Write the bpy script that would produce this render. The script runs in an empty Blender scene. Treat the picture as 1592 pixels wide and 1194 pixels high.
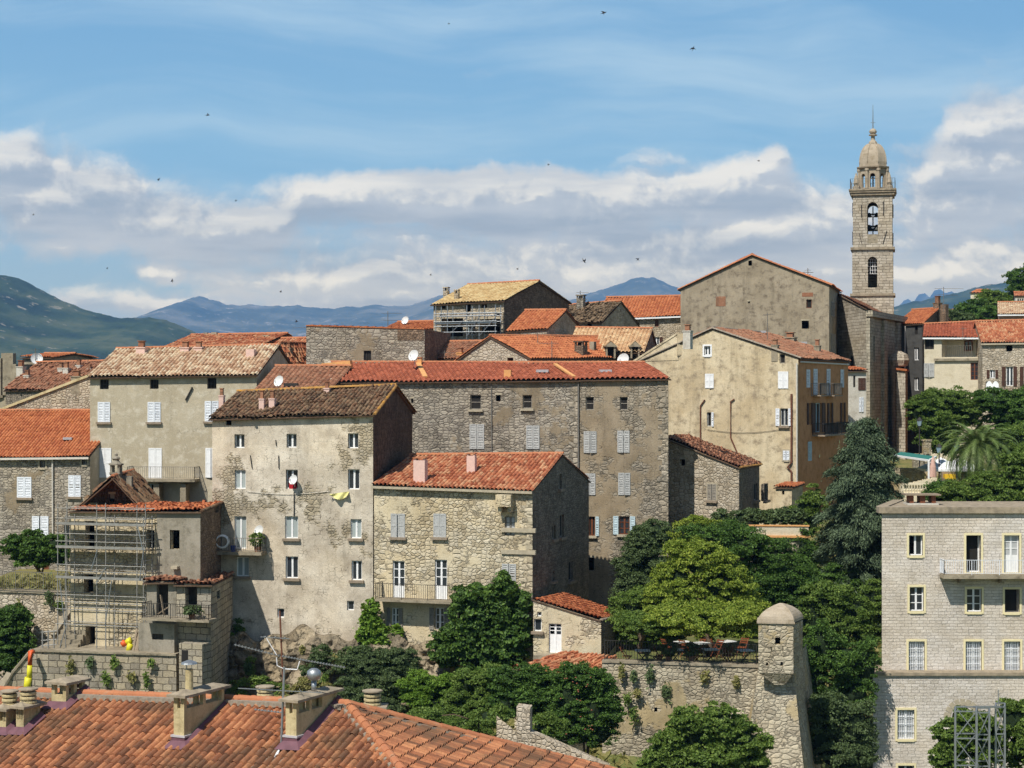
import bpy, bmesh, math, random
import numpy as np
from mathutils import Vector, Matrix, noise
R = math.radians
S = bpy.context.scene
COL = S.collection
# ---------------------------------------------------------------- camera, world, sun, exposure
F, CX, HY = 2800.0, 796.0, 610.0          # focal length in photo pixels, centre column, horizon row
cam_d = bpy.data.cameras.new('camera'); cam = bpy.data.objects.new('camera', cam_d); COL.objects.link(cam)
cam_d.sensor_width = 36.0; cam_d.lens = F / 1592 * 36; cam_d.shift_y = (HY - 597) / 1592
cam_d.clip_start = 0.5; cam_d.clip_end = 60000
cam.location = (0, 0, 0); cam.rotation_euler = (R(90), 0, 0)
S.camera = cam
S.view_settings.view_transform = 'Standard'; S.view_settings.look = 'None'
S.view_settings.exposure = 0.25; S.view_settings.gamma = 1.0; S.view_settings.use_curve_mapping = False
HAZE_D, HAZE_TOP, HAZE_S = 8.6e-5, 800.0, (.15, .34, .66)   # air: density per metre, height, its own brightness
SUN_AZ, SUN_EL = R(32), R(53)             # azimuth to the left of straight behind the camera
sdir = Vector((-math.sin(SUN_AZ) * math.cos(SUN_EL), -math.cos(SUN_AZ) * math.cos(SUN_EL), math.sin(SUN_EL)))
sl = bpy.data.lights.new('sun', 'SUN'); sl.energy = 4.8; sl.angle = R(0.5); sl.color = (1.0, 0.955, 0.87)
so = bpy.data.objects.new('sun', sl); COL.objects.link(so); so.rotation_euler = (-sdir).to_track_quat('-Z', 'Y').to_euler()
so.location = sdir * 50
S.cycles.max_bounces = 6; S.cycles.diffuse_bounces = 3; S.cycles.glossy_bounces = 2; S.cycles.transmission_bounces = 3
S.cycles.volume_bounces = 0; S.cycles.transparent_max_bounces = 6
S.cycles.caustics_reflective = False; S.cycles.caustics_refractive = False
try: S.cycles.use_light_tree = False
except Exception: pass

# ---------------------------------------------------------------- node helper
class NT:
    def __init__(s, tree): s.t = tree; s.n = tree.nodes; s.l = tree.links
    def node(s, typ, ins=None, **kw):
        n = s.n.new(typ)
        for k, v in kw.items(): setattr(n, k, v)
        if ins:
            for k, v in ins.items():
                sock = n.inputs[k]
                if isinstance(v, bpy.types.NodeSocket): s.l.new(v, sock)
                elif isinstance(v, bpy.types.Node): s.l.new(v.outputs[0], sock)
                else: sock.default_value = v
        return n
    def math(s, op, a, b=0.0, c=0.0, clamp=False):
        n = s.node('ShaderNodeMath', {0: a, 1: b, 2: c}, operation=op); n.use_clamp = clamp; return n.outputs[0]
    def vm(s, op, a, b=(0, 0, 0)):
        n = s.node('ShaderNodeVectorMath', {0: a, 1: b}, operation=op)
        return n.outputs['Value'] if op in ('LENGTH', 'DOT_PRODUCT') else n.outputs[0]
    def mix(s, f, a, b, blend='MIX'):
        n = s.node('ShaderNodeMix', data_type='RGBA', blend_type=blend)
        for i, v in ((0, f), (6, a), (7, b)):
            if isinstance(v, bpy.types.NodeSocket): s.l.new(v, n.inputs[i])
            else: n.inputs[i].default_value = v if i == 0 else (tuple(v) + (1,))[:4]
        return n.outputs[2]
    def smooth(s, v, lo, hi, a=0.0, b=1.0):
        n = s.node('ShaderNodeMapRange', {0: v, 1: lo, 2: hi, 3: a, 4: b}, interpolation_type='SMOOTHSTEP'); return n.outputs[0]
    def noise(s, vec, scale, detail=3, rough=.55, dim='3D', col=False):
        n = s.node('ShaderNodeTexNoise', {'Vector': vec, 'Scale': scale, 'Detail': detail, 'Roughness': rough}, noise_dimensions=dim)
        return n.outputs[1] if col else n.outputs[0]
    def ramp(s, f, cols, interp='LINEAR'):
        n = s.node('ShaderNodeValToRGB', {0: f}); r = n.color_ramp; r.interpolation = interp
        while len(r.elements) < len(cols): r.elements.new(.5)
        for i, c in enumerate(cols):
            r.elements[i].position = i / max(1, len(cols) - 1) if interp != 'CONSTANT' else i / len(cols)
            r.elements[i].color = (tuple(c) + (1,))[:4]
        return n.outputs[0]

def H(h, k=1.0):
    h = h.lstrip('#'); o = []
    for i in (0, 2, 4):
        c = int(h[i:i + 2], 16) / 255
        o.append(k * (c / 12.92 if c <= .04045 else ((c + .055) / 1.055) ** 2.4))
    return tuple(o)

# ---------------------------------------------------------------- sky: Nishita sky and cloud banks by direction
W_ = bpy.data.worlds.new('World'); S.world = W_; W_.use_nodes = True
wt = NT(W_.node_tree); W_.node_tree.nodes.clear()
g = bpy.data.node_groups.new('cloud_density', 'ShaderNodeTree')
g.interface.new_socket('V', in_out='INPUT', socket_type='NodeSocketVector')
g.interface.new_socket('D', in_out='OUTPUT', socket_type='NodeSocketFloat')
gn = NT(g); gi = g.nodes.new('NodeGroupInput'); go = g.nodes.new('NodeGroupOutput')
v0 = gi.outputs[0]
warp = gn.noise(v0, 9.0, 4, .55, col=True)
warp2 = gn.noise(v0, 42.0, 4, .6, col=True)
vw = gn.vm('ADD', v0, gn.vm('MULTIPLY', gn.vm('SUBTRACT', warp, (.5, .5, .5)), (.07, .034, 0)))
vw = gn.vm('ADD', vw, gn.vm('MULTIPLY', gn.vm('SUBTRACT', warp2, (.5, .5, .5)), (.020, .014, 0)))
CL = [(760,305,330,44,.95),(600,320,200,46,.8),(900,330,300,60,.9),(1130,300,130,46,.85),(1182,272,42,34,.8),(1010,250,70,24,.45),(470,300,110,26,.55),
      (10,270,80,46,1),(60,330,120,48,.85),(430,352,75,34,1),(260,360,190,44,.75),(100,385,170,28,.5),(800,390,520,60,.62),
      (560,432,330,30,.75),(950,425,300,46,1),(1120,385,230,60,.8),(700,458,480,22,.8),(1250,345,130,60,.85),(270,425,60,26,.75),(250,472,240,20,.5),
      (1535,215,100,50,.95),(1500,270,110,60,.9),(1470,330,150,56,.85),(1560,400,180,44,.75),(1330,440,300,38,.85),(1500,420,130,30,.9),(1660,260,150,110,.9),
      (-150,330,260,70,.8),(1800,380,300,90,.8),(780,480,1700,50,.62),(150,300,150,60,.7),(250,330,160,50,.6),(350,395,260,50,.55),(1330,400,160,60,.7)]
acc = None
for cx, cy, rx, ry, w in CL:
    c = ((cx - CX) / F, (HY - cy) / F, 0)
    d = gn.vm('LENGTH', gn.vm('MULTIPLY', gn.vm('SUBTRACT', vw, c), (F / rx, F / ry, 0)))
    b = gn.smooth(d, 1.5, 0.0, 0.0, w)
    acc = b if acc is None else gn.math('ADD', gn.math('MAXIMUM', acc, b), gn.math('MULTIPLY', gn.math('MINIMUM', acc, b), .35))
nz = gn.noise(gn.vm('MULTIPLY', vw, (27, 38, 1)), 1.0, 9, .60)
nz2 = gn.noise(gn.vm('MULTIPLY', vw, (6, 26, 1)), 1.0, 4, .5)
den = gn.math('ADD', acc, gn.math('ADD', gn.math('MULTIPLY', gn.math('SUBTRACT', nz, .5), 1.15), gn.math('MULTIPLY', gn.math('SUBTRACT', nz2, .5), .8)))
g.links.new(den, go.inputs[0])
tc = wt.node('ShaderNodeTexCoord')
sx = wt.node('ShaderNodeSeparateXYZ', {0: tc.outputs['Generated']})
hl = wt.math('SQRT', wt.math('ADD', wt.math('MULTIPLY', sx.outputs[0], sx.outputs[0]), wt.math('MULTIPLY', sx.outputs[1], sx.outputs[1])))
az = wt.math('ARCTAN2', sx.outputs[0], sx.outputs[1]); el = wt.math('DIVIDE', sx.outputs[2], wt.math('MAXIMUM', hl, .02))
P = wt.node('ShaderNodeCombineXYZ', {0: az, 1: el}).outputs[0]
def dens(v):
    n = wt.n.new('ShaderNodeGroup'); n.node_tree = g; wt.l.new(v, n.inputs[0]); return n.outputs[0]
d0 = dens(P); d1 = dens(wt.vm('ADD', P, (-.0035, .0065, 0))); 
alpha = wt.math('MULTIPLY', wt.smooth(d0, .14, .76), .97)
rim = wt.smooth(wt.math('SUBTRACT', d0, d1), .04, .34)
body = wt.smooth(wt.math('SUBTRACT', d0, d1), -.12, .30)
lump = wt.noise(wt.vm('MULTIPLY', P, (7, 46, 1)), 1.0, 6, .55)
EXPO = 2 ** S.view_settings.exposure
def HS(h): return tuple(x / EXPO for x in H(h))
ccol = wt.mix(wt.smooth(lump, .36, .66), HS('#a5bad3'), HS('#bfcddf'))
ccol = wt.mix(wt.math('MULTIPLY', body, .55), ccol, HS('#d8dfe8'))
lowf = wt.smooth(el, .085, .048)
ccol = wt.mix(wt.math('MULTIPLY', lowf, wt.smooth(lump, .35, .6, .25, .8)), ccol, HS('#cdd7e4'))
ccol = wt.mix(wt.math('MULTIPLY', rim, wt.smooth(lump, .34, .58, .12, .82)), ccol, HS('#f1f2f2'))
sky = wt.node('ShaderNodeTexSky', sky_type='NISHITA'); sky.sun_disc = False; sky.sun_elevation = SUN_EL
sky.sun_rotation = math.pi + SUN_AZ; sky.altitude = 300; sky.air_density = 1.0; sky.dust_density = .6; sky.ozone_density = 1.2
SKYK = 0.105
low = wt.mix(wt.smooth(el, .05, .13), HS('#a3c6e2'), HS('#8fc0e6'))
low = wt.mix(wt.smooth(el, .12, .24), low, HS('#7db1de'))
cir = wt.noise(wt.vm('ADD', wt.vm('MULTIPLY', P, (3.2, 24, 1)), wt.vm('MULTIPLY', wt.noise(P, 3.2, 3, .5, col=True), (.7, 2.6, 0))), 1.0, 7, .58)
cirr = wt.math('MULTIPLY', wt.smooth(cir, .37, .74), wt.smooth(el, .09, .15, .15, .80))
low = wt.mix(cirr, low, HS('#b5d5ee'))
low = wt.mix(alpha, low, ccol)
# far air stands in front of the low sky; the cloud light behind it is stronger by what the air takes away
T_ = wt.math('EXPONENT', wt.math('MULTIPLY', wt.math('DIVIDE', HAZE_TOP, wt.math('MAXIMUM', el, .055)), -HAZE_D))
num = wt.vm('SUBTRACT', low, wt.vm('MULTIPLY', wt.node('ShaderNodeCombineXYZ', {0: wt.math('SUBTRACT', 1.0, T_), 1: wt.math('SUBTRACT', 1.0, T_), 2: wt.math('SUBTRACT', 1.0, T_)}).outputs[0], HAZE_S))
inv = wt.math('DIVIDE', 1.0, T_)
low = wt.vm('MAXIMUM', wt.vm('MULTIPLY', num, wt.node('ShaderNodeCombineXYZ', {0: inv, 1: inv, 2: inv}).outputs[0]), (.02, .02, .02))
low = wt.vm('MULTIPLY', low, (1 / SKYK,) * 3)
fin = wt.mix(wt.smooth(el, .26, .55), low, wt.mix(1.0, sky.outputs[0], (.72, .72, .72), 'MULTIPLY'))
fin = wt.mix(wt.smooth(el, -.01, -.06), fin, (.9, 1.0, .8))
bg = wt.node('ShaderNodeBackground', {0: fin, 1: SKYK})
W_.cycles.sampling_method = 'MANUAL'; W_.cycles.sample_map_resolution = 256
wo = wt.node('ShaderNodeOutputWorld', {0: bg.outputs[0]})

# ---------------------------------------------------------------- geometry helpers
def at(px, py, Y): return Vector(((px - CX) / F * Y, Y, (HY - py) / F * Y))
def zat(py, Y): return (HY - py) / F * Y
LOC = {}
class MB:
    def __init__(s): s.v = []; s.f = []; s.uv = []; s.mi = []; s.fixed = False
    def face(s, pts, m=0, uv=None):
        i = len(s.v); pts = [Vector(p) for p in pts]
        s.v += pts; s.f.append(tuple(range(i, i + len(pts)))); s.mi.append(m)
        if uv is None:
            n = Vector((0, 0, 0))
            for k in range(len(pts)):
                a, b = pts[k], pts[(k + 1) % len(pts)]
                n += Vector(((a.y - b.y) * (a.z + b.z), (a.z - b.z) * (a.x + b.x), (a.x - b.x) * (a.y + b.y)))
            if n.length > 1e-12: n.normalize()
            h = math.hypot(n.x, n.y)
            if h < .35: uv = [(p.x, p.y) for p in pts]
            else:
                tx, ty = -n.y / h, n.x / h
                uv = [(p.x * tx + p.y * ty + n.x * 7.3, p.z / max(.3, h) + n.y * 3.1) for p in pts]
        s.uv += uv
    def obox(s, o, X, Y, Z, m=0):
        """box from corner o along vectors X, Y, Z"""
        o = Vector(o); X = Vector(X); Y = Vector(Y); Z = Vector(Z)
        if X.cross(Y).dot(Z) < 0: o = o + X; X = -X
        p = [o, o + X, o + X + Y, o + Y]; q = [a + Z for a in p]
        s.face([p[3], p[2], p[1], p[0]], m); s.face(q, m)
        for i in range(4): s.face([p[i], p[(i + 1) % 4], q[(i + 1) % 4], q[i]], m)
    def box(s, c, sx, sy, sz, m=0, rz=0.0):
        """box centred on c in plan, resting on c.z"""
        ca, sa = math.cos(rz), math.sin(rz); X = Vector((ca * sx, sa * sx, 0)); Y = Vector((-sa * sy, ca * sy, 0))
        s.obox(Vector(c) - X / 2 - Y / 2, X, Y, (0, 0, sz), m)
    def beam(s, a, b, w, h=None, m=0, up=(0, 0, 1)):
        a = Vector(a); b = Vector(b); h = h or w; d = (b - a)
        if d.length < 1e-6: return
        u = Vector(up); x = d.cross(u)
        if x.length < 1e-4: x = d.cross(Vector((0, 1, 0)))
        x.normalize(); y = x.cross(d).normalized()
        s.obox(a - x * w / 2 - y * h / 2, d, x * w, y * h, m)
    def tube(s, pts, r, n=6, m=0, cap=True, r2=None):
        pts = [Vector(p) for p in pts]; rings = []
        k = len(pts)
        for i, p in enumerate(pts):
            d = (pts[min(i + 1, k - 1)] - pts[max(i - 1, 0)]).normalized()
            x = d.cross(Vector((0, 0, 1)))
            if x.length < 1e-3: x = d.cross(Vector((0, 1, 0)))
            x.normalize(); y = d.cross(x)
            rr = r[i] if isinstance(r, (list, tuple)) else (r if r2 is None else r + (r2 - r) * i / (k - 1))
            rings.append([p + (x * math.cos(2 * math.pi * j / n) + y * math.sin(2 * math.pi * j / n)) * rr for j in range(n)])
        for a, b in zip(rings, rings[1:]):
            for j in range(n):
                s.face([a[j], a[(j + 1) % n], b[(j + 1) % n], b[j]], m)
        if cap: s.face(rings[0][::-1], m); s.face(rings[-1], m)
    def lathe(s, c, prof, n=12, m=0, sq=None, rot=0.0):
        c = Vector(c); rings = []
        for r, z in prof:
            rings.append([c + Vector((math.cos(rot + 2 * math.pi * j / n) * r, math.sin(rot + 2 * math.pi * j / n) * r, z)) for j in range(n)])
        for a, b in zip(rings, rings[1:]):
            for j in range(n):
                s.face([a[j], a[(j + 1) % n], b[(j + 1) % n], b[j]], m)
        s.face(rings[0][::-1], m); s.face(rings[-1], m)
    def grid(s, V, UV=None, m=0, closed=False):
        """V: array rows x cols x 3"""
        V = np.asarray(V, float); a, b = V.shape[:2]
        for i in range(a - 1):
            for j in range(b - 1):
                q = [V[i, j], V[i, j + 1], V[i + 1, j + 1], V[i + 1, j]]
                s.face(q, m, None if UV is None else [UV[i][j], UV[i][j + 1], UV[i + 1][j + 1], UV[i + 1][j]])
    def part(s, name, mats, parent=None, smooth=False, label=None, weld=False):
        return mesh_obj(name, s.v, s.f, s.uv, s.mi, mats, parent, smooth, label, weld)

def mesh_obj(name, v, f, uv, mi, mats, parent=None, smooth=False, label=None, weld=False):
    me = bpy.data.meshes.new(name)
    off = LOC.get(parent.name, Vector((0, 0, 0))) if parent else Vector((0, 0, 0))
    if isinstance(v, np.ndarray): vv = v - np.array(off)
    else: vv = np.array([(p[0] - off.x, p[1] - off.y, p[2] - off.z) for p in v]) if len(v) else np.zeros((0, 3))
    me.from_pydata(vv.tolist() if not isinstance(v, np.ndarray) else vv.tolist(), [], f)
    if uv is not None and len(uv):
        ul = me.uv_layers.new(name='UVMap'); ul.data.foreach_set('uv', np.asarray(uv, dtype=np.float32).ravel())
    mats = mats if isinstance(mats, (list, tuple)) else [mats]
    for m in mats: me.materials.append(m)
    if mi is not None and len(mats) > 1: me.polygons.foreach_set('material_index', np.asarray(mi, dtype=np.int32))
    if smooth or weld:
        if weld:
            bm = bmesh.new(); bm.from_mesh(me); bmesh.ops.remove_doubles(bm, verts=bm.verts, dist=1e-4); bm.to_mesh(me); bm.free()
        if smooth: me.polygons.foreach_set('use_smooth', [True] * len(me.polygons))
    o = bpy.data.objects.new(name, me); COL.objects.link(o)
    if parent: o.parent = parent; LOC[o.name] = off
    if label: o['label'] = label
    return o
def thing(name, label, cat, loc, group=None, parent=None):
    o = bpy.data.objects.new(name, None); COL.objects.link(o); o.location = loc; LOC[o.name] = Vector(loc)
    o.empty_display_size = .3
    o['label'] = label; o['category'] = cat
    if group: o['group'] = group
    return o
def tag(o, label, cat, group=None, kind=None):
    if label: o['label'] = label
    if cat: o['category'] = cat
    if group: o['group'] = group
    if kind: o['kind'] = kind
    return o

# ---------------------------------------------------------------- materials
def newmat(name):
    m = bpy.data.materials.new(name); m.use_nodes = True; nt = NT(m.node_tree); m.node_tree.nodes.clear()
    return m, nt
def finish(m, nt, col, rough=.9, bump=None, dist=.03, metal=0.0, spec=.3, strength=.7):
    p = nt.node('ShaderNodeBsdfPrincipled', {'Roughness': rough, 'Metallic': metal, 'Specular IOR Level': spec})
    if isinstance(col, bpy.types.NodeSocket): nt.l.new(col, p.inputs['Base Color'])
    else: p.inputs['Base Color'].default_value = (tuple(col) + (1,))[:4]
    if bump is not None:
        b = nt.node('ShaderNodeBump', {'Height': bump, 'Distance': dist, 'Strength': strength}); nt.l.new(b.outputs[0], p.inputs['Normal'])
    nt.node('ShaderNodeOutputMaterial', {0: p.outputs[0]})
    return m
def plain(name, col, rough=.7, metal=0.0, var=.12, scale=6.0, spec=.3):
    m, nt = newmat(name); tc = nt.node('ShaderNodeTexCoord')
    n = nt.noise(tc.outputs['Object'], scale, 4, .6)
    c = nt.mix(nt.smooth(n, .25, .75), tuple(x * (1 - var) for x in col), tuple(min(1, x * (1 + var)) for x in col))
    return finish(m, nt, c, rough, metal=metal, spec=spec)
def stone(name, cols, mortar, kind='rubble', size=(.38, .27), joint=.05, plaster=None, stain=.35, dist=.06, seed=0.0, distort=.16, streak=None):
    """masonry in metres of UV; plaster=(colour, colour2, coverage 0..1, feature scale)"""
    m, nt = newmat(name)
    uv = nt.node('ShaderNodeUVMap').outputs[0]
    uv = nt.vm('ADD', uv, (seed * 3.7, seed * 5.1, seed))
    wn = nt.vm('SUBTRACT', nt.noise(uv, 1.6, 3, .6, col=True), (.5, .5, .5))
    w2 = nt.vm('SUBTRACT', nt.noise(uv, 7.0, 2, .5, col=True), (.5, .5, .5))
    uw = nt.vm('ADD', uv, nt.vm('MULTIPLY', wn, (distort, distort, 0)))
    uw = nt.vm('ADD', uw, nt.vm('MULTIPLY', w2, (.05, .05, 0)))
    k_ = .62 if kind == 'rubble' and joint > .04 else 1.0
    sc = (1 / size[0] / k_, 1 / size[1] / k_, 1)
    if kind == 'rubble':
        big_ = nt.smooth(nt.noise(nt.vm('ADD', uv, (13, 41, 0)), .55, 4, .6), .52, .54)
        v = nt.vm('MULTIPLY', nt.vm('MULTIPLY', uw, sc), nt.node('ShaderNodeCombineXYZ', {0: nt.math('SUBTRACT', 1.0, nt.math('MULTIPLY', big_, .38)), 1: nt.math('SUBTRACT', 1.0, nt.math('MULTIPLY', big_, .25)), 2: 1.0}).outputs[0])
        e = nt.node('ShaderNodeTexVoronoi', {'Vector': v, 'Scale': 1.0, 'Randomness': .72}, feature='DISTANCE_TO_EDGE', voronoi_dimensions='2D').outputs['Distance']
        c = nt.node('ShaderNodeTexVoronoi', {'Vector': v, 'Scale': 1.0, 'Randomness': .72}, feature='F1', voronoi_dimensions='2D').outputs['Color']
        rnd = nt.node('ShaderNodeSeparateColor', {0: c}).outputs[0]
        jn = nt.smooth(nt.noise(uv, 1.1, 4, .6), .38, .62)
        solid = nt.math('MAXIMUM', nt.smooth(e, joint * .2, joint * 1.9), nt.math('MULTIPLY', jn, .62))
        hgt = nt.smooth(e, 0.0, .22)
    else:
        br = nt.node('ShaderNodeTexBrick', {'Vector': uw, 'Scale': 1.0, 'Mortar Size': joint * .22, 'Mortar Smooth': .6, 'Bias': 0.0,
                     'Brick Width': size[0], 'Row Height': size[1], 'Color1': (0, 0, 0, 1), 'Color2': (1, 1, 1, 1), 'Mortar': (.5, .5, .5, 1)})
        br.offset = .5; br.squash = .8; br.squash_frequency = 3
        rnd = nt.node('ShaderNodeSeparateColor', {0: br.outputs[0]}).outputs[0]
        solid = nt.math('SUBTRACT', 1.0, br.outputs[1]); hgt = solid
    fine = nt.noise(uv, 9.0, 4, .65)
    t = nt.math('ADD', nt.math('MULTIPLY', rnd, .75), nt.math('MULTIPLY', nt.math('SUBTRACT', fine, .35), .7), clamp=True)
    sc_ = nt.ramp(t, cols)
    sm = nt.math('ADD', .35, nt.math('MULTIPLY', solid, .65))
    col = nt.mix(sm, mortar, sc_)
    grit = nt.noise(uv, 20.0, 4, .75)
    height = nt.math('ADD', nt.math('MULTIPLY', hgt, .7), nt.math('MULTIPLY', fine, .7))
    if plaster:
        pc1, pc2, cov, ps = plaster
        pn = nt.math('ADD', nt.math('MULTIPLY', nt.noise(uv, ps, 5, .62), .82), nt.math('MULTIPLY', nt.noise(uv, ps * 7, 3, .6), .18))
        th = .5 + (.5 - cov) * .27
        pm = nt.smooth(pn, th - .025, th + .025)
        pcol = nt.mix(nt.smooth(nt.noise(uv, .8, 5, .65), .3, .7), pc1, pc2)
        # let the stones read faintly through thin plaster
        pcol = nt.mix(nt.math('MULTIPLY', nt.math('SUBTRACT', 1.0, solid), .22), pcol, tuple(x * .6 for x in pc1))
        col = nt.mix(pm, col, pcol)
        height = nt.mix(pm, nt.mix(0.0, height, (0, 0, 0)), nt.mix(0.0, nt.math('ADD', .95, nt.math('MULTIPLY', fine, .25)), (0, 0, 0)))
    st = nt.noise(nt.vm('MULTIPLY', uv, (1.3, .16, 1)), 1.0, 5, .65)
    col = nt.mix(nt.smooth(st, .48, .78, 0, stain), col, tuple(x * .35 for x in mortar))
    bl = nt.noise(uv, .42, 6, .62); b2 = nt.noise(nt.vm('ADD', uv, (31, 7, 0)), .22, 4, .6)
    col = nt.mix(nt.smooth(bl, .38, .68, 0, .5), col, nt.mix(1.0, col, (.60, .57, .52), 'MULTIPLY'))
    col = nt.mix(nt.smooth(b2, .45, .65, 0, .6), col, nt.mix(1.0, col, (1.08, 1.02, .92), 'MULTIPLY'))
    deep = nt.math('MULTIPLY', nt.math('SUBTRACT', 1.0, solid), nt.smooth(nt.noise(uv, 2.6, 3, .6), .5, .62))
    col = nt.mix(nt.math('MULTIPLY', deep, .75), col, tuple(x * .3 for x in mortar))
    col = nt.mix(nt.smooth(grit, .38, .62, .0, .5), nt.mix(.35, col, nt.mix(1.0, col, (1.35, 1.33, 1.28), 'MULTIPLY')), nt.mix(1.0, col, (.58, .57, .55), 'MULTIPLY'))
    pit = nt.math('MULTIPLY', nt.smooth(nt.noise(uv, 5.5, 3, .75), .64, .70), nt.smooth(nt.noise(uv, .9, 3, .6), .42, .58))
    col = nt.mix(nt.math('MULTIPLY', pit, .6), col, tuple(x * .3 for x in mortar))
    col = nt.mix(1.0, col, (.985, .985, 1.04), 'MULTIPLY')
    return finish(m, nt, col, .92, height, dist, spec=.15, strength=.8)
def render_wall(name, c1, c2, c3, stain=.4, seed=0.0, dark=None, cracks=True):
    """smooth render / plaster with weather marks"""
    m, nt = newmat(name); uv = nt.vm('ADD', nt.node('ShaderNodeUVMap').outputs[0], (seed * 4.3, seed * 2.9, 0))
    a = nt.noise(uv, .38, 7, .66); b = nt.noise(nt.vm('ADD', uv, (9, 4, 0)), 1.7, 6, .68)
    col = nt.mix(nt.smooth(a, .34, .68), c1, c2)
    col = nt.mix(nt.smooth(b, .46, .70), col, c3)
    c_ = nt.noise(nt.vm('ADD', uv, (3, 17, 0)), .9, 6, .7); col = nt.mix(nt.smooth(c_, .54, .66, 0, .55), col, nt.mix(1.0, c2, (1.12, 1.10, 1.06), 'MULTIPLY'))
    st = nt.noise(nt.vm('MULTIPLY', uv, (1.9, .13, 1)), 1.0, 6, .65)
    col = nt.mix(nt.smooth(st, .47, .76, 0, stain), col, dark or tuple(x * .35 for x in c1))
    gr = nt.noise(uv, 14, 5, .75)
    col = nt.mix(nt.smooth(gr, .36, .66, 0, .42), col, nt.mix(1.0, col, (.62, .6, .58), 'MULTIPLY'))
    hh = nt.math('ADD', nt.noise(uv, 5.0, 5, .65), nt.math('MULTIPLY', gr, .25))
    if cracks:
        pit = nt.math('MULTIPLY', nt.smooth(nt.noise(uv, 4.5, 3, .75), .64, .70), nt.smooth(b, .45, .6)); col = nt.mix(nt.math('MULTIPLY', pit, .5), col, tuple(x * .3 for x in c1))
        e = nt.node('ShaderNodeTexVoronoi', {'Vector': nt.vm('ADD', uv, nt.vm('MULTIPLY', nt.noise(uv, 2.2, 4, .7, col=True), (.9, .9, 0))), 'Scale': .45}, feature='DISTANCE_TO_EDGE', voronoi_dimensions='2D').outputs['Distance']
        cm = nt.math('MULTIPLY', nt.smooth(e, .012, .0), nt.smooth(b, .42, .55))
        col = nt.mix(nt.math('MULTIPLY', cm, .55), col, tuple(x * .25 for x in c1))
    return finish(m, nt, col, .93, hh, .03, spec=.12, strength=.6)
def tiles_mat(name, cols, lichen=None, moss=.3, dark=.25, seed=0.0, lscale=1.2):
    m, nt = newmat(name); uv = nt.node('ShaderNodeUVMap').outputs[0]
    fl = nt.node('ShaderNodeVectorMath', {0: uv}, operation='FLOOR').outputs[0]
    wn = nt.node('ShaderNodeTexWhiteNoise', {'Vector': nt.vm('ADD', fl, (seed, seed, 0))}, noise_dimensions='2D')
    pos = nt.node('ShaderNodeTexCoord').outputs['Object']
    big = nt.noise(pos, .7, 4, .6)
    t = nt.math('ADD', nt.math('MULTIPLY', wn.outputs[0], .95), nt.math('MULTIPLY', nt.math('SUBTRACT', big, .36), .9), clamp=True)
    col = nt.ramp(t, [tuple((.92, 1.0, .86)[k] * (.79 * c[k] + .21 * (.25 * c[0] + .65 * c[1] + .1 * c[2])) * 1.05 for k in range(3)) for c in cols])
    fine = nt.noise(pos, 14, 4, .7)
    col = nt.mix(nt.smooth(fine, .35, .75, 0, dark), col, nt.mix(1.0, col, (.45, .42, .4), 'MULTIPLY'))
    if lichen:
        ln = nt.noise(pos, lscale * 2.5, 6, .7)
        col = nt.mix(nt.smooth(ln, .62 - moss * .35, .80 - moss * .25, 0, .85), col, lichen)
    return finish(m, nt, col, .88, fine, .012, spec=.2, strength=.4)
def leaf_mat(name, c1, c2, c3, trans=.28, rough=.55, spec=.25):
    m, nt = newmat(name); geo = nt.node('ShaderNodeNewGeometry')
    try: rnd = geo.outputs['Random Per Island']
    except Exception: rnd = nt.noise(geo.outputs['Position'], 5.0)
    pos = geo.outputs['Position']; n = nt.noise(pos, .9, 3, .6)
    t = nt.math('ADD', nt.math('MULTIPLY', rnd, .65), nt.math('MULTIPLY', nt.math('SUBTRACT', n, .3), .8), clamp=True)
    col = nt.ramp(t, [c1, c2, c3])
    p = nt.node('ShaderNodeBsdfPrincipled', {'Base Color': col, 'Roughness': rough, 'Specular IOR Level': spec})
    tr = nt.node('ShaderNodeBsdfTranslucent', {'Color': nt.mix(.35, col, (.35, .45, .05))})
    mx = nt.node('ShaderNodeMixShader', {0: trans, 1: p.outputs[0], 2: tr.outputs[0]})
    nt.node('ShaderNodeOutputMaterial', {0: mx.outputs[0]}); return m
def glass_mat(name, col, rough=.08, spec=.6):
    m, nt = newmat(name); tc = nt.node('ShaderNodeTexCoord').outputs['Object']
    return finish(m, nt, nt.mix(nt.noise(tc, 1.3, 2), tuple(x * .6 for x in col), col), rough, nt.noise(tc, 2.5, 2), .01, spec=spec, strength=.3)

M = {}
M['gran'] = stone('grey_granite_rubble', [H('#6a6254'), H('#948b79'), H('#aca28e'), H('#7f7a6d')], H('#5f574a'), size=(.42, .26), plaster=(H('#8f8169'), H('#a0927a'), .5, .23), seed=1)
M['gran2'] = stone('grey_granite_blocks', [H('#736c60'), H('#9a9283'), H('#b1a895'), H('#858073')], H('#635b4e'), size=(.5, .27), seed=2, stain=.4, plaster=(H('#8f8169'), H('#9a8d76'), .22, .3))
M['gold'] = stone('golden_rubble', [H('#968a72'), H('#bfb293'), H('#d0c5aa'), H('#a89f8a')], H('#857a65'), size=(.42, .30), plaster=(H('#cabb98'), H('#d6caab'), .40, .3), seed=3, stain=.25)
M['goldp'] = stone('peeling_cream_plaster', [H('#8b8069'), H('#b5a98e'), H('#a39a86')], H('#867b67'), size=(.36, .25), plaster=(H('#e2d8c2'), H('#b9ad98'), .74, .24), seed=4, stain=.38)
M['shade'] = stone('shade_toned_stone', [H('#6b6355'), H('#8a8070'), H('#9a9080')], H('#5f584b'), size=(.3, .22), seed=5, stain=.4)  # stone darkened so walls away from the sun carry shade in their colour
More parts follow.
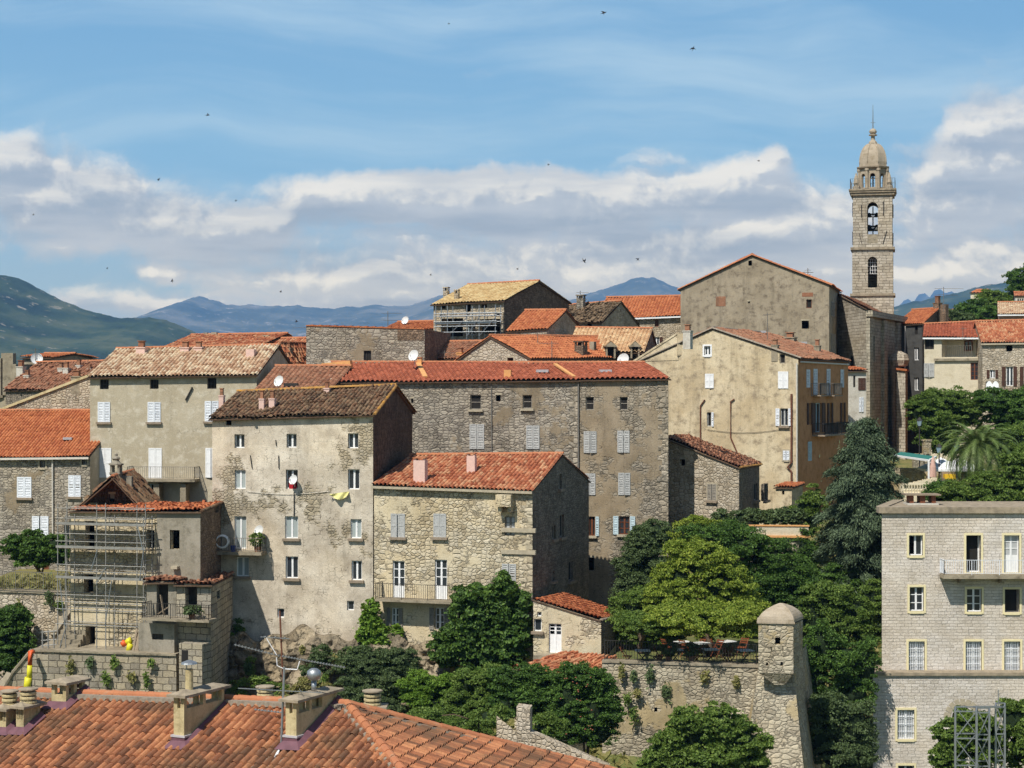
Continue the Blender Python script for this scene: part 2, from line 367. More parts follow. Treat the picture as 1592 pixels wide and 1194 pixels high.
M['dkwall'] = stone('dark_brown_shade_stone', [H('#4d423a'), H('#67584b'), H('#7c6b5b')], H('#40362e'), size=(.16, .34), seed=6, stain=.5)  # dark brown stone; the gable shade is put into the colour
M['ash'] = stone('regular_granite_ashlar', [H('#8b8474'), H('#a8a08c'), H('#b7ae98'), H('#989080')], H('#5d564a'), kind='ashlar', size=(.52, .27), joint=.10, seed=7, distort=.08, stain=.3)
M['ashlow'] = stone('terrace_ashlar', [H('#878072'), H('#9f9887'), H('#b1a78f'), H('#8f897a')], H('#5a5347'), kind='ashlar', size=(.62, .33), joint=.13, seed=8, distort=.12, stain=.35)
M['bast'] = stone('bastion_stone', [H('#8b826f'), H('#aea48d'), H('#c2b89e'), H('#989180')], H('#847a66'), size=(.46, .26), plaster=(H('#b8a883'), H('#a39472'), .35, .35), seed=9, stain=.3, distort=.1)
M['tower'] = stone('tower_granite_courses', [H('#918878'), H('#b2a996'), H('#c3baa7'), H('#a09887')], H('#7a6f5c'), kind='ashlar', size=(.62, .26), joint=.13, seed=10, distort=.12, stain=.3)
M['rb'] = stone('pale_split_face_granite', [H('#c3bbab'), H('#d3cbbd'), H('#dcd5c8'), H('#cac2b3')], H('#bab09f'), kind='ashlar', size=(.40, .16), joint=.045, seed=11, distort=.07, stain=.2)
M['rub'] = stone('light_rubble', [H('#8f836f'), H('#b8ab93'), H('#c6bba6'), H('#a19680')], H('#837660'), size=(.36, .28), seed=12, stain=.25)
M['pier'] = stone('brownish_rubble', [H('#63564a'), H('#86735f'), H('#9a8570')], H('#54483c'), size=(.34, .24), seed=13, stain=.4)
M['ren'] = render_wall('beige_render', H('#b0a48c'), H('#bdb29b'), H('#cdc4b0'), seed=1, stain=.22)
M['ren2'] = render_wall('ochre_stained_render', H('#c3b08e'), H('#d9caab'), H('#9a8b74'), seed=2, stain=.48)
M['rengr'] = render_wall('grey_cement_render', H('#8f8878'), H('#a0988a'), H('#7d7667'), seed=3, stain=.4)
M['renbr'] = render_wall('brown_grey_old_render', H('#978a75'), H('#aa9d88'), H('#75695a'), seed=4, stain=.5)
M['renor'] = render_wall('orange_salmon_render', H('#c08a5e'), H('#c8946a'), H('#a8754e'), seed=5, stain=.2, cracks=False)
M['rencr'] = render_wall('cream_render', H('#cfc4ab'), H('#d6ccb5'), H('#c3b79c'), seed=6, stain=.08, cracks=False)
M['rendk'] = render_wall('dark_grey_shade_render', H('#4a4a48'), H('#555452'), H('#3f3f3d'), seed=7, stain=.2, cracks=False)  # dark tone holds the shade this house front stands in
M['renwh'] = render_wall('white_grey_render', H('#c4bfb3'), H('#cec9be'), H('#b2ab9d'), seed=8, stain=.2, cracks=False)
M['renpk'] = render_wall('pale_pink_render', H('#cfa99a'), H('#d4b1a3'), H('#c39a8a'), seed=9, stain=.12, cracks=False)
M['rencm'] = render_wall('yellowed_cream_render', H('#c9b78d'), H('#d3c49c'), H('#a7966f'), seed=10, stain=.34, cracks=False)
M['conc'] = render_wall('weathered_concrete', H('#958a76'), H('#a89d88'), H('#6f6656'), seed=11, stain=.35, cracks=False)
M['domec'] = render_wall('dome_lime_render', H('#a89a86'), H('#b5a895'), H('#94866f'), seed=12, stain=.3, cracks=False)
M['t_or'] = tiles_mat('new_orange_tiles', [H('#9c4c25'), H('#b85d2e'), H('#c96e3a'), H('#b05428')], H('#c07a2c'), .15, .2, 1)
M['t_red'] = tiles_mat('red_interlocking_tiles', [H('#8d4128'), H('#a64d30'), H('#b8593a'), H('#9a472c')], H('#b06a34'), .12, .25, 2)
M['t_can'] = tiles_mat('mixed_canal_tiles', [H('#8f4a30'), H('#b25a36'), H('#c2693f'), H('#cf8f68'), H('#a5502e')], H('#c9a183'), .12, .25, 3)
M['t_pink'] = tiles_mat('pale_pink_canal_tiles', [H('#9c6850'), H('#bd8c70'), H('#cfa58b'), H('#dbbda6'), H('#b07c60')], None, 0, .3, 4)
M['t_old'] = tiles_mat('old_mossy_canal_tiles', [H('#4d3527'), H('#6a4632'), H('#7f5138'), H('#8f6a50'), H('#5b3f2d')], H('#8c7f68'), .38, .4, 5, 2.2)
M['t_worn'] = tiles_mat('worn_red_brown_tiles', [H('#7d4a36'), H('#9a5b42'), H('#ad6c50'), H('#8a5a45')], H('#a3886f'), .3, .4, 6, 1.6)
M['t_ruin'] = tiles_mat('broken_brown_tiles', [H('#54402f'), H('#6f5542'), H('#866650')], H('#8b7b66'), .3, .45, 7, 1.5)
M['t_peach'] = tiles_mat('peach_canal_tiles', [H('#b07a55'), H('#cc9870'), H('#d9ad86'), H('#c28a62')], None, 0, .25, 8)
M['t_tan'] = tiles_mat('tan_new_tiles', [H('#b58a58'), H('#caa06c'), H('#d6b282'), H('#c09460')], None, 0, .2, 9)
M['t_fg'] = tiles_mat('foreground_orange_tiles', [H('#6b4434'), H('#9a5536'), H('#b86a42'), H('#c87a4c'), H('#ad603a'), H('#7d4a34')], H('#5f4a38'), .55, .55, 10, .16)
M['t_lich'] = tiles_mat('lichen_verge_tiles', [H('#a06a2c'), H('#b87f34'), H('#8a5a30')], H('#c08a2c'), .4, .3, 11)
M['ridge'] = tiles_mat('ridge_tiles', [H('#b0603a'), H('#c06f45'), H('#b96741')], H('#a58a70'), .2, .25, 12)
M['mortar'] = plain('ridge_mortar', H('#8d8273'), .95, var=.25, scale=8)
M['deck'] = plain('roof_boards', H('#5d4a3a'), .9, var=.2)
M['white'] = plain('white_paint', (.78, .78, .77), .55, var=.05)
M['whsh'] = plain('white_shutter_paint', H('#d9dde2'), .6, var=.08)
M['grsh'] = plain('weathered_grey_shutter', H('#a9a9a6'), .75, var=.2, scale=10)
M['grsh2'] = plain('old_wood_shutter', H('#8a8378'), .85, var=.25, scale=10)
M['blsh'] = plain('pale_blue_shutter', H('#b3c6cc'), .6, var=.08)
M['brsh'] = plain('dark_brown_shutter', H('#4a2f22'), .6, var=.15)
M['brwn'] = plain('brown_window_wood', H('#6e4028'), .55, var=.15)
M['redcl'] = plain('red_cloth', H('#a8202a'), .9)
M['yelcl'] = plain('pale_yellow_cloth', H('#d8cf8a'), .9, var=.15, scale=4)
M['glass'] = glass_mat('dark_window_glass', (.035, .042, .05))
M['curt'] = glass_mat('curtained_glass', (.42, .47, .46), .25, .4)
M['curtw'] = glass_mat('lace_curtained_glass', (.55, .56, .56), .3, .4)
M['dark'] = plain('unlit_interior', (.02, .018, .016), .95)
M['metal'] = plain('galvanised_steel', H('#9ea2a4'), .45, .7, .1)
M['tube'] = plain('dull_scaffold_tube', H('#8d8b85'), .6, .2, .2)
M['iron'] = plain('dark_ironwork', H('#3b3835'), .6, .3, .15)
M['irong'] = plain('greyish_ironwork', H('#77736c'), .6, .2, .15)
M['pipe'] = plain('pale_drain_pipe', H('#c9c2b6'), .6, var=.1)
M['pipeb'] = plain('rusty_brown_pipe', H('#6b4433'), .7, var=.2)
M['dish'] = plain('white_dish_paint', H('#d5d5d2'), .5, var=.04)
M['sill'] = plain('weathered_sill_stone', H('#8e7f6d'), .9, var=.2)
M['sillw'] = plain('cream_window_surround', H('#e0d3a8'), .7, var=.05)
M['lint'] = plain('granite_dressing', H('#a89d87'), .9, var=.15)
M['cornice'] = plain('mossy_cornice_stone', H('#938672'), .95, var=.3, scale=3)
M['flash'] = plain('purple_painted_flashing', H('#6a4850'), .65, var=.2, scale=3)
M['flash2'] = plain('pale_grey_flashing', H('#b3aeb0'), .5, var=.1)
M['lead'] = plain('grey_flashing', H('#a8a6a8'), .6, var=.15)
M['wood'] = plain('weathered_wood', H('#8b7c68'), .85, var=.2)
M['woodr'] = plain('reddish_chair_wood', H('#7a4228'), .6, var=.15)
M['tabtop'] = plain('pale_table_top', H('#cfcfca'), .5, var=.05)
M['orange'] = plain('orange_plastic', H('#cf5a2c'), .5, var=.15)
M['yellow'] = plain('yellow_plastic', H('#cfc62c'), .5, var=.15)
M['blue'] = plain('blue_plastic', H('#2b3f86'), .5)
M['bell'] = plain('dark_bronze', H('#2d2f2c'), .5, .6)
M['pink'] = plain('pale_pink_chimney_render', H('#d3b3a6'), .9, var=.08)
M['peachr'] = plain('ochre_mortar', H('#d09a62'), .9, var=.12)
M['cream'] = render_wall('cream_chimney_render', H('#bfae84'), H('#cdbd94'), H('#93835f'), seed=14, stain=.5, cracks=False)
M['black'] = plain('black_feathers', (.015, .015, .018), .7)
M['bark'] = plain('bark', H('#5a4b3c'), .95, var=.3, scale=5)
M['car'] = plain('pale_blue_grey_paint', H('#9fb0c4'), .3, var=.02)
M['bal'] = plain('cream_balustrade_stone', H('#d9ccae'), .8, var=.08)
M['awn'] = plain('green_awning_cloth', H('#2f6f66'), .8)
M['canvas'] = plain('white_canvas', H('#e8e8e6'), .8, var=.03)
M['cushion'] = plain('yellow_cushion', H('#d9b02a'), .8)
M['lamp'] = plain('frosted_lamp_glass', H('#8fa2ad'), .3)
M['lf_bright'] = leaf_mat('bright_yellow_green_leaves', H('#4c611e'), H('#788a30'), H('#b0b84e'), .30)
M['lf_dark'] = leaf_mat('deep_green_leaves', H('#283d16'), H('#436026'), H('#6f8e3c'), .22)
M['lf_mid'] = leaf_mat('mid_green_leaves', H('#3a5020'), H('#5c742f'), H('#8fa252'), .3)
M['lf_olive'] = leaf_mat('olive_grey_leaves', H('#3a4a2c'), H('#52633c'), H('#6a7a4e'), .2)
M['lf_ced'] = leaf_mat('blue_green_needles', H('#2a3626'), H('#47573f'), H('#7b8b68'), .1, .7)
M['lf_ivy'] = leaf_mat('ivy_leaves', H('#2a4020'), H('#466228'), H('#708c3a'), .22)
M['lf_ivyb'] = leaf_mat('light_ivy_leaves', H('#44601f'), H('#65852c'), H('#8ba642'), .28)
M['lf_palm'] = leaf_mat('palm_leaflets', H('#3d4f28'), H('#5c7038'), H('#86955a'), .15)
M['lf_dry'] = leaf_mat('dry_grass_blades', H('#6f6a3a'), H('#8c8450'), H('#5b6a30'), .2)
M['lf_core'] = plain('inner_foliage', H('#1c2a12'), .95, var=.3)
# ---------------------------------------------------------------- walls with real openings
def clip_poly(poly, outline):
    """clip polygon poly (2D) with convex CCW outline"""
    out = poly
    for i in range(len(outline)):
        a, b = outline[i], outline[(i + 1) % len(outline)]
        ex, ey = b[0] - a[0], b[1] - a[1]
        inp, out = out, []
        if not inp: return []
        for k in range(len(inp)):
            p, q = inp[k], inp[(k + 1) % len(inp)]
            dp = ex * (p[1] - a[1]) - ey * (p[0] - a[0]); dq = ex * (q[1] - a[1]) - ey * (q[0] - a[0])
            if dp >= -1e-9: out.append(p)
            if (dp > 1e-9 and dq < -1e-9) or (dp < -1e-9 and dq > 1e-9):
                t = dp / (dp - dq); out.append((p[0] + (q[0] - p[0]) * t, p[1] + (q[1] - p[1]) * t))
    return out
class Wall:
    def __init__(s, A, B):
        s.A = Vector(A[:2]); s.B = Vector(B[:2]); d = s.B - s.A; s.w = d.length; s.u = d / s.w
        s.n = Vector((s.u.y, -s.u.x)); s.holes = []
    def uz(s, px, py):
        x = (px - CX) / F; # A + u*U = t*(x,1)
        det = s.u.x * (-1) - s.u.y * (-x)
        # [u.x  -x][U]   [-A.x]
        # [u.y  -1][t] = [-A.y]
        U = ((-s.A.x) * (-1) - (-x) * (-s.A.y)) / det
        t = (s.u.x * (-s.A.y) - s.u.y * (-s.A.x)) / det
        return U, (HY - py) / F * t
    def pt(s, u, z, off=0.0):
        return Vector((s.A.x + s.u.x * u + s.n.x * off, s.A.y + s.u.y * u + s.n.y * off, z))
    def rect(s, r):
        u0, z1 = s.uz(r[0], r[1]); u1, z0 = s.uz(r[2], r[3])
        um, zt = s.uz((r[0] + r[2]) / 2, r[1]); _, zb = s.uz((r[0] + r[2]) / 2, r[3])
        return u0, zb, u1, zt
    def bx(s, mb, u0, z0, u1, z1, o0, o1, m=0):
        """box in wall coordinates, offsets o0<o1 outward"""
        mb.obox(s.pt(u0, z0, o0), Vector((s.u.x, s.u.y, 0)) * (u1 - u0), Vector((s.n.x, s.n.y, 0)) * (o1 - o0), (0, 0, z1 - z0), m)
def wall_faces(mb, W, outline, m=0, holes=None, depth=.22, wob=0.0):
    holes = W.holes if holes is None else holes
    us = sorted(set([min(p[0] for p in outline), max(p[0] for p in outline)] + [h[0] for h in holes] + [h[2] for h in holes]))
    zs = sorted(set([min(p[1] for p in outline), max(p[1] for p in outline)] + [h[1] for h in holes] + [h[3] for h in holes]))
    area = sum(outline[i][0] * outline[(i + 1) % len(outline)][1] - outline[(i + 1) % len(outline)][0] * outline[i][1] for i in range(len(outline)))
    if area < 0: outline = outline[::-1]
    for i in range(len(us) - 1):
        for j in range(len(zs) - 1):
            cu, cz = (us[i] + us[i + 1]) / 2, (zs[j] + zs[j + 1]) / 2
            if us[i + 1] - us[i] < 1e-5 or zs[j + 1] - zs[j] < 1e-5: continue
            if any(h[0] < cu < h[2] and h[1] < cz < h[3] for h in holes): continue
            p = clip_poly([(us[i], zs[j]), (us[i + 1], zs[j]), (us[i + 1], zs[j + 1]), (us[i], zs[j + 1])], outline)
            if len(p) >= 3: mb.face([W.pt(a, b) for a, b in p], m)
    for h in holes:
        u0, z0, u1, z1 = h[:4]; d = h[4] if len(h) > 4 else depth
        q = [(u0, z0), (u1, z0), (u1, z1), (u0, z1)]
        for k in range(4):
            a, b = q[k], q[(k + 1) % 4]
            mb.face([W.pt(*a), W.pt(*a, -d), W.pt(*b, -d), W.pt(*b)], m)
        if len(h) > 5 and h[5]:                       # round head: fill the two corners
            r = (u1 - u0) / 2; cu = (u0 + u1) / 2; cz = z1 - r; K = 8
            for sgn in (-1, 1):
                arc = [(cu + sgn * r * math.cos(k * math.pi / 2 / K), cz + r * math.sin(k * math.pi / 2 / K)) for k in range(K + 1)]
                for k in range(K):
                    tri = [W.pt(*arc[k], .002), W.pt(*arc[k + 1], .002), W.pt(cu + sgn * r, z1, .002)]
                    if sgn < 0: tri = tri[::-1]
                    mb.face(tri if sgn > 0 else tri, m)
                    qd = [W.pt(*arc[k], .002), W.pt(*arc[k], -d), W.pt(*arc[k + 1], -d), W.pt(*arc[k + 1], .002)]
                    mb.face(qd if sgn < 0 else qd[::-1], m)

# ---------------------------------------------------------------- tiled roof slopes
rng = np.random.default_rng(7)
PROF = [(0, 0), (.10, .02), (.22, .62), (.36, .94), (.5, 1.0), (.64, .94), (.78, .62), (.90, .02)]
PROF2 = [(0, .0), (.2, .1), (.45, .9), (.6, 1.0), (.75, .85), (.9, .1)]
def tile_quad(p00, p10, p11, p01, pitch=.22, row=.36, amp=.08, lift=.028, jit=.0, old=0.0, prof=PROF):
    """returns (verts, faces, uvs) of a corrugated tiled sheet; p00-p10 is the eave, p01-p11 the ridge"""
    p00, p10, p11, p01 = [np.array(p, float) for p in (p00, p10, p11, p01)]
    wid = max(np.linalg.norm(p10 - p00), np.linalg.norm(p11 - p01)); ln = (np.linalg.norm(p01 - p00) + np.linalg.norm(p11 - p10)) / 2
    nc = max(2, int(round(wid / pitch))); nr = max(1, int(round(ln / row)))
    N = np.cross(p10 - p00, p01 - p00); N /= np.linalg.norm(N)
    fr = np.array([p[0] for p in prof]); hh = np.array([p[1] for p in prof]); K = len(fr)
    s = np.concatenate([(np.arange(nc)[:, None] + fr[None, :]).ravel(), [nc]]); h = np.concatenate([np.tile(hh, nc), [hh[0]]])
    ci = np.minimum(np.floor(s + 1e-6).astype(int), nc - 1)
    V = []; UV = []
    edge = (p01 - p00) / ln
    for r in range(nr):
        J = rng.normal(0, 1, nc)[ci] * jit; E = rng.normal(0, 1, nc)[ci] * old
        for k, (t, lf, vv) in enumerate(((r / nr, lift, r + .03), ((r + 1) / nr, 0.0, r + .97))):
            sn = (s / nc)[:, None]
            base = (1 - sn) * ((1 - t) * p00 + t * p01) + sn * ((1 - t) * p10 + t * p11)
            z = h * amp + lf + J * (h > .1) + (.022 if old < .03 else .036) * (np.sin(s * pitch * 1.1 + t * 3 + nc) + np.sin(s * pitch * .53 - t * 4 + nr))
            base = base + N[None, :] * z[:, None]
            if k == 0: base = base + edge[None, :] * (E * (h > .1))[:, None]
            V.append(base); UV.append(np.stack([s, np.full_like(s, vv)], 1))
    V = np.array(V); UV = np.array(UV); a, b = V.shape[:2]
    idx = np.arange(a * b).reshape(a, b)
    q = np.stack([idx[:-1, :-1], idx[:-1, 1:], idx[1:, 1:], idx[1:, :-1]], -1)
    uvq = np.stack([UV[:-1, :-1], UV[:-1, 1:], UV[1:, 1:], UV[1:, :-1]], 2).copy()
    uvq[..., 0] = np.clip(uvq[..., 0], np.floor(UV[:-1, :-1, 0] + 1e-4)[..., None] + .02, np.floor(UV[:-1, :-1, 0] + 1e-4)[..., None] + .98)
    odd = np.arange(a - 1) % 2 == 1
    uvq[odd, :, :, 1] = np.ceil(UV[:-1, :-1, 1])[odd][..., None] + .05
    return V.reshape(-1, 3), q.reshape(-1, 4), uvq.reshape(-1, 2)
class RoofMesh:
    """collects tile sheets (material 0), deck and trim boxes (material 1), ridge caps (material 2)"""
    def __init__(s): s.V = []; s.F = []; s.U = []; s.M = []; s.n = 0; s.mb = MB(); s.planes = []
    def sheet(s, a, b, c, d, m=0, deck=True, th=.10, **kw):
        V, q, U = tile_quad(a, b, c, d, **kw)
        s.V.append(V); s.F += (q + s.n).tolist(); s.U.append(U); s.M += [m] * len(q); s.n += len(V)
        a, b, c, d = [Vector(p) for p in (a, b, c, d)]
        N = (b - a).cross(d - a).normalized(); s.planes.append((a, N))
        if deck:
            top = [p - N * .06 for p in (a, b, c, d)]; bot = [p - N * (th + .02) for p in (a, b, c, d)]
            bl = lambda q, u, v: (q[0] * (1 - u) + q[1] * u) * (1 - v) + (q[3] * (1 - u) + q[2] * u) * v
            for q, rv in ((top, 0), (bot, 1)):
                for i in range(6):
                    for j in range(6):
                        f = [bl(q, i / 6, j / 6), bl(q, (i + 1) / 6, j / 6), bl(q, (i + 1) / 6, (j + 1) / 6), bl(q, i / 6, (j + 1) / 6)]
                        s.mb.face(f[::-1] if rv else f, 1)
            for i in range(4): s.mb.face([bot[i], bot[(i + 1) % 4], top[(i + 1) % 4], top[i]], 1)
    def clipped(s, a, b, c, d, poly, m=0, **kw):
        """tile sheet on the plane a,b,d cut to the polygon"""
        V, q, U = tile_quad(a, b, c, d, **kw)
        me = bpy.data.meshes.new('tmp'); me.from_pydata(V.tolist(), [], q.tolist())
        ul = me.uv_layers.new(name='UVMap'); ul.data.foreach_set('uv', U.astype(np.float32).ravel())
        bm = bmesh.new(); bm.from_mesh(me)
        A = Vector(a); N = (Vector(b) - A).cross(Vector(d) - A).normalized(); cen = sum((Vector(p) for p in poly), Vector()) / len(poly)
        for i in range(len(poly)):
            p, r = Vector(poly[i]), Vector(poly[(i + 1) % len(poly)])
            no = (r - p).cross(N).normalized()
            if (cen - p).dot(no) > 0: no = -no
            bmesh.ops.bisect_plane(bm, geom=bm.verts[:] + bm.edges[:] + bm.faces[:], plane_co=p, plane_no=no, clear_outer=True)
        bm.to_mesh(me); bm.free()
        for v in me.vertices: s.V.append(np.array([v.co[:]]))
        for pg in me.polygons: s.F.append([i + s.n for i in pg.vertices]); s.M.append(m)
        s.U.append(np.array([l.uv[:] for l in me.uv_layers[0].data])); s.n += len(me.vertices)
        bpy.data.meshes.remove(me); s.planes.append((A, N))
        top = [Vector(p) - N * .012 for p in poly]; bot = [Vector(p) - N * .12 for p in poly]
        s.mb.face(top, 1); s.mb.face(bot[::-1], 1)
        for i in range(len(poly)): s.mb.face([bot[i], bot[(i + 1) % len(poly)], top[(i + 1) % len(poly)], top[i]], 1)
    def ridge(s, a, b, r=.11, m=2, seg=.42, sag=0.0):
        a = Vector(a); b = Vector(b); L = (b - a).length; n = max(1, int(L / seg)); d = (b - a) / L
        side = d.cross(Vector((0, 0, 1))).normalized(); up = side.cross(d)
        for i in range(n):
            p = a + d * (L * i / n); q = a + d * (L * (i + 1) / n + .03); K = 6; r1 = r * 1.08; r2 = r * .92
            ra = [p + side * math.cos(math.pi * k / K) * r1 + up * (math.sin(math.pi * k / K) * r1 - r * .25) for k in range(K + 1)]
            rb = [q + side * math.cos(math.pi * k / K) * r2 + up * (math.sin(math.pi * k / K) * r2 - r * .25) for k in range(K + 1)]
            for k in range(K): s.mb.face([ra[k], ra[k + 1], rb[k + 1], rb[k]], m, [(i + .5, 40.5)] * 4)
            s.mb.face(ra, m, [(i + .5, 40.5)] * (K + 1))
    def build(s, name, mats, parent):
        V = np.concatenate(s.V) if s.V else np.zeros((0, 3)); n0 = len(V)
        if s.mb.v: V = np.concatenate([V, np.array([p[:] for p in s.mb.v])])
        F_ = s.F + [[i + n0 for i in f] for f in s.mb.f]
        U = np.concatenate(s.U + ([np.array(s.mb.uv)] if s.mb.uv else []))
        return mesh_obj(name, V, F_, U, s.M + s.mb.mi, mats, parent)

# ---------------------------------------------------------------- buildings
ALLB = []
class Bld:
    def __init__(s, name, label, A, B, depth, zb, eave, kind='x', ridge=None, apex=None, rf=.5, back=None, wm='gran', rm='t_or', side=None,
                 ang=None, ov=.30, gov=.12, pitch=.22, row=.36, jit=.006, old=.015, amp=.085, verge=None, cat='house', group=None, noback=False, fas=None, ridgecap=True, noright=False):
        a = at(A[0], 0, A[1]); b = at(B[0], 0, B[1]); s.F = Wall(a, b); n = -s.F.n
        if ang is not None: n = Vector((math.sin(R(ang)), math.cos(R(ang))))
        c = s.F.B + n * depth; d = s.F.A + n * depth
        s.R = Wall(s.F.B, c); s.K = Wall(c, d); s.L = Wall(d, s.F.A); s.depth = depth; s.zb = zb; s.kind = kind; s.n = n
        s.root = thing(name, label, cat, (s.F.A.x, s.F.A.y, zb), group)
        s.wm = wm; s.side = side or wm; s.rm = rm; s.kw = dict(pitch=pitch, row=row, jit=jit, old=old, amp=amp); s.ov = ov; s.gov = gov
        s.verge = verge; s.fas = fas; s.ridgecap = ridgecap
        s.zA = zat(eave[0], A[1]); s.zB = zat(eave[1], B[1]); w = s.F.w; s.rf = rf; s.todo = []; s.extra = []
        Yr = lambda X, t: None
        if kind == 'x':
            yl = (s.F.A + n * depth * rf); yr = (s.F.B + n * depth * rf)
            s.zL = zat(ridge[0], yl.y); s.zR = zat(ridge[1], yr.y)
            s.zC = s.zB if back is None else zat(back, c.y); s.zD = s.zA + (s.zC - s.zB)
            s.oF = [(0, zb), (w, zb), (w, s.zB), (0, s.zA)]
            s.oR = [(0, zb), (depth, zb), (depth, s.zC), (depth * rf, s.zR), (0, s.zB)]
            s.oK = [(0, zb), (w, zb), (w, s.zD), (0, s.zC)]
            s.oL = [(0, zb), (depth, zb), (depth, s.zA), (depth * (1 - rf), s.zL), (0, s.zD)]
        elif kind == 'y':
            ua, za = s.F.uz(*apex); s.ua, s.za = ua, za; s.zC, s.zD = s.zB, s.zA
            if back is not None: s.zk = zat(back, (s.F.B + n * depth).y)
            else: s.zk = za
            dz = s.zk - za; s.zC += dz; s.zD += dz
            s.oF = [(0, zb), (w, zb), (w, s.zB), (ua, za), (0, s.zA)]
            s.oR = [(0, zb), (depth, zb), (depth, s.zC), (0, s.zB)]
            s.oK = [(0, zb), (w, zb), (w, s.zD), (w - ua, s.zk), (0, s.zC)]
            s.oL = [(0, zb), (depth, zb), (depth, s.zA), (0, s.zD)]
        elif kind == 'mono':
            s.zD = zat(ridge[0], d.y); s.zC = zat(ridge[1], c.y)
            s.oF = [(0, zb), (w, zb), (w, s.zB), (0, s.zA)]; s.oR = [(0, zb), (depth, zb), (depth, s.zC), (0, s.zB)]
            s.oK = [(0, zb), (w, zb), (w, s.zD), (0, s.zC)]; s.oL = [(0, zb), (depth, zb), (depth, s.zA), (0, s.zD)]
        else:
            s.zC = s.zB; s.zD = s.zA
            s.oF = [(0, zb), (w, zb), (w, s.zB), (0, s.zA)]; s.oR = [(0, zb), (depth, zb), (depth, s.zC), (0, s.zB)]
            s.oK = [(0, zb), (w, zb), (w, s.zD), (0, s.zC)]; s.oL = [(0, zb), (depth, zb), (depth, s.zA), (0, s.zD)]
        ALLB.append(s)
    def P3(s, u, t, z):                         # plan position u along front, t along depth
        p = s.F.A + s.F.u * u + s.n * t; return Vector((p.x, p.y, z))
    def finish(s, roof=True):
        mb = MB()
        for W, o, m in ((s.F, s.oF, 0), (s.R, s.oR, 1), (s.K, s.oK, 1), (s.L, s.oL, 1)): wall_faces(mb, W, o, m)
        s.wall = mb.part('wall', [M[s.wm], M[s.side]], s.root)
        for fn in s.todo: fn()
        s.roof = None
        if not roof: return s
        rm = RoofMesh(); w, D, ov, gv = s.F.w, s.depth, s.ov, s.gov
        if s.kind == 'x':
            r = D * s.rf; kL = (s.zL - s.zA) / r; kR = (s.zR - s.zB) / r
            a = s.P3(-gv, -ov, s.zA - kL * ov + .05); b = s.P3(w + gv, -ov, s.zB - kR * ov + .05)
            c = s.P3(w + gv, r, s.zR + .05); d = s.P3(-gv, r, s.zL + .05)
            rm.sheet(a, b, c, d, **s.kw)
            k2 = (s.zR - s.zC) / (D - r); e = s.P3(w + gv, D + ov, s.zC - k2 * ov + .05); f = s.P3(-gv, D + ov, s.zD - k2 * ov + .05)
            rm.sheet(e, f, d, c, **s.kw)
            if s.ridgecap: rm.ridge(d + Vector((0, 0, .06)), c + Vector((0, 0, .06)))
            if s.verge: rm.ridge(b, c, .1, 2); rm.ridge(e, c, .1, 2)
            s.ridge_line = (d, c)
        elif s.kind == 'y':
            kB = (s.za - s.zB) / (w - s.ua); kA = (s.za - s.zA) / s.ua; dz = (s.zk - s.za) / D
            fr = s.P3(s.ua, -gv, s.za + .05 - dz * gv); bk = s.P3(s.ua, D + gv, s.zk + .05)
            a = s.P3(w + ov, -gv, s.zB - kB * ov + .05); b = s.P3(w + ov, D + gv, s.zC - kB * ov + .05)
            rm.sheet(a, b, bk, fr, **s.kw)
            c = s.P3(-ov, D + gv, s.zD - kA * ov + .05); d = s.P3(-ov, -gv, s.zA - kA * ov + .05)
            rm.sheet(c, d, fr, bk, **s.kw)
            if s.ridgecap: rm.ridge(fr + Vector((0, 0, .06)), bk + Vector((0, 0, .06)))
            if s.verge: rm.ridge(a, fr, .09, 2); rm.ridge(d, fr, .09, 2)
        elif s.kind == 'mono':
            kL = (s.zD - s.zA) / D; kR = (s.zC - s.zB) / D
            a = s.P3(-gv, -ov, s.zA - kL * ov + .05); b = s.P3(w + gv, -ov, s.zB - kR * ov + .05)
            c = s.P3(w + gv, D + .1, s.zC + .05); d = s.P3(-gv, D + .1, s.zD + .05)
            rm.sheet(a, b, c, d, **s.kw)
            if s.verge: rm.ridge(b, c, .09, 2)
        if s.kind in ('x', 'mono') and s.fas:
            rm.mb.beam(a + Vector((0, 0, -.09)), b + Vector((0, 0, -.09)), .09, .13, 3)
        s.rmesh = rm
        s.roof = rm.build('roof', [M[s.rm], M['deck'], M['ridge'] if not s.verge else M[s.verge], M[s.fas or 'deck']], s.root)
        return s
    def on_roof(s, px, py):
        d = Vector(((px - CX) / F, 1, (HY - py) / F)); best = None
        for A, N in s.rmesh.planes:
            k = d.dot(N)
            if k >= -1e-6: continue
            t = A.dot(N) / k
            if t > 0 and (best is None or t < best): best = t
        return d * (best or s.F.A.y)

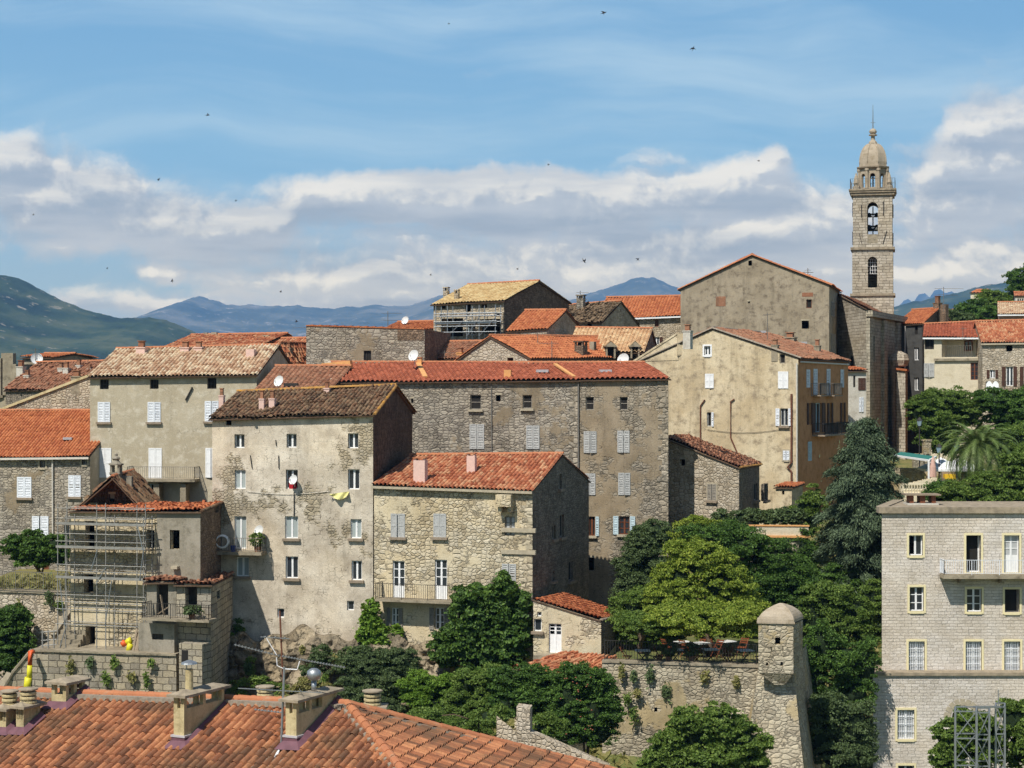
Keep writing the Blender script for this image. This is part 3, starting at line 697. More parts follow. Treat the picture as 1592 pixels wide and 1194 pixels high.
def leaf_shutter(mb, W, u0, z0, u1, z1, off, m=0, louv=True):
    """one shutter leaf: frame and louvres"""
    t = .035; fw = min(.07, (u1 - u0) * .2)
    W.bx(mb, u0, z0, u0 + fw, z1, off, off + t, m); W.bx(mb, u1 - fw, z0, u1, z1, off, off + t, m)
    W.bx(mb, u0 + fw, z0, u1 - fw, z0 + .09, off, off + t, m); W.bx(mb, u0 + fw, z1 - .09, u1 - fw, z1, off, off + t, m)
    zm = (z0 + z1) / 2; W.bx(mb, u0 + fw, zm - .045, u1 - fw, zm + .045, off, off + t, m)
    if louv:
        n = max(6, int((z1 - z0) / .11))
        for k in range(n):
            z = z0 + .09 + (z1 - z0 - .18) * (k + .5) / n
            if abs(z - zm) < .05: continue
            a = W.pt(u0 + fw, z + .036, off + .004); b = W.pt(u1 - fw, z + .036, off + .004); c = W.pt(u1 - fw, z - .030, off + .030); d = W.pt(u0 + fw, z - .030, off + .030)
            mb.face([d, c, b, a], m)
        W.bx(mb, u0 + fw, z0 + .09, u1 - fw, z1 - .09, off - .004, off + .002, m + 1)  # darker panel puts the grey shading between the slats into colour
    else:
        W.bx(mb, u0 + fw, z0 + .09, u1 - fw, z1 - .09, off, off + t * .6, m)
def win(b, W, r, kind='pane', col='white', glass='glass', nv=1, nh=0, sill=None, sur=None, sh='whsh', louv=True, depth=.2, name=None, slabel=None, label=None, arch=False, panel=0.0, bars=None, ajar=False, wz=None):
    """a window or door opening in wall W of building b, given as a photo rectangle"""
    root = b.root; u0, z0, u1, z1 = wz or W.rect(r)
    if kind == 'shut' and slabel is None: pass
    W.holes.append((u0, z0, u1, z1, depth, arch))
    name = name or ('door' if z1 - z0 > 1.95 and kind == 'pane' else 'window')
    def go():
        mb = MB(); fw = .055; o = -depth + .02
        if kind != 'void':
            W.bx(mb, u0, z0, u0 + fw, z1, o, o + .06); W.bx(mb, u1 - fw, z0, u1, z1, o, o + .06)
            W.bx(mb, u0 + fw, z0, u1 - fw, z0 + fw, o, o + .06); W.bx(mb, u0 + fw, z1 - fw, u1 - fw, z1, o, o + .06)
            for k in range(nv):
                c = u0 + (u1 - u0) * (k + 1) / (nv + 1); ww = .05 if nv == 1 else .02
                W.bx(mb, c - ww, z0 + fw, c + ww, z1 - fw, o + .002, o + .064)
            for k in range(nh):
                c = z0 + panel + (z1 - z0 - panel) * (k + 1) / (nh + 1)
                W.bx(mb, u0 + fw, c - .02, u1 - fw, c + .02, o + .004, o + .055)
            if panel: W.bx(mb, u0 + fw, z0 + fw, u1 - fw, z0 + panel, o + .002, o + .045)
        else:
            W.bx(mb, u0 - .06, z1, u1 + .06, z1 + .12, -.14, .014)      # lintel over the bare opening
        wo = mb.part(name, M['lint'] if kind == 'void' else M[col], root, label=label)
        if kind != 'void':
            g_ = MB(); g_.face([W.pt(u0 + .02, z0 + .02, o + .03), W.pt(u1 - .02, z0 + .02, o + .03), W.pt(u1 - .02, z1 - .02, o + .03), W.pt(u0 + .02, z1 - .02, o + .03)])
            if kind == 'half':
                g_ = MB(); um = (u0 + u1) / 2; g_.face([W.pt(um, z0 + .02, o + .03), W.pt(u1 - .02, z0 + .02, o + .03), W.pt(u1 - .02, z1 - .02, o + .03), W.pt(um, z1 - .02, o + .03)])
            g_.part('glass', M[glass], wo)
        if kind == 'shut':
            um = (u0 + u1) / 2
            rj = random.Random(int(u0 * 977 + z0 * 131))
            for k_, (x0, x1) in enumerate(((u0 - .03, um - .006), (um + .006, u1 + .03))):
                an_ = R(rj.uniform(5, 16)) if rj.random() < .35 else 0; s_ = MB(); nw = Vector((-W.u.y, W.u.x)) * -1
                if k_ == 0: d_ = W.u * math.cos(an_) + W.n * math.sin(an_); h_ = W.pt(x0, 0).to_2d(); Wl = Wall(h_, h_ + d_ * (x1 - x0))
                else: d_ = W.u * math.cos(an_) - W.n * math.sin(an_); h_ = W.pt(x1, 0).to_2d(); Wl = Wall(h_ - d_ * (x1 - x0), h_)
                leaf_shutter(s_, Wl, 0, z0 - .02, x1 - x0, z1 + .02, .012, 0, louv); s_.part('shutter', [M[sh], M['grsh2']], wo, label=slabel)
        if kind == 'open' or ajar:
            hw = (u1 - u0) / 2
            for x0, x1 in ((u0 - hw - .04, u0 - .04), (u1 + .04, u1 + hw + .04)):
                if ajar == 'r' and x0 < u0: continue
                if ajar == 'l' and x0 > u0: continue
                s_ = MB(); leaf_shutter(s_, W, x0, z0, x1, z1, .03, 0, louv); s_.part('shutter', [M[sh], M['grsh2']], wo, label=slabel)
        if sill:
            s_ = MB(); W.bx(s_, u0 - .12, z0 - .14, u1 + .12, z0 - .002, -.05, .16); s_.part('sill', M[sill], wo)
        if sur:
            s_ = MB(); e = .11
            W.bx(s_, u0 - e, z0 - e, u0, z1 + e, -.1, .035); W.bx(s_, u1, z0 - e, u1 + e, z1 + e, -.1, .035)
            W.bx(s_, u0, z1, u1, z1 + e, -.1, .036); W.bx(s_, u0, z0 - e - .02, u1, z0, -.1, .07)
            s_.part('surround', M[sur], wo)
        if bars:
            s_ = MB(); n = max(3, int((u1 - u0) / .12))
            for k in range(1, n):
                c = u0 + (u1 - u0) * k / n; s_.beam(W.pt(c, z0, -.07), W.pt(c, z1, -.07), .018)
            for k in range(1, 4):
                c = z0 + (z1 - z0) * k / 4; s_.beam(W.pt(u0, c, -.06), W.pt(u1, c, -.06), .018)
            s_.part('bars', M[bars], wo)
    b.todo.append(go)
def corner_stones(b, W, u, side, z0, z1, mat='lint'):
    """dressed corner blocks, alternately long and short, a little proud of the wall"""
    mb = MB(); z = z0; k = 0; r = random.Random(int(z1 * 100))
    while z < z1 - .2:
        h = r.uniform(.24, .38); l = (.62 if k % 2 else .36) * r.uniform(.85, 1.15); a = (u - l if side > 0 else u)
        W.bx(mb, a, z + .015, a + l, min(z + h, z1), -.05, .022 + r.uniform(0, .012)); z += h; k += 1
    mb.part('corner_stonework', M[mat], b.root)
def railing(mb, pts, h=.95, gap=.12, m=0, r=.018, rr=.04, bot=.08):
    """vertical bar railing along a 3D polyline (points at the foot)"""
    for a, b in zip(pts, pts[1:]):
        a = Vector(a); b = Vector(b); L = (b - a).length; n = max(1, int(L / gap)); U = Vector((0, 0, h))
        mb.beam(a + U, b + U, rr, rr * .7, m); mb.beam(a + Vector((0, 0, bot)), b + Vector((0, 0, bot)), rr * .7, rr * .5, m)
        for k in range(n + 1):
            p = a + (b - a) * k / n; w = rr * .9 if k % 12 == 0 or k == n else r
            mb.beam(p + Vector((0, 0, bot if w == r else 0)), p + U, w, w, m)
def balcony(b, W, px0, px1, ytop, ybot, depth=.9, slab='conc', rail='iron', th=None, brackets=0, gap=.12, label=None):
    """ytop: handrail row, ybot: slab underside row, in the photo"""
    u0, zt = W.uz(px0, ytop); u1, _ = W.uz(px1, ytop); _, zb_ = W.uz((px0 + px1) / 2, ybot)
    k = (W.pt(u0, 0).y - depth) / W.pt(u0, 0).y; zt *= k; zb_ *= k; uc = (u0 + u1) / 2
    # the front edge stands nearer, so its photo columns fall a little inwards on the wall
    f0 = W.uz(px0, 0)[0]; off = W.pt(f0, 0, depth); sh0 = (off.x - (px0 - CX) / F * off.y); off1 = W.pt(u1, 0, depth); sh1 = (off1.x - (px1 - CX) / F * off1.y)
    u0 -= sh0; u1 -= sh1
    th = th or .14; mb = MB(); W.bx(mb, u0, zb_, u1, zb_ + th, .0, depth)
    for i in range(brackets):
        c = u0 + (u1 - u0) * (i + .5) / brackets; W.bx(mb, c - .1, zb_ - .28, c + .1, zb_, .0, depth * .55); W.bx(mb, c - .1, zb_ - .14, c + .1, zb_ - .001, depth * .55, depth * .85)
    so_ = mb.part('balcony', M[slab], b.root, label=label)
    r_ = MB(); z = zb_ + th; e = .04
    railing(r_, [W.pt(u0 + e, z, .02), W.pt(u0 + e, z, depth - e), W.pt(u1 - e, z, depth - e), W.pt(u1 - e, z, .02)], zt - z, gap, rr=.035)
    r_.part('railing', M[rail], so_)
    return u0, u1, z, so_
def chimney(b, px0, pyt, px1, pyb, mat='conc', cap='tile', sd=1.0, parent=None, name='chimney', down=.8, pot=None, rz=None):
    """box chimney through the roof of b, from its photo rectangle; sd = depth / width"""
    q = b.on_roof((px0 + px1) / 2, pyb); Y = q.y; w = (px1 - px0) / F * Y; ht = (pyb - pyt) / F * Y
    rz = math.atan2(b.F.u.y, b.F.u.x) if rz is None else rz
    mb = MB(); c = Vector((q.x, q.y + w * sd / 2, q.z - down)); H_ = ht + down
    if cap == 'tile':
        mb.box(c, w, w * sd, H_ - .16, 0, rz); ca, sa = math.cos(rz), math.sin(rz)
        for i in (-1, 1): mb.box(c + Vector((ca * i * w * .38, sa * i * w * .38, H_ - .16)), w * .14, w * sd * .8, .1, 0, rz)
        top = c + Vector((0, 0, H_ - .06)); mb.box(top, w * 1.12, w * sd * 1.12, .05, 1, rz)
    elif cap == 'slab':
        mb.box(c, w, w * sd, H_ - .3, 0, rz); ca, sa = math.cos(rz), math.sin(rz)
        for i in (-1, 1):
            for j in (-1, 1): mb.box(c + Vector((ca * i * w * .4 - sa * j * w * sd * .4, sa * i * w * .4 + ca * j * w * sd * .4, H_ - .3)), w * .18, w * sd * .18, .22, 0, rz)
        mb.box(c + Vector((0, 0, H_ - .08)), w * 1.2, w * sd * 1.2, .08, 0, rz); mb.box(c + Vector((0, 0, H_ - .3)), w * .5, w * sd * .5, .2, 2, rz)
    elif cap == 'pots':
        mb.box(c, w, w * sd, H_ * .72, 0, rz); mb.box(c + Vector((0, 0, H_ * .72)), w * 1.15, w * sd * 1.15, .07, 0, rz)
        mb.box(c + Vector((0, 0, H_ * .72 + .07)), w * .6, w * sd * .6, H_ * .22, 1, rz); mb.box(c + Vector((0, 0, H_ * .94 + .07)), w * .8, w * sd * .8, .05, 1, rz)
    else: mb.box(c, w, w * sd, H_, 0, rz)
    return mb.part(name, [M[mat], M['t_worn'] if cap != 'tile' else M['ridge'], M['dark']], parent or b.roof)
def dish(px, py, Y, r, label, aim=(-.5, -.8, .35), stem=.8, group='satellite dishes on roofs and balconies'):
    c = at(px, py, Y); a = Vector(aim).normalized(); x = a.cross(Vector((0, 0, 1))).normalized(); y = x.cross(a)
    t = thing('satellite_dish', label, 'satellite dish', tuple(c - Vector((0, 0, stem))), group)
    mb = MB(); K, n = 5, 20; rings = []
    for i in range(K + 1):
        rr = r * i / K; rings.append([c - a * (.22 * r) + a * (.32 * r * (i / K) ** 2) + (x * math.cos(2 * math.pi * j / n) + y * math.sin(2 * math.pi * j / n)) * rr for j in range(n)])
    for p, q in zip(rings, rings[1:]):
        for j in range(n):
            mb.face([p[j], p[(j + 1) % n], q[(j + 1) % n], q[j]]); mb.face([q[j] - a * .012, q[(j + 1) % n] - a * .012, p[(j + 1) % n] - a * .012, p[j] - a * .012])
    mb.part('reflector', M['dish'], t, smooth=True, weld=False)
    m2 = MB(); m2.tube([c - a * .25 * r, c - a * .4 * r - Vector((0, 0, r * .3)), c - a * .4 * r - Vector((0, 0, stem))], .025, 6)
    m2.part('mount', M['metal'], t)
    m3 = MB(); m3.tube([c - y * r * .9, c - y * r * .5 + a * r * .9], .012, 5); m3.box(c - y * r * .5 + a * r * .9, .05, .05, .09); m3.part('feed_arm', M['metal'], t)
    return t
def antenna(px, pyt, Y, h, label, n=1, az=.5, L=1.2):
    c = at(px, pyt, Y) - Vector((0, 0, h)); t = thing('roof_antenna', label, 'antenna', tuple(c), 'television antennas on the roofs')
    mb = MB(); mb.tube([c, c + Vector((0, 0, h))], .025, 6); mb.part('mast', M['irong'], t)
    for i in range(n):
        m = MB(); z = h - .15 - i * .55; d = Vector((math.cos(az + i * .5), math.sin(az + i * .5), 0)); o = Vector((-d.y, d.x, 0)); p = c + Vector((0, 0, z))
        m.beam(p - d * L * .3, p + d * L * .7, .025)
        for k in range(8):
            q = p - d * L * .3 + d * L * k / 7.5; m.beam(q - o * (.28 - k * .02), q + o * (.28 - k * .02), .012)
        m.part('aerial', M['irong'], t)
    return t

# ---------------------------------------------------------------- foliage
def leaves_np(cen, nrm, size, elong=1.6, seed=0, jitter=1.5):
    """one rhombus leaf per centre; returns V (4n x 3)"""
    r = np.random.default_rng(seed); n = len(cen)
    N = nrm + r.normal(0, jitter, (n, 3)); N /= np.linalg.norm(N, axis=1)[:, None] + 1e-9
    a = r.normal(0, 1, (n, 3)); T = np.cross(N, a); T /= np.linalg.norm(T, axis=1)[:, None] + 1e-9
    B = np.cross(N, T); s = size * r.uniform(.6, 1.3, (n, 1))
    L = T * s * elong * .5; Wd = B * s * .5
    V = np.stack([cen - L, cen - L * .1 + Wd, cen + L, cen - L * .1 - Wd], 1)
    V[:, 1] += N * s * .12; V[:, 3] += N * s * .12
    return V.reshape(-1, 3)
def crown(blobs, seed, clump=.38, leaf=.15, per=34, dens=1.0, front=True, gap=.18, elong=1.6, core=.72, up=.35):
    """leaf clumps over ellipsoids [(centre, (rx, ry, rz))]: returns leaf verts, core blobs"""
    r = np.random.default_rng(seed); C = []; NN = []
    for c, rad in blobs:
        c = np.array(c); rad = np.array(rad); area = 4 * math.pi * ((rad[0] * rad[1]) ** 1.6 / 3 + (rad[0] * rad[2]) ** 1.6 / 3 + (rad[1] * rad[2]) ** 1.6 / 3) ** (1 / 1.6)
        k = int(dens * area / (clump * clump) * .62) + 3
        d = r.normal(0, 1, (k * 2, 3)); d /= np.linalg.norm(d, axis=1)[:, None]
        if front: d = d[(d[:, 1] * -.8 + d[:, 2] * .4) > -.45]
        d = d[:k]; ph = r.uniform(0, 6, 3)
        g_ = np.sin(d[:, 0] * 5 + ph[0]) * np.sin(d[:, 1] * 5 + ph[1]) * np.sin(d[:, 2] * 5 + ph[2])
        d = d[g_ > -.5 + gap * .2 * 0]; rr = r.uniform(.78, 1.06, (len(d), 1)) + .10 * np.sin(d[:, :1] * 7 + ph[0]) * np.cos(d[:, 2:] * 6 + ph[1])
        cc = c + d * rad * rr; cr = clump * r.uniform(.45, 1.35, (len(d), 1))
        e = r.normal(0, 1, (len(d), per, 3)); e /= np.linalg.norm(e, axis=2)[..., None]
        e[..., 2] = np.abs(e[..., 2]) * .75 - .1
        rad_ = r.uniform(.3, 1.0, (len(d), per, 1)) ** .6 * np.where(r.random((len(d), per, 1)) < .08, 1.45, 1.0)
        pts = cc[:, None, :] + e * rad_ * cr[:, None, :]
        nn = e * .8 + d[:, None, :] * .5 + np.array([0, 0, up])
        C.append(pts.reshape(-1, 3)); NN.append(nn.reshape(-1, 3))
    C = np.concatenate(C); NN = np.concatenate(NN)
    keep = r.random(len(C)) < .93
    return leaves_np(C[keep], NN[keep], leaf, elong, seed + 1)
def sprout(B, seed, k=3):
    """add small offshoot blobs so that a crown has an uneven outline"""
    r = random.Random(seed); o = list(B)
    for c, rad in B:
        for _ in range(k):
            a = r.uniform(0, 2 * math.pi); e = r.uniform(-.5, 1.3); s_ = r.uniform(.22, .45)
            d = (math.cos(a) * math.cos(e), math.sin(a) * math.cos(e) * .8 - .15, math.sin(e))
            o.append(((c[0] + d[0] * rad[0] * 1.02, c[1] + d[1] * rad[1] * .9, c[2] + d[2] * rad[2] * 1.05), (rad[0] * s_, rad[1] * s_, rad[2] * s_)))
    return o
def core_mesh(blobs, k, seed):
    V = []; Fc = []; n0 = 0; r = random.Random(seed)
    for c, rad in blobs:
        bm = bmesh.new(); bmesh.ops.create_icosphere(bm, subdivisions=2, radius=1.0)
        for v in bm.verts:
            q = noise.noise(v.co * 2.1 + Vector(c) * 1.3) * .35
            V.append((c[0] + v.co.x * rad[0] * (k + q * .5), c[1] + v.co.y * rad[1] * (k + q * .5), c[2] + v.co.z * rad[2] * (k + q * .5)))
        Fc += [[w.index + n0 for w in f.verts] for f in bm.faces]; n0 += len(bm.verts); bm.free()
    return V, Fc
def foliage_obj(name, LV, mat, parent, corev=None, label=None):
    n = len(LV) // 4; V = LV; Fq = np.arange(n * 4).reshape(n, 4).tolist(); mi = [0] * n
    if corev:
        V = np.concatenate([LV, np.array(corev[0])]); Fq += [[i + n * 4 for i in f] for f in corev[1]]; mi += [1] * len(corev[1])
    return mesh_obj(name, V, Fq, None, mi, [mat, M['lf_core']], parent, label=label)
def pblobs(lst, Y, ry=None):
    """photo ellipses (px, py, rx, rz[, dY[, Yradius]]) to world ellipsoids at distance Y"""
    o = []
    for b in lst:
        y = Y + (b[4] if len(b) > 4 else 0); c = at(b[0], b[1], y); k = y / F
        o.append(((c.x, c.y, c.z), (b[2] * k, (b[5] if len(b) > 5 else b[2] * k * .85), b[3] * k)))
    return o
def trunk(parent, base, top, r0, r1, limbs=(), seed=0, name='trunk'):
    mb = MB(); r = random.Random(seed); a = Vector(base); b = Vector(top); n = 6; pts = []
    for i in range(n + 1):
        t = i / n; p = a.lerp(b, t); pts.append(p + Vector((r.uniform(-1, 1), r.uniform(-1, 1), 0)) * r0 * .5 * (0 if i == 0 else 1))
    mb.tube(pts, [r0 + (r1 - r0) * i / n for i in range(n + 1)], 8)
    for l in limbs:
        s_ = pts[r.randint(2, n)]; e = Vector(l); mid = s_.lerp(e, .5) + Vector((r.uniform(-.3, .3), r.uniform(-.3, .3), .25))
        mb.tube([s_, mid, e], [r1 * 1.0, r1 * .7, r1 * .3], 6)
    return mb.part(name, M['bark'], parent, smooth=True, weld=True)
def tree(name, label, blobs, Y, zg, mat, seed, cat='tree', leaf=.15, clump=.38, per=34, fine=.52, dens=1.0, tr=.22, group=None, elong=1.6, core=.7, base=None, trunk_on=True, up=.35, tname='trunk', front=True):
    B = pblobs(blobs, Y) if len(blobs[0]) != 2 else blobs
    leaf *= fine; per = int(per / fine ** 1.6); clump *= .82
    cx = sum(b[0][0] for b in B) / len(B); cy = sum(b[0][1] for b in B) / len(B); base = base or (cx, cy, zg)
    t = thing(name, label, cat, base, group)
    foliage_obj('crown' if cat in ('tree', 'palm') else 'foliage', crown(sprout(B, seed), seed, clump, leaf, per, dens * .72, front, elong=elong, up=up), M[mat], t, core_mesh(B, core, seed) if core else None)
    if trunk_on:
        top = (cx, cy, sum(b[0][2] for b in B) / len(B)); trunk(t, base, top, tr, tr * .45, [b[0] for b in B[:9]], seed, tname)
    return t
M['ashc'] = stone('dressed_corner_blocks', [H('#9a8f78'), H('#bcb196'), H('#cabfa5'), H('#a89d86')], H('#857a65'), size=(.9, .5), seed=31)
M['ashd'] = stone('dressed_grey_blocks', [H('#7f7869'), H('#a39a87'), H('#b3a995'), H('#8f8878')], H('#6b6355'), size=(.9, .5), seed=32)
# ================================================================ THE TOWN
# --- far left stone house with the bright orange roof
b = Bld('stone_house', 'granite house at the far left edge under a plain orange roof', (-70, 113), (140, 111), 10, -13, (709, 707), ridge=(640, 640), wm='gran2', rm='t_or', fas='pipe', gov=.05, row=.40, side='ren')
for r in ((62, 716, 70.5, 727), (127.5, 711, 135.5, 722)): win(b, b.F, r, 'pane', 'irong', nh=1, sur='lint')
for r in ((27.5, 742, 48.5, 773.5), (107.5, 739.5, 125, 772), (51, 803, 75, 834)): win(b, b.F, r, 'shut', sh='whsh', sill='sill')
win(b, b.F, (99, 811, 108, 852), 'pane', 'white', nv=0)
win(b, b.F, (66, 872, 76, 900), 'pane', 'brwn', 'dark', nv=0, panel=1.0, label='red brown door')
b.finish(); far_left = b
mb = MB(); mb.tube([b.F.pt(b.F.uz(83, 700)[0], -3.9, .12), b.F.pt(b.F.uz(83, 700)[0], -9.0, .08)], .055, 8); mb.part('drain_pipe', M['pipe'], b.root)
q = b.on_roof(106, 683); mb = MB(); mb.box(q + Vector((0, 0, -.02)), .55, .5, .14); mb.part('skylight', M['lead'], b.roof)
# --- tall beige rendered house
b = Bld('rendered_house', 'tall beige rendered house with white shutters under a pale pink canal tile roof', (140, 112.4), (399, 111), 10, -13, (585, 581), ridge=(544, 538), wm='ren', rm='t_pink', jit=.012, old=.02, pitch=.25, row=.42, amp=.095, ov=.32)
for r in ((155, 590, 169, 605), (233, 590, 246.5, 604.5), (322, 587.5, 336.5, 604.5)): win(b, b.F, r, 'pane', 'iron', 'dark', nv=2, nh=1, depth=.25)
for r in ((153, 625.5, 170.5, 656), (230.5, 625.5, 249, 656), (319.5, 624, 339, 655)): win(b, b.F, r, 'shut', sh='whsh', sill='sill')
for r in ((153.5, 697, 172.5, 742), (232, 697, 251, 743), (320.6, 697, 337, 742)): win(b, b.F, r, 'shut', sh='white', louv=False, name='door')
for r in ((213, 752, 224, 790), (227, 752, 240, 790)): win(b, b.F, r, 'pane', 'blsh', 'dark')
b.finish(); rh = b
balcony(b, b.F, 197, 303, 725.5, 749, 1.1, 'conc', 'irong', .16)
for c in (200, 217, 250, 291): mb = MB(); b.F.bx(mb, b.F.uz(c, 0)[0] - .18, -7.2, b.F.uz(c, 0)[0] + .18, -5.65, 0, .85); mb.part('arcade_pier', M['conc'], b.root)
for r in ((212, 530, 226, 551), (280.5, 531, 294, 549), (301.5, 531, 314.5, 548)): chimney(b, *r, mat='pink', cap='pots')
chimney(b, 383, 543, 396, 557, mat='pink', cap='none', sd=1.2)
mb = MB(); W = b.F; a = W.uz(289, 622); c = W.uz(299.5, 602); mb.beam(W.pt(*a, .06), W.pt(*c, .06), .12, .06); mb.part('wall_tie', M['iron'], b.root)
# --- white and cream peeling plaster house (centre left)
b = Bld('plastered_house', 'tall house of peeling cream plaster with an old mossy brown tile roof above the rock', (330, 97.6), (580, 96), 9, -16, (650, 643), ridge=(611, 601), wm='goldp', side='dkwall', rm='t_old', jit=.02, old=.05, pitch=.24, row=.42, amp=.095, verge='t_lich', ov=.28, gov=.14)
W = b.F
for r in ((364.5, 675, 380, 696.5), (445.5, 674.5, 461, 696), (541, 673.5, 557, 697)): win(b, W, r, 'pane', sur=None, depth=.26, glass='glass')
win(b, W, (351, 652, 360, 661), 'void')
win(b, W, (365, 730.5, 382, 760), glass='curt', depth=.2); win(b, W, (444.5, 730, 463, 760), glass='glass', depth=.25); win(b, W, (541, 729.5, 559, 761), glass='glass', depth=.22)
win(b, W, (364.5, 802.5, 383, 853), glass='curt', name='door', panel=.0); win(b, W, (443, 802.5, 463.5, 837), glass='curt', sill='sill'); win(b, W, (545, 807, 562, 837), glass='curt', sill='sill')
win(b, W, (367.5, 866, 387, 896), glass='curt', sill='sill'); win(b, W, (444, 865, 463.5, 899), glass='glass', sill='sill'); win(b, W, (546.5, 871.5, 562.7, 902), glass='glass', sill='sill')
win(b, W, (431, 946, 442, 960.5), nv=0); win(b, W, (539.5, 934, 550.5, 949), nv=0)
b.finish(); ph = b
mb = MB(); mb.tube([W.pt(*W.uz(385 + 16 * i, 764 + 4 * math.sin(i * .4)), .05) for i in range(9)], .014, 4); mb.part('cable', M['pipe'], b.root)
bl = balcony(b, W, 334, 406.5, 836, 863, 1.0, 'conc', 'irong', .17)
for px0, pt, px1, pb in ((340.5, 604, 348, 626), (403, 607, 411, 636), (418.5, 607, 427.5, 635), (504, 594, 512.5, 611)): chimney(b, px0, pt, px1, pb, mat='pink', cap='pots', sd=1.1)
for a, c in (((389.5, 708), (392.5, 728)), ((433.5, 708), (434, 728)), ((429, 684), (430, 693)), ((457.5, 765), (457.5, 802))): mb = MB(); mb.beam(W.pt(*W.uz(*a), .04), W.pt(*W.uz(*c), .04), .05, .04); mb.part('wall_tie', M['iron'], b.root)
# --- golden stone house with wrought iron balcony
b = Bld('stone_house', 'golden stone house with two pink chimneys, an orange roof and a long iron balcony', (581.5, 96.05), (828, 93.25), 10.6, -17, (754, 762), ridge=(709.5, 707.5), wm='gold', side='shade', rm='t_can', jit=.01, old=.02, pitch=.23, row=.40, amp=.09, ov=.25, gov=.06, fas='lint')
W = b.F
for r in ((609, 799, 629, 835), (675, 799, 693, 835)): win(b, W, r, 'shut', sh='grsh', sill='sill', depth=.05, louv=False, col='grsh')
win(b, W, (784.5, 803, 800.5, 833), 'pane', 'irong', 'curtw', nh=2, depth=.2)
for r in ((610.5, 872, 629, 933), (676, 870, 695, 933)): win(b, W, r, 'pane', 'white', nh=2, panel=.75, name='door', depth=.18)
win(b, W, (781.5, 877, 801.5, 911), 'shut', sh='grsh')
for r, aj in (((608.5, 945, 619.5, 979), 'open'), ((676, 945, 690, 979), 'open')): win(b, W, r, aj, 'white', nh=2, sh='grsh2')
win(b, W, (791, 944, 802, 979), 'pane', 'white', nh=1)
W2 = b.R
for r in ((869, 737, 873.6, 760), (870.5, 800, 877, 835), (858.5, 817, 864, 838), (884, 873, 891, 903), (858.5, 888, 862.5, 903)): win(b, W2, r, 'pane', 'grsh2', 'dark', nv=0, sill='sill')
b.finish(); gh = b
corner_stones(b, b.F, b.F.w, 1, -14, b.zB - .3, 'ashc')
balcony(b, W, 583, 711, 906.5, 937, 1.0, 'conc', 'iron', .13)
for r in ((644, 711, 663, 751), (726.5, 704, 740, 738.5)): chimney(b, *r, mat='pink', cap='tile', sd=.7)
mb = MB(); u0, z1 = W.uz(776.5, 768); u1, z0 = W.uz(800, 787)
W.bx(mb, u0, z0, u1, z1, -.02, .62); W.bx(mb, u0 + .05, z0 - .3, u0 + .25, z0, -.02, .42); W.bx(mb, u1 - .25, z0 - .3, u1 - .05, z0, -.02, .42); mb.part('oriel_box', M['gold'], b.root)
for y in (824, 858):
    mb = MB(); ue, ze = W.uz(828, y); W.bx(mb, ue - 1.7, ze - .14, ue + .18, ze + .08, -.1, .1); mb.part('bond_stone', M['lint'], b.root)
# --- lean-to cottage at its right foot
b = Bld('cottage', 'low stone lean-to with a white glazed door and pinkish orange roof by the terrace', (829, 92), (934.5, 91.2), 4.2, -17, (932, 965), kind='mono', ridge=(925, 957), ang=22, wm='gold', side='shade', rm='t_or', pitch=.22, ov=.05, gov=.02, jit=.01, verge='mortar')
W = b.F
win(b, W, (835, 951, 841.8, 958.5), nv=0); win(b, W, (829.8, 962, 842, 981.5), 'pane', 'white', nv=0, sill='sill'); win(b, W, (853, 969.5, 873, 1015.5), 'half', 'white', nv=1, nh=2, panel=.95, name='door')
b.finish()
mb = MB(); u0, z1 = W.uz(836, 1014); u1, z0 = W.uz(872, 1024); W.bx(mb, u0, z0, u1, z1, 0, 1.1); mb.part('door_step', M['conc'], b.root)
# --- small ruined roof below it
b = Bld('shed', 'tumbledown shed roof of old orange canal tiles half hidden by the bushes', (800, 87.6), (878, 85.4), 4.6, -19, (1040, 1074), kind='mono', ridge=(1014, 1024), ang=34, wm='gold', rm='t_can', pitch=.25, jit=.03, old=.06, amp=.095, ov=.1); b.finish()
# --- long granite building: two owners, one roof line
b = Bld('granite_building', 'long granite block with weathered grey shutters running behind the golden house', (523.5, 110.2), (901, 107.4), 10, -14, (594, 590.5), ridge=(565, 566), ang=-11, wm='gran2', rm='t_red', pitch=.30, row=.40, amp=.095, ov=.28, gov=.02)
W = b.F
for r in ((731, 614, 748, 636.5), (812.5, 614, 827, 635)): win(b, W, r, 'pane', 'grsh2', 'dark', nv=0, nh=1, sill='lint')
for r in ((771, 614, 778.5, 623.5), (639, 619.5, 642.5, 626)): win(b, W, r, 'void')
for r in ((731, 660, 752, 697.5), (819, 662, 838, 697.5)): win(b, W, r, 'shut', sh='grsh')
b.finish(); lb = b
corner_stones(b, b.F, b.F.w, 1, -9, b.zB - .3, 'ashd')
chimney(b, 784, 575, 795, 587, mat='peachr', cap='none', sd=.7); chimney(b, 649, 555, 656, 567, mat='peachr', cap='tile', sd=1)
for px in (843,):
    q = b.on_roof(px, 578); mb = MB(); mb.box(q + Vector((0, 0, -.03)), .75, .8, .16); mb.part('skylight', M['lead'], b.roof)
mb = MB(); mb.beam(b.P3(-.18, -.2, b.zA - .02), b.P3(-.18, 5, b.zL + .12), .42, .3); mb.beam(b.P3(-.18, 5, b.zL + .12), b.P3(-.18, 10, b.zD), .42, .3); mb.part('gable_parapet', M['rub'], b.root)
rm = MB(); a = b.on_roof(650, 566.5); c = b.on_roof(661, 588); rm.beam(a + Vector((0, 0, .08)), c + Vector((0, 0, .08)), .3, .1); rm.part('mortar_strip', M['peachr'], b.roof)
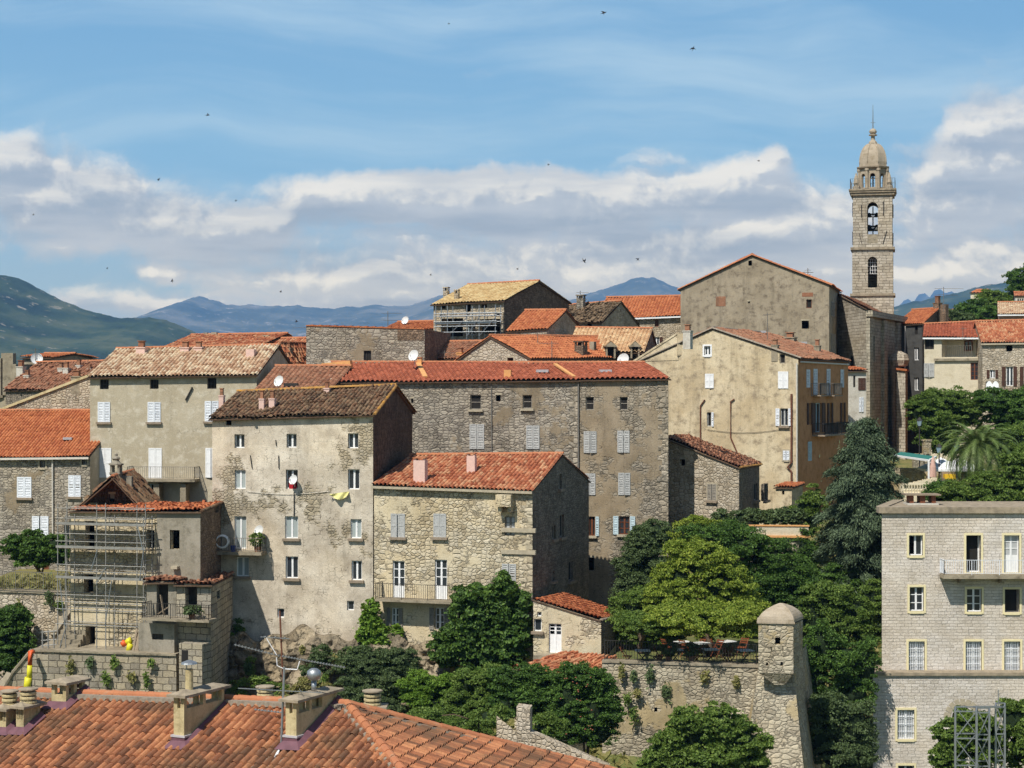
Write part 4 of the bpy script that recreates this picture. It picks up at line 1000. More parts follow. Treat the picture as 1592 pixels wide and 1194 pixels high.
mb = MB(); mb.tube([W.pt(W.uz(764, 0)[0], .7, .06), W.pt(W.uz(765, 0)[0], -4.3, .06)], .03); mb.tube([W.pt(W.w - .06, .7, .08), W.pt(W.w - .06, -8, .08)], .05); mb.part('drain_pipe', M['irong'], b.root)
b = Bld('granite_building', 'granite building patched with brown plaster, with pale blue open shutters near its foot', (902, 107.35), (1039, 106.2), 10, -14, (590, 588.5), ridge=(566, 565.5), ang=-13, wm='gran', side='gran', rm='t_red', pitch=.30, row=.40, amp=.095, ov=.28, gov=.1)
W = b.F
for r in ((910.5, 617, 923.5, 637.5), (963.5, 617, 976, 637.5)): win(b, W, r, 'pane', 'grsh2', 'dark', nv=0, nh=1)
for r in ((908.5, 671, 926.5, 703.5), (961, 670, 978, 703), (908.5, 736.5, 925, 769), (962, 735.5, 979, 769)): win(b, W, r, 'shut', sh='grsh')
win(b, W, (914.5, 803, 925, 833), 'pane', 'brwn', 'dark', nv=1, ajar='r', sh='blsh', sill='lint'); win(b, W, (962.5, 802.5, 978.5, 831), 'open', 'brwn', 'glass', nh=2, sh='blsh', sill='lint')
win(b, W, (914.6, 867, 923.6, 887), 'void')
b.finish(); pb_ = b
corner_stones(b, b.F, b.F.w, 1, -12, b.zB - .3, 'ashd')
q = b.on_roof(941, 578); mb = MB(); mb.box(q + Vector((0, 0, -.03)), .75, .8, .16); mb.part('skylight', M['lead'], b.roof)
rm = MB(); a = b.on_roof(863, 568); c = b.on_roof(894, 588); a = lb.on_roof(863, 568); c = lb.on_roof(893, 588); rm.beam(a + Vector((0, 0, .08)), c + Vector((0, 0, .08)), .22, .1); rm.part('mortar_strip', M['peachr'], lb.roof)
# --- ochre stained gabled house with the salmon side wall
b = Bld('rendered_house', 'big ochre stained rendered gable house with a salmon side wall of tall brown shutters', (985, 122.9), (1241, 118), 12.8, -12, (566, 556), kind='y', apex=(1108, 511), wm='ren2', side='renor', rm='t_worn', pitch=.24, row=.42, jit=.02, old=.05, amp=.09, ov=.22, gov=.05, verge='mortar')
W = b.F
win(b, W, (1095, 538, 1104.5, 552), glass='glass', sur='white'); win(b, W, (1212, 550.5, 1220.5, 565), 'pane', 'grsh2', 'dark', nv=0)
for r in ((1097, 581.5, 1109, 603), (1210.5, 578, 1225, 603.5)): win(b, W, r, 'shut', sh='white', louv=False)
win(b, W, (1099, 641, 1105.5, 663), 'pane', 'grsh', 'dark', nv=0, ajar='r', sh='whsh'); win(b, W, (1213, 635, 1225, 662), 'open', 'grsh', 'glass', sh='whsh', sill='sill')
win(b, W, (1218.5, 701, 1226.5, 715), 'shut', sh='whsh', sur='lint')
W = b.R
for r in ((1253.5, 575, 1258.5, 602), (1306.5, 575, 1311, 602)): win(b, W, r, 'shut', sh='whsh', depth=.05)
for r in ((1264.5, 574, 1270, 613), (1285, 574, 1290, 613)): win(b, W, r, 'shut', sh='whsh', depth=.05)
for r in ((1256.5, 626.5, 1260.5, 660), (1267, 626.5, 1277, 672), (1288, 626.5, 1292, 672), (1308, 626, 1311.5, 659)): win(b, W, r, 'open', 'blsh', 'glass', sh='brsh', louv=False)
for r in ((1256, 687, 1261, 716),): win(b, W, r, 'shut', sh='blsh', depth=.05)
b.finish(); og = b
mb = MB(); Wf = b.F; mb.tube([Wf.pt(*Wf.uz(1100 + 14.4 * i, 668 + 5 * math.sin(i * .4)), .05) for i in range(9)], .014, 4); mb.part('cable', M['iron'], b.root)
for x0, x1 in ((1265, 1279), (1286, 1299)): balcony(b, W, x0, x1, 596, 616, .7, 'sill', 'irong', .08)
balcony(b, W, 1268, 1306, 658, 677, .9, 'sill', 'iron', .1, gap=.09)
mb = MB(); W = b.F
for px, m_ in ((1239.5, 0),):
    mb.tube([W.pt(W.uz(px, 0)[0], 1.9, .12), W.pt(W.uz(px, 0)[0], -9.5, .10)], .06, 8)
mb.part('drain_pipe', M['pipe'], b.root)
mb = MB(); u, _ = W.uz(1231, 0); mb.tube([W.pt(u, -.1, .08), W.pt(u, -4.6, .08), W.pt(u - .25, -4.9, .12), W.pt(u, -5.2, .08), W.pt(u, -7.6, .1)], .07, 8); mb.part('soil_pipe', M['pipeb'], b.root); mb = MB()
u, _ = W.uz(1136.5, 0); mb.tube([W.pt(u + .25, -.45, .06), W.pt(u, -.6, .08), W.pt(u, -3, .08), W.pt(u + .5, -4.1, .1)], .05, 6); mb.part('soil_pipe', M['pipeb'], b.root); mb = MB()
u, _ = W.uz(1089.5, 0); mb.tube([W.pt(u + .3, -.5, .06), W.pt(u, -.9, .08), W.pt(u, -3.2, .08)], .05, 6); mb.part('soil_pipe', M['pipeb'], b.root)
mb = MB(); mb.tube([b.R.pt(.2, 2.0, .1), b.R.pt(b.R.w - .2, 2.0, .1)], .06, 6); mb.part('gutter', M['pipe'], b.root)
mb = MB(); mb.face([W.pt(*W.uz(985, 562), .03), W.pt(*W.uz(1055, 560), .03), W.pt(*W.uz(1055, 517), .03)]); p0 = W.pt(*W.uz(983, 563), -.1); p1 = W.pt(*W.uz(1055.5, 517), -.1)
mb.beam(p0, p1, .35, .12); mb.box(W.pt(*W.uz(1062, 530), -.6) - Vector((0, 0, 1)), 1.3, 1.0, 1.5); mb.part('parapet', M['ren2'], b.root)
for x0, yt, x1, yb, mt in ((1064, 505, 1076, 522, 'renwh'), (1201, 528, 1211, 543, 'conc'), (1222, 517, 1238, 531, 'conc'), (1267, 528, 1276, 548, 'conc')): chimney(b, x0, yt, x1, yb, mat=mt, cap='pots')
for px, py in ((1182, 517), (1246, 534)):
    q = b.on_roof(px, py); mb = MB(); mb.box(q - Vector((0, 0, .03)), .7, .8, .15); mb.part('skylight', M['lead'], b.roof)
# --- low rubble cottage in front of it
b = Bld('cottage', 'low rubble cottage under a worn orange roof in the shadow below the ochre gable', (1036, 110.5), (1149, 107), 7.5, -12, (681, 727.5), kind='mono', ridge=(677, 723), ang=17, wm='rub', side='shade', rm='t_worn', pitch=.24, jit=.03, old=.06, amp=.095, ov=.1, gov=.15, verge='t_lich')
W = b.F
win(b, W, (1057, 714, 1065, 723.5), 'void'); win(b, W, (1101, 753, 1113.5, 778), 'shut', sh='grsh2', sill='sill', sur='lint', depth=.1)
for r in ((1171.5, 752, 1178, 778), (1188, 752, 1194, 778)): win(b, b.R, r, 'pane', 'grsh2', 'dark', sill='sill')
b.finish()
b = Bld('outhouse', 'tiny plastered outhouse with a tiled cap beside the rubble cottage', (1206, 111), (1231, 110.4), 1.6, -12, (758, 758), kind='mono', ridge=(752, 752), wm='ren2', rm='t_or', ov=.12, pitch=.2)
win(b, b.F, (1215.5, 763, 1219.5, 769), 'void'); b.finish()
# --- pale sliver of a house beside the salmon wall
b = Bld('narrow_house', 'narrow pale grey house squeezed between the salmon wall and the church', (1319, 133), (1346.5, 133), 5, -9, (577, 577), kind='mono', ridge=(571, 571), wm='renwh', rm='t_or', ov=.2)
win(b, b.F, (1326.5, 584, 1330, 602), 'pane', 'iron', 'dark', nv=0); win(b, b.F, (1335, 588, 1345, 606), 'shut', sh='brsh'); win(b, b.F, (1336, 618, 1341.5, 640), 'shut', sh='whsh'); b.finish()
# --- big brown grey gable
b = Bld('gabled_house', 'huge blank brown grey gable wall standing in front of the church', (1058, 153.2), (1289, 150), 10.8, -6, (449, 442.5), kind='y', apex=(1169.5, 397), wm='renbr', side='renbr', rm='t_or', ov=.25, gov=.1, verge='ridge')
W = b.F
win(b, W, (1163.5, 405, 1169, 413), 'void'); win(b, W, (1253.5, 465.5, 1262, 479), 'pane', 'brwn', 'dark', nv=0); win(b, W, (1246.5, 498.5, 1257.5, 511), 'void'); win(b, W, (1163, 468.5, 1166, 471.5), 'void')
for r in ((1292, 470, 1297, 492), (1292, 520, 1297, 552)): win(b, b.R, r, 'shut', sh='grsh2', depth=.05)
b.finish(); bg_ = b
mb = MB(); u0, z1 = W.uz(1113, 461); u1, z0 = W.uz(1128, 476); W.bx(mb, u0, z0, u1, z1, -.1, .015); mb.part('brick_patch', M['t_worn'], b.root); mb = MB(); u0, z1 = W.uz(1247, 455); u1, z0 = W.uz(1264, 461); W.bx(mb, u0, z0, u1, z1, -.1, .015); mb.part('brick_patch', M['t_worn'], b.root)
# --- church nave, buttress and bell tower
b = Bld('church', 'granite church side with tall pilasters in shade behind the salmon house', (1300, 159), (1347, 152), 17, -9, (455, 481), kind='mono', ridge=(480, 508), ang=24, wm='tower', side='ash', rm='t_worn', ov=.1, gov=.25)
win(b, b.F, (1320, 552, 1327, 580), 'pane', 'iron', 'dark', arch=True)
for r in ((1356, 522, 1360, 562),): win(b, b.R, r, 'pane', 'iron', 'dark')
b.finish(); ch = b
mb = MB(); W = b.R
for u in (.0, 5.6, 11.4): W.bx(mb, u, -9, u + 1.3, 6.3, 0, .3)
W.bx(mb, -.1, 6.4, W.w, 6.9, 0, .55); mb.part('pilaster', M['ash'], b.root)
mb = MB(); B0 = at(1394, 0, 158); B1 = at(1407.5, 0, 157.6)
mb.obox((B0.x, B0.y, -9), (B1 - B0) * 1.0, (.9, 3.2, 0), (0, 0, 9 + zat(575, 158))); mb.obox((B0.x - .12, B0.y - .12, zat(575, 158)), (B1 - B0) * 1.3, (.9, 3.3, 0), (0, 0, .18), 1)
c = at(1398, 560, 159.5); mb.lathe(c, [(.3, -.6), (.75, -.5), (.9, 0), (.75, .5), (.2, .8)], 10); mb.part('buttress', [M['tower'], M['t_or']], b.root)
def church_tower():
    Y = 166; c = at(1363.5, 0, Y); hw = 31.5 / F * Y; cx, cy = c.x, Y + hw; Z = lambda py: zat(py, Y)
    t = thing('bell_tower', 'tall square granite bell tower with a domed lantern and open belfry', 'bell tower', (cx, cy, -8))
    th = R(12.5); dx = Vector((math.cos(th), -math.sin(th), 0)); dn = Vector((math.sin(th), math.cos(th), 0)); C0 = Vector((cx, cy, 0))
    mb = MB(); stage = [(-8, Z(460), 1.02), (Z(456), Z(388), .985), (Z(384), Z(303), .955)]
    for k, (z0, z1, sc) in enumerate(stage):
        h = hw * sc; cs = [C0 - dx * h - dn * h, C0 + dx * h - dn * h, C0 + dx * h + dn * h, C0 - dx * h + dn * h]
        for i in range(4):
            W = Wall(cs[i], cs[(i + 1) % 4]); w = W.w; hs = []
            if k == 1 and i == 0: hs = [(w / 2 - .42, Z(447), w / 2 + .42, Z(399), .8, True)]
            if k == 2: hs = [(w / 2 - .48, Z(364), w / 2 + .48, Z(314), .8, True)]
            wall_faces(mb, W, [(0, z0), (w, z0), (w, z1), (0, z1)], 0, hs)
            if k == 2: W.bx(mb, w / 2 - .46, Z(378), w / 2 + .46, Z(364), -.05, .012, 1)
            if k:                                              # iron ties on the face
                for s_, e_ in (((w * .22, z1 - .9), (w * .22, z1 - 2.0)), ((w * .78, z1 - .6), (w * .78, z1 - 1.9))) if k == 2 else ():
                    mb.beam(W.pt(*s_, .04), W.pt(*e_, .04), .07, .05, 2)
                for s_, e_ in (((w * .16, z0 + 1.3), (w * .23, z0 + .3)), ((w * .86, z0 + 1.5), (w * .76, z0 + .3))) if k == 2 else ():
                    mb.beam(W.pt(*s_, .04), W.pt(*e_, .04), .07, .05, 2)
    mb.part('shaft', [M['tower'], M['conc'], M['iron']], t)
    rz = -th
    for z0, z1, sc in ((Z(460), Z(456), 1.09), (Z(388), Z(384), 1.07), (Z(303), Z(299), 1.05), (Z(299), Z(296), 1.11), (Z(296), Z(293.5), 1.15)):
        if sc < 1.10 : mb = MB()
        mb.box((cx, cy, z0), hw * 2 * sc, hw * 2 * sc, z1 - z0, 0, rz)
        if sc in (1.09, 1.07, 1.15): mb.part('cornice', M['cornice'], t)
    # belfry: bell frame and bells, open to the sky behind
    mb = MB()
    for z in (Z(349), Z(330)): mb.beam(C0 - dx * hw * .9 + Vector((0, 0, z)), C0 + dx * hw * .9 + Vector((0, 0, z)), .16, .14)
    mb.beam(C0 + Vector((0, 0, Z(364))), C0 + Vector((0, 0, Z(318))), .09); mb.part('bell_frame', M['bell'], t)
    for x, z, r in ((-.34, Z(328), .30), (.34, Z(328), .30), (-.36, Z(347), .42), (.36, Z(347), .42)):
        m = MB(); m.lathe(C0 + dx * x + Vector((0, 0, z - r * 1.3)), [(r * 1.05, 0), (r * .8, r * .3), (r * .6, r * .9), (r * .45, r * 1.2), (r * .1, r * 1.4)], 12); m.part('bell', M['bell'], t, smooth=True, weld=True)
    m = MB(); W = Wall(C0 - dx * hw * .985 - dn * hw * .985, C0 + dx * hw * .985 - dn * hw * .985); w = W.w
    for k in range(1, 4): m.beam(W.pt(w / 2 - .42 + .84 * k / 4, Z(425), -.5), W.pt(w / 2 - .42 + .84 * k / 4, Z(402), -.5), .035)
    for k in range(0, 5): z = Z(425) + (Z(402) - Z(425)) * k / 4; m.beam(W.pt(w / 2 - .42, z, -.5), W.pt(w / 2 + .42, z, -.5), .035)
    m.part('window', M['white'], t)
    # lantern: octagon of piers with open arches
    zl0, zl1 = Z(293.5), Z(260); r = 22.5 / F * Y; mb = MB()
    for k in range(8):
        a0 = th * -1 + R(22.5) + k * R(45); a1 = a0 + R(45); p = C0 + Vector((math.cos(a0) * r, math.sin(a0) * r, 0)); q_ = C0 + Vector((math.cos(a1) * r, math.sin(a1) * r, 0))
        W = Wall(p, q_); w = W.w
        wall_faces(mb, W, [(0, zl0), (w, zl0), (w, zl1), (0, zl1)], 0, [(w * .27, zl0 + .25, w * .73, zl1 - .45, .22, True)])
        mb.lathe(Vector((p.x, p.y, zl0)) + (p - C0).normalized() * .03, [(.20, 0), (.20, .15), (.15, .2), (.14, zl1 - zl0 - .3), (.2, zl1 - zl0 - .2), (.2, zl1 - zl0)], 8)
    mb.part('lantern', M['domec'], t)
    mb = MB(); rr = 24.5 / F * Y
    mb.lathe(C0 + Vector((0, 0, zl1)), [(rr, 0), (rr * 1.08, .08), (rr * 1.1, .2), (rr * .9, .26)], 8, 1, rot=R(22.5) - th)
    prof = []; Hd = Z(221) - Z(257)
    for k in range(9):
        a = k / 8; prof.append((rr * .90 * math.cos(a * math.pi / 2) ** .88 + .22 * a, Hd * math.sin(a * math.pi / 2) ** 1.05))
    prof[-1] = (.28, Hd); zt = zl1 + .26
    mb.lathe(C0 + Vector((0, 0, zt)), prof, 8, 0, rot=R(22.5) - th)
    z = zt + Hd; s = Z(195) - z
    mb.lathe(C0 + Vector((0, 0, z)), [(.42, 0), (.38, s * .12), (.2, s * .25), (.17, s * .5), (.38, s * .53), (.4, s * .60), (.2, s * .63), (.34, s * .72), (.36, s * .82), (.22, s * .95), (.03, s)], 10)
    for k in range(8):                                          # ribs
        a = R(22.5) - th + k * R(45); mb.tube([C0 + Vector((math.cos(a) * p[0], math.sin(a) * p[0], zt + p[1])) for p in prof], .06, 5)
    mb.part('dome', [M['domec'], M['cornice']], t)
    m = MB(); m.tube([C0 + Vector((0, 0, Z(195.5))), C0 + Vector((0, 0, Z(158)))], .05, 6, r2=.015); m.beam(C0 + Vector((-.22, 0, Z(186))), C0 + Vector((.22, 0, Z(186))), .03); m.part('lightning_rod', M['irong'], t)
    m = MB(); h = hw * 1.08; zz = Z(293.5); cs = [C0 + dx * a * h + dn * b_ * h + Vector((0, 0, zz)) for a, b_ in ((-1, -1), (1, -1), (1, 1), (-1, 1), (-1, -1))]
    railing(m, cs, .95, .22, rr=.035, r=.02); m.part('railing', M['irong'], t)
    for a, b_ in ((-1, -1), (1, -1), (1, 1), (-1, 1)):
        m = MB(); m.lathe(C0 + dx * a * hw * .8 + dn * b_ * hw * .8 + Vector((0, 0, zz)), [(.34, 0), (.34, .28), (.2, .34), (.26, .6), (.2, 1.0), (.04, 1.55)], 8); m.part('pinnacle', M['domec'], t)
    m = MB(); p = C0 + Vector((0, -.0, zl0)); m.beam(p, p + Vector((0, 0, 1.6)), .12); m.beam(p + Vector((-.3, 0, 1.2)), p + Vector((.3, 0, 1.2)), .1); m.part('cross', M['iron'], t)
church_tower()
# iron cross behind the gable ridge
t = thing('iron_cross', 'openwork iron cross standing on the roof between gable and tower', 'cross', tuple(at(1256, 450, 158)))
mb = MB(); c = at(1256, 417, 158); mb.beam(at(1256, 450, 158), c + Vector((0, 0, .0)), .06); k = 158 / F
mb.beam(c - Vector((8.5 * k, 0, 6.5 * k)), c + Vector((8.5 * k, 0, -6.5 * k)), .05); mb.beam(c - Vector((5 * k, 0, 10 * k)), c + Vector((5 * k, 0, -10 * k)), .03); mb.beam(c + Vector((-5 * k, 0, -3 * k)), c + Vector((5 * k, 0, -3 * k)), .03)
mb.part('bars', M['irong'], t)
# --- middle distance roofs, centre
b = Bld('stone_house', 'pale stone house with a wide red roof left of the big grey gable', (930, 160), (1080, 158), 9, -5, (495, 489), ridge=(463.5, 460.5), wm='rub', rm='t_or', pitch=.28, ov=.3, fas='white')
W = b.F; win(b, W, (1018, 497, 1024, 508), 'pane', 'brwn', 'glass'); win(b, W, (1009.5, 524, 1014, 536), 'shut', sh='brsh'); win(b, W, (1016, 524, 1025, 536), 'open', 'white', 'glass', sh='brsh', louv=False); b.finish(); rr_ = b
b = Bld('unfinished_house', 'tall half built stone house with tan roof and reddish gable on the skyline', (674, 137.6), (783.5, 135), 12, -6, (473, 467), ridge=(444, 438), wm='rub', side='pier', rm='t_tan', pitch=.26, ov=.3, gov=.15, amp=.06, back=470)
W = b.F
for r in ((723.5, 473.5, 732, 484.5), (748, 473, 757, 478.5), (685, 475.5, 693, 480), (771, 486, 777, 491), (726, 488, 728.5, 491), (684, 487, 688, 491)): win(b, W, r, 'void')
win(b, W, (687, 495, 720, 523), 'void', depth=.8); win(b, W, (727, 498, 739, 521), 'pane', 'blsh', 'dark'); win(b, W, (744, 496, 778, 518), 'void', depth=.6)
b.finish()
for r in ((690, 446, 697.5, 460), (707, 450, 713.5, 466)): chimney(b, *r, mat='rub', cap='slab')
t = thing('scaffolding', 'steel tube scaffolding across the front of the half built house on the skyline', 'scaffolding', tuple(at(730, 528, 134)))
def scaff_run(W, us, zs, z0, z1, off, rows=(0, 1), r=.035, plank=(), t=None, mat='metal'):
    for u in us:
        for o in rows:
            mb = MB(); mb.tube([W.pt(u, z0, off + o), W.pt(u, z1, off + o)], r, 6); mb.part('upright', M[mat], t)
    for z in zs:
        for o in rows:
            mb = MB(); mb.tube([W.pt(us[0] - .15, z, off + o + .05), W.pt(us[-1] + .15, z, off + o + .05)], r, 6); mb.part('rail', M[mat], t)
    for z in plank:
        mb = MB(); W.bx(mb, us[0] - .1, z, us[-1] + .1, z + .05, off + rows[0] + .05, off + rows[-1] - .03); mb.part('plank', M['wood'], t)
        mb = MB(); W.bx(mb, us[0] - .1, z + .05, us[-1] + .1, z + .18, off + rows[-1] - .02, off + rows[-1]); mb.part('toe_board', M['metal'], t)
us = [W.uz(x, 0)[0] for x in (690, 708, 738, 757, 782)]; scaff_run(W, us, [W.uz(730, y)[1] for y in (488, 492, 501, 508, 517)], W.uz(730, 528)[1], W.uz(730, 476)[1], .4, (0, .9), plank=[W.uz(730, 505)[1]], t=t)
m = MB()
for x0, x1 in ((708, 738), (738, 757), (757, 782)): m.tube([W.pt(W.uz(x0, 0)[0], W.uz(x0, 524)[1], 1.35), W.pt(W.uz(x1, 0)[0], W.uz(x1, 495)[1], 1.35)], .03, 6)
m.part('brace', M['metal'], t)
b = Bld('ruined_roof_house', 'house with a sagging brown half collapsed tile roof beside a tall stone chimney', (849, 146), (936, 144), 8, -5, (501, 500), ridge=(476, 469), wm='rub', rm='t_ruin', pitch=.25, jit=.06, old=.12, amp=.08, ov=.2, ang=25); win(b, b.F, (912, 502, 920, 508), 'void'); b.finish()
chimney(b, 898, 458, 909, 482, mat='gran2', cap='slab')
b = Bld('red_roof_house', 'house with a smooth orange red roof sloping below the reddish stone gable', (788, 130), (850, 128), 7, -5, (515.5, 511), ridge=(484, 483.5), wm='rub', rm='t_or', ang=24, pitch=.28, ov=.15, gov=.1); b.finish()
b = Bld('dormer_house', 'low house with a peach tile roof and two small dormers', (882, 126), (1000, 124), 8, -5, (546, 546), ridge=(511, 512.5), wm='shade', rm='t_peach', pitch=.27, jit=.01, ov=.35, ang=12)
b.finish()
for x0, x1 in ((942, 957), (980.5, 994.5)):
    q = at((x0 + x1) / 2, 556, 123.8); hw = (x1 - x0) / 2 / F * 123.8; m = MB(); top = zat(529, 123.8); zb_ = zat(557, 123.8)
    m.obox((q.x - hw, q.y, zb_), (hw * .35, 0, 0), (0, 3, 0), (0, 0, top - zb_ - .3)); m.obox((q.x + hw * .65, q.y, zb_), (hw * .35, 0, 0), (0, 3, 0), (0, 0, top - zb_ - .3)); m.obox((q.x - hw, q.y + .4, zb_), (2 * hw, 0, 0), (0, 2, 0), (0, 0, top - zb_ - .35), 1)
    a = Vector((q.x - hw - .12, q.y - .1, top - .35)); c = Vector((q.x, q.y - .1, top)); d = Vector((q.x + hw + .12, q.y - .1, top - .35))
    for p, s_ in ((a, c), (c, d)): m.face([p, s_, s_ + Vector((0, 3, 0)), p + Vector((0, 3, 0))], 2); m.face([p - Vector((0, 0, .1)), s_ - Vector((0, 0, .1)), s_, p], 2)
    m.face([a - Vector((0, 0, .1)), d - Vector((0, 0, .1)), c - Vector((0, 0, .05))], 0); m.part('dormer', [M['conc'], M['dark'], M['t_peach']], b.roof)
b = Bld('gabled_house', 'light stone gable with an orange red roof reaching right to the dormers', (707, 120.5), (824, 117.5), 12, -5, (563, 557), kind='y', apex=(763, 523.5), back=524, wm='rub', rm='t_or', pitch=.28, ov=.15, gov=.1, ang=40)
win(b, b.F, (789, 556, 798.5, 565), 'pane', 'brwn', 'dark', nv=0, sur='lint'); b.finish(); gs = b
chimney(b, 896, 530, 911, 553, mat='pier', cap='slab'); chimney(b, 918, 531, 926, 546, mat='conc', cap='none')
b = Bld('stone_house', 'flat topped granite block wall with one dark slit window behind the red roofs', (476, 121), (660, 119.5), 8, -5, (507, 512), kind='flat', wm='gran2', side='pier', rm='t_or'); win(b, b.F, (565.5, 545, 577, 563), 'pane', 'iron', 'dark', nv=2); b.finish(False); fb = b
mb = MB(); W = b.F
for k in range(46): u = W.w * k / 46; z = b.zA + (b.zB - b.zA) * k / 46; W.bx(mb, u, z, u + W.w / 46 - .01, z + .07 + .02 * (k % 3), -.5, .06)
mb.part('coping', M['t_or'], b.root)
mb = MB(); u0, z1 = W.uz(618, 511.5); u1, z0 = W.uz(659, 529); W.bx(mb, u0, z0, u1, z1, -.1, .02); mb.part('brick_patch', M['pier'], b.root)
b = Bld('brick_roof_house', 'low house with a brown red roof between the granite block and the light gable', (655, 124), (738, 122), 6, -5, (558, 557), ridge=(533, 532), wm='renor', rm='t_worn', ov=.2, pitch=.24, jit=.01); b.finish()
chimney(b, 711, 541, 721, 553, mat='peachr', cap='pots')
b = Bld('small_house', 'small house with white wall end under a strip of orange roof on the skyline', (601, 141), (674, 140), 6, -4, (512, 512), ridge=(502, 500.5), wm='renwh', rm='t_or', ov=.2); b.finish()
b = Bld('red_roof_house', 'house with a plain red brown roof tucked behind the mossy roofed plaster house', (396, 109), (513, 108.2), 9, -8, (608, 607), ridge=(571, 571), wm='ren', rm='t_worn', pitch=.30, row=.4, ov=.2); b.finish(); rb2 = b
q = b.on_roof(453, 600); mb = MB(); mb.box(q - Vector((0, 0, .03)), .85, .7, .2); mb.part('skylight', M['iron'], b.roof)
mb = MB(); a, c = b.ridge_line; mb.beam(a + Vector((3, .1, -.06)), c + Vector((0, .1, .12)), .3, .5); mb.part('ridge_strip', M['peachr'], b.roof)
b = Bld('old_house', 'old house with a brown orange hip of roof on the left skyline', (255, 128), (404, 126), 8, -5, (540, 538), ridge=(522.5, 520), wm='shade', rm='t_can', jit=.02, ov=.2, ang=20); b.finish()
for r in ((317, 517, 323, 522), (329, 516.5, 338, 522)): chimney(b, *r, mat='conc', cap='none', down=.4)
b = Bld('orange_roof_house', 'house with a long orange roof and stone eaves left of the granite block', (395, 125), (483, 124), 8, -5, (555, 554), ridge=(528, 526.5), wm='rub', rm='t_can', ov=.2, jit=.02, ang=15); b.finish()
chimney(b, 412, 541, 419, 553, mat='renwh', cap='pots'); chimney(b, 410, 521, 418, 529, mat='conc', cap='slab')
b = Bld('gabled_house', 'tiny gabled house with a striped pink tile roof in front of the granite block', (431, 121), (449, 120.6), 8, -5, (570, 570), kind='y', apex=(436, 534), back=536, wm='conc', rm='t_can', ang=14, jit=.02, ov=1.6); b.finish()
chimney(b, 446, 533, 453, 548, mat='conc', cap='pots')
# --- left skyline
b = Bld('parapet_house', 'rubble wall house whose top slopes up to the beige house, edged with a cream coping', (-60, 119), (141, 117.5), 5, -8, (660, 583), kind='flat', wm='rub', rm='t_or'); b.finish(False)
mb = MB(); mb.beam(b.F.pt(0, b.zA, -.15), b.F.pt(b.F.w, b.zB, -.15), .55, .16); mb.part('coping', M['rencm'], b.root)
b.roof = b.root; b.rmesh = RoofMesh(); b.rmesh.planes = [(b.F.pt(0, 0), Vector((b.F.n.x, b.F.n.y, 0)))]
chimney(b, 111, 576, 125, 594, mat='conc', cap='pots', parent=b.root)
b = Bld('old_house', 'old house with a wide speckled brown roof and grey chimneys at the far left', (9, 133), (150, 131), 9, -6, (606, 604), ridge=(565, 562), wm='shade', side='shade', rm='t_worn', pitch=.24, jit=.03, old=.05, ov=.2); b.finish()
for r in ((26, 560, 37, 583), (37, 576, 46, 590), (90, 564, 98, 580), (98, 563, 107, 583), (118, 560, 126, 575), (136, 567, 142, 577)): chimney(b, *r, mat='renwh', cap='pots')
b = Bld('rendered_house', 'grey rendered house end with a tall chimney block on the left photo edge', (-40, 138), (25, 137), 8, -6, (567, 566), kind='flat', wm='conc', rm='t_or'); b.finish(False)
mb = MB(); c = at(10, 553, 137); mb.box((c.x, c.y + .6, c.z - 3), .9, .9, 3.2, 0); c = at(1, 557, 137); mb.box((c.x - .4, c.y + .6, c.z - 3), 1, .9, 3.0, 0); mb.part('chimney', M['conc'], b.root)
b = Bld('attic_house', 'small dark attic with an orange tile cap and a dish on the left skyline', (35, 141), (80, 140), 6, -5, (556, 556), ridge=(551, 551), wm='conc', rm='t_or', ov=.2); b.finish()
# --- right side: shaded grey house, cream house, stone house, pink house
b = Bld('shaded_house', 'dark grey house in shade with an orange red roof right of the tower', (1393, 164), (1434, 162), 9, -8, (505, 503), ridge=(483, 480), wm='rendk', side='pier', rm='t_or', ang=32, ov=.2); W = b.F
for r in ((1421, 540, 1428.5, 560), (1421, 587, 1428.5, 607)): win(b, W, r, 'pane', 'white', 'glass')
win(b, W, (1422, 507, 1427, 520), 'pane', 'iron', 'dark', nv=0)
b.finish(); mb = MB(); u = W.uz(1408, 0)[0]; mb.tube([W.pt(u, 6, .1), W.pt(u, -7, .1)], .06); mb.part('drain_pipe', M['pipe'], b.root); sh_ = b
chimney(b, 1454, 459, 1464, 481, mat='pier', cap='pots', down=1.4); chimney(b, 1465, 473, 1474, 484, mat='pier', cap='none', down=1.4)
b = Bld('rendered_house', 'smooth cream house with brown framed windows and an open loggia above the park', (1437, 152.6), (1526.5, 150), 9, -9, (524, 524), ridge=(505, 501), wm='rencr', side='renor', rm='t_red', pitch=.28, ov=.3, ang=14, fas='white'); W = b.F
win(b, W, (1464, 527.5, 1524, 555), 'void', depth=1.3, name='loggia'); win(b, W, (1509, 564, 1521, 590.5), 'pane', 'brwn', 'glass', nh=3, depth=.1); win(b, W, (1437.5, 565, 1452, 586), 'shut', sh='grsh', depth=.05); win(b, W, (1437.5, 527, 1452, 543), 'pane', 'iron', 'dark')
b.finish(); cm = b
mb = MB(); u0, z1 = W.uz(1464, 527.5); u1, z0 = W.uz(1524, 555); W.bx(mb, u0 - .1, z0 - .1, u1 + .1, z1 + .1, -1.5, -1.3); mb.part('loggia_wall', M['rencr'], b.root)
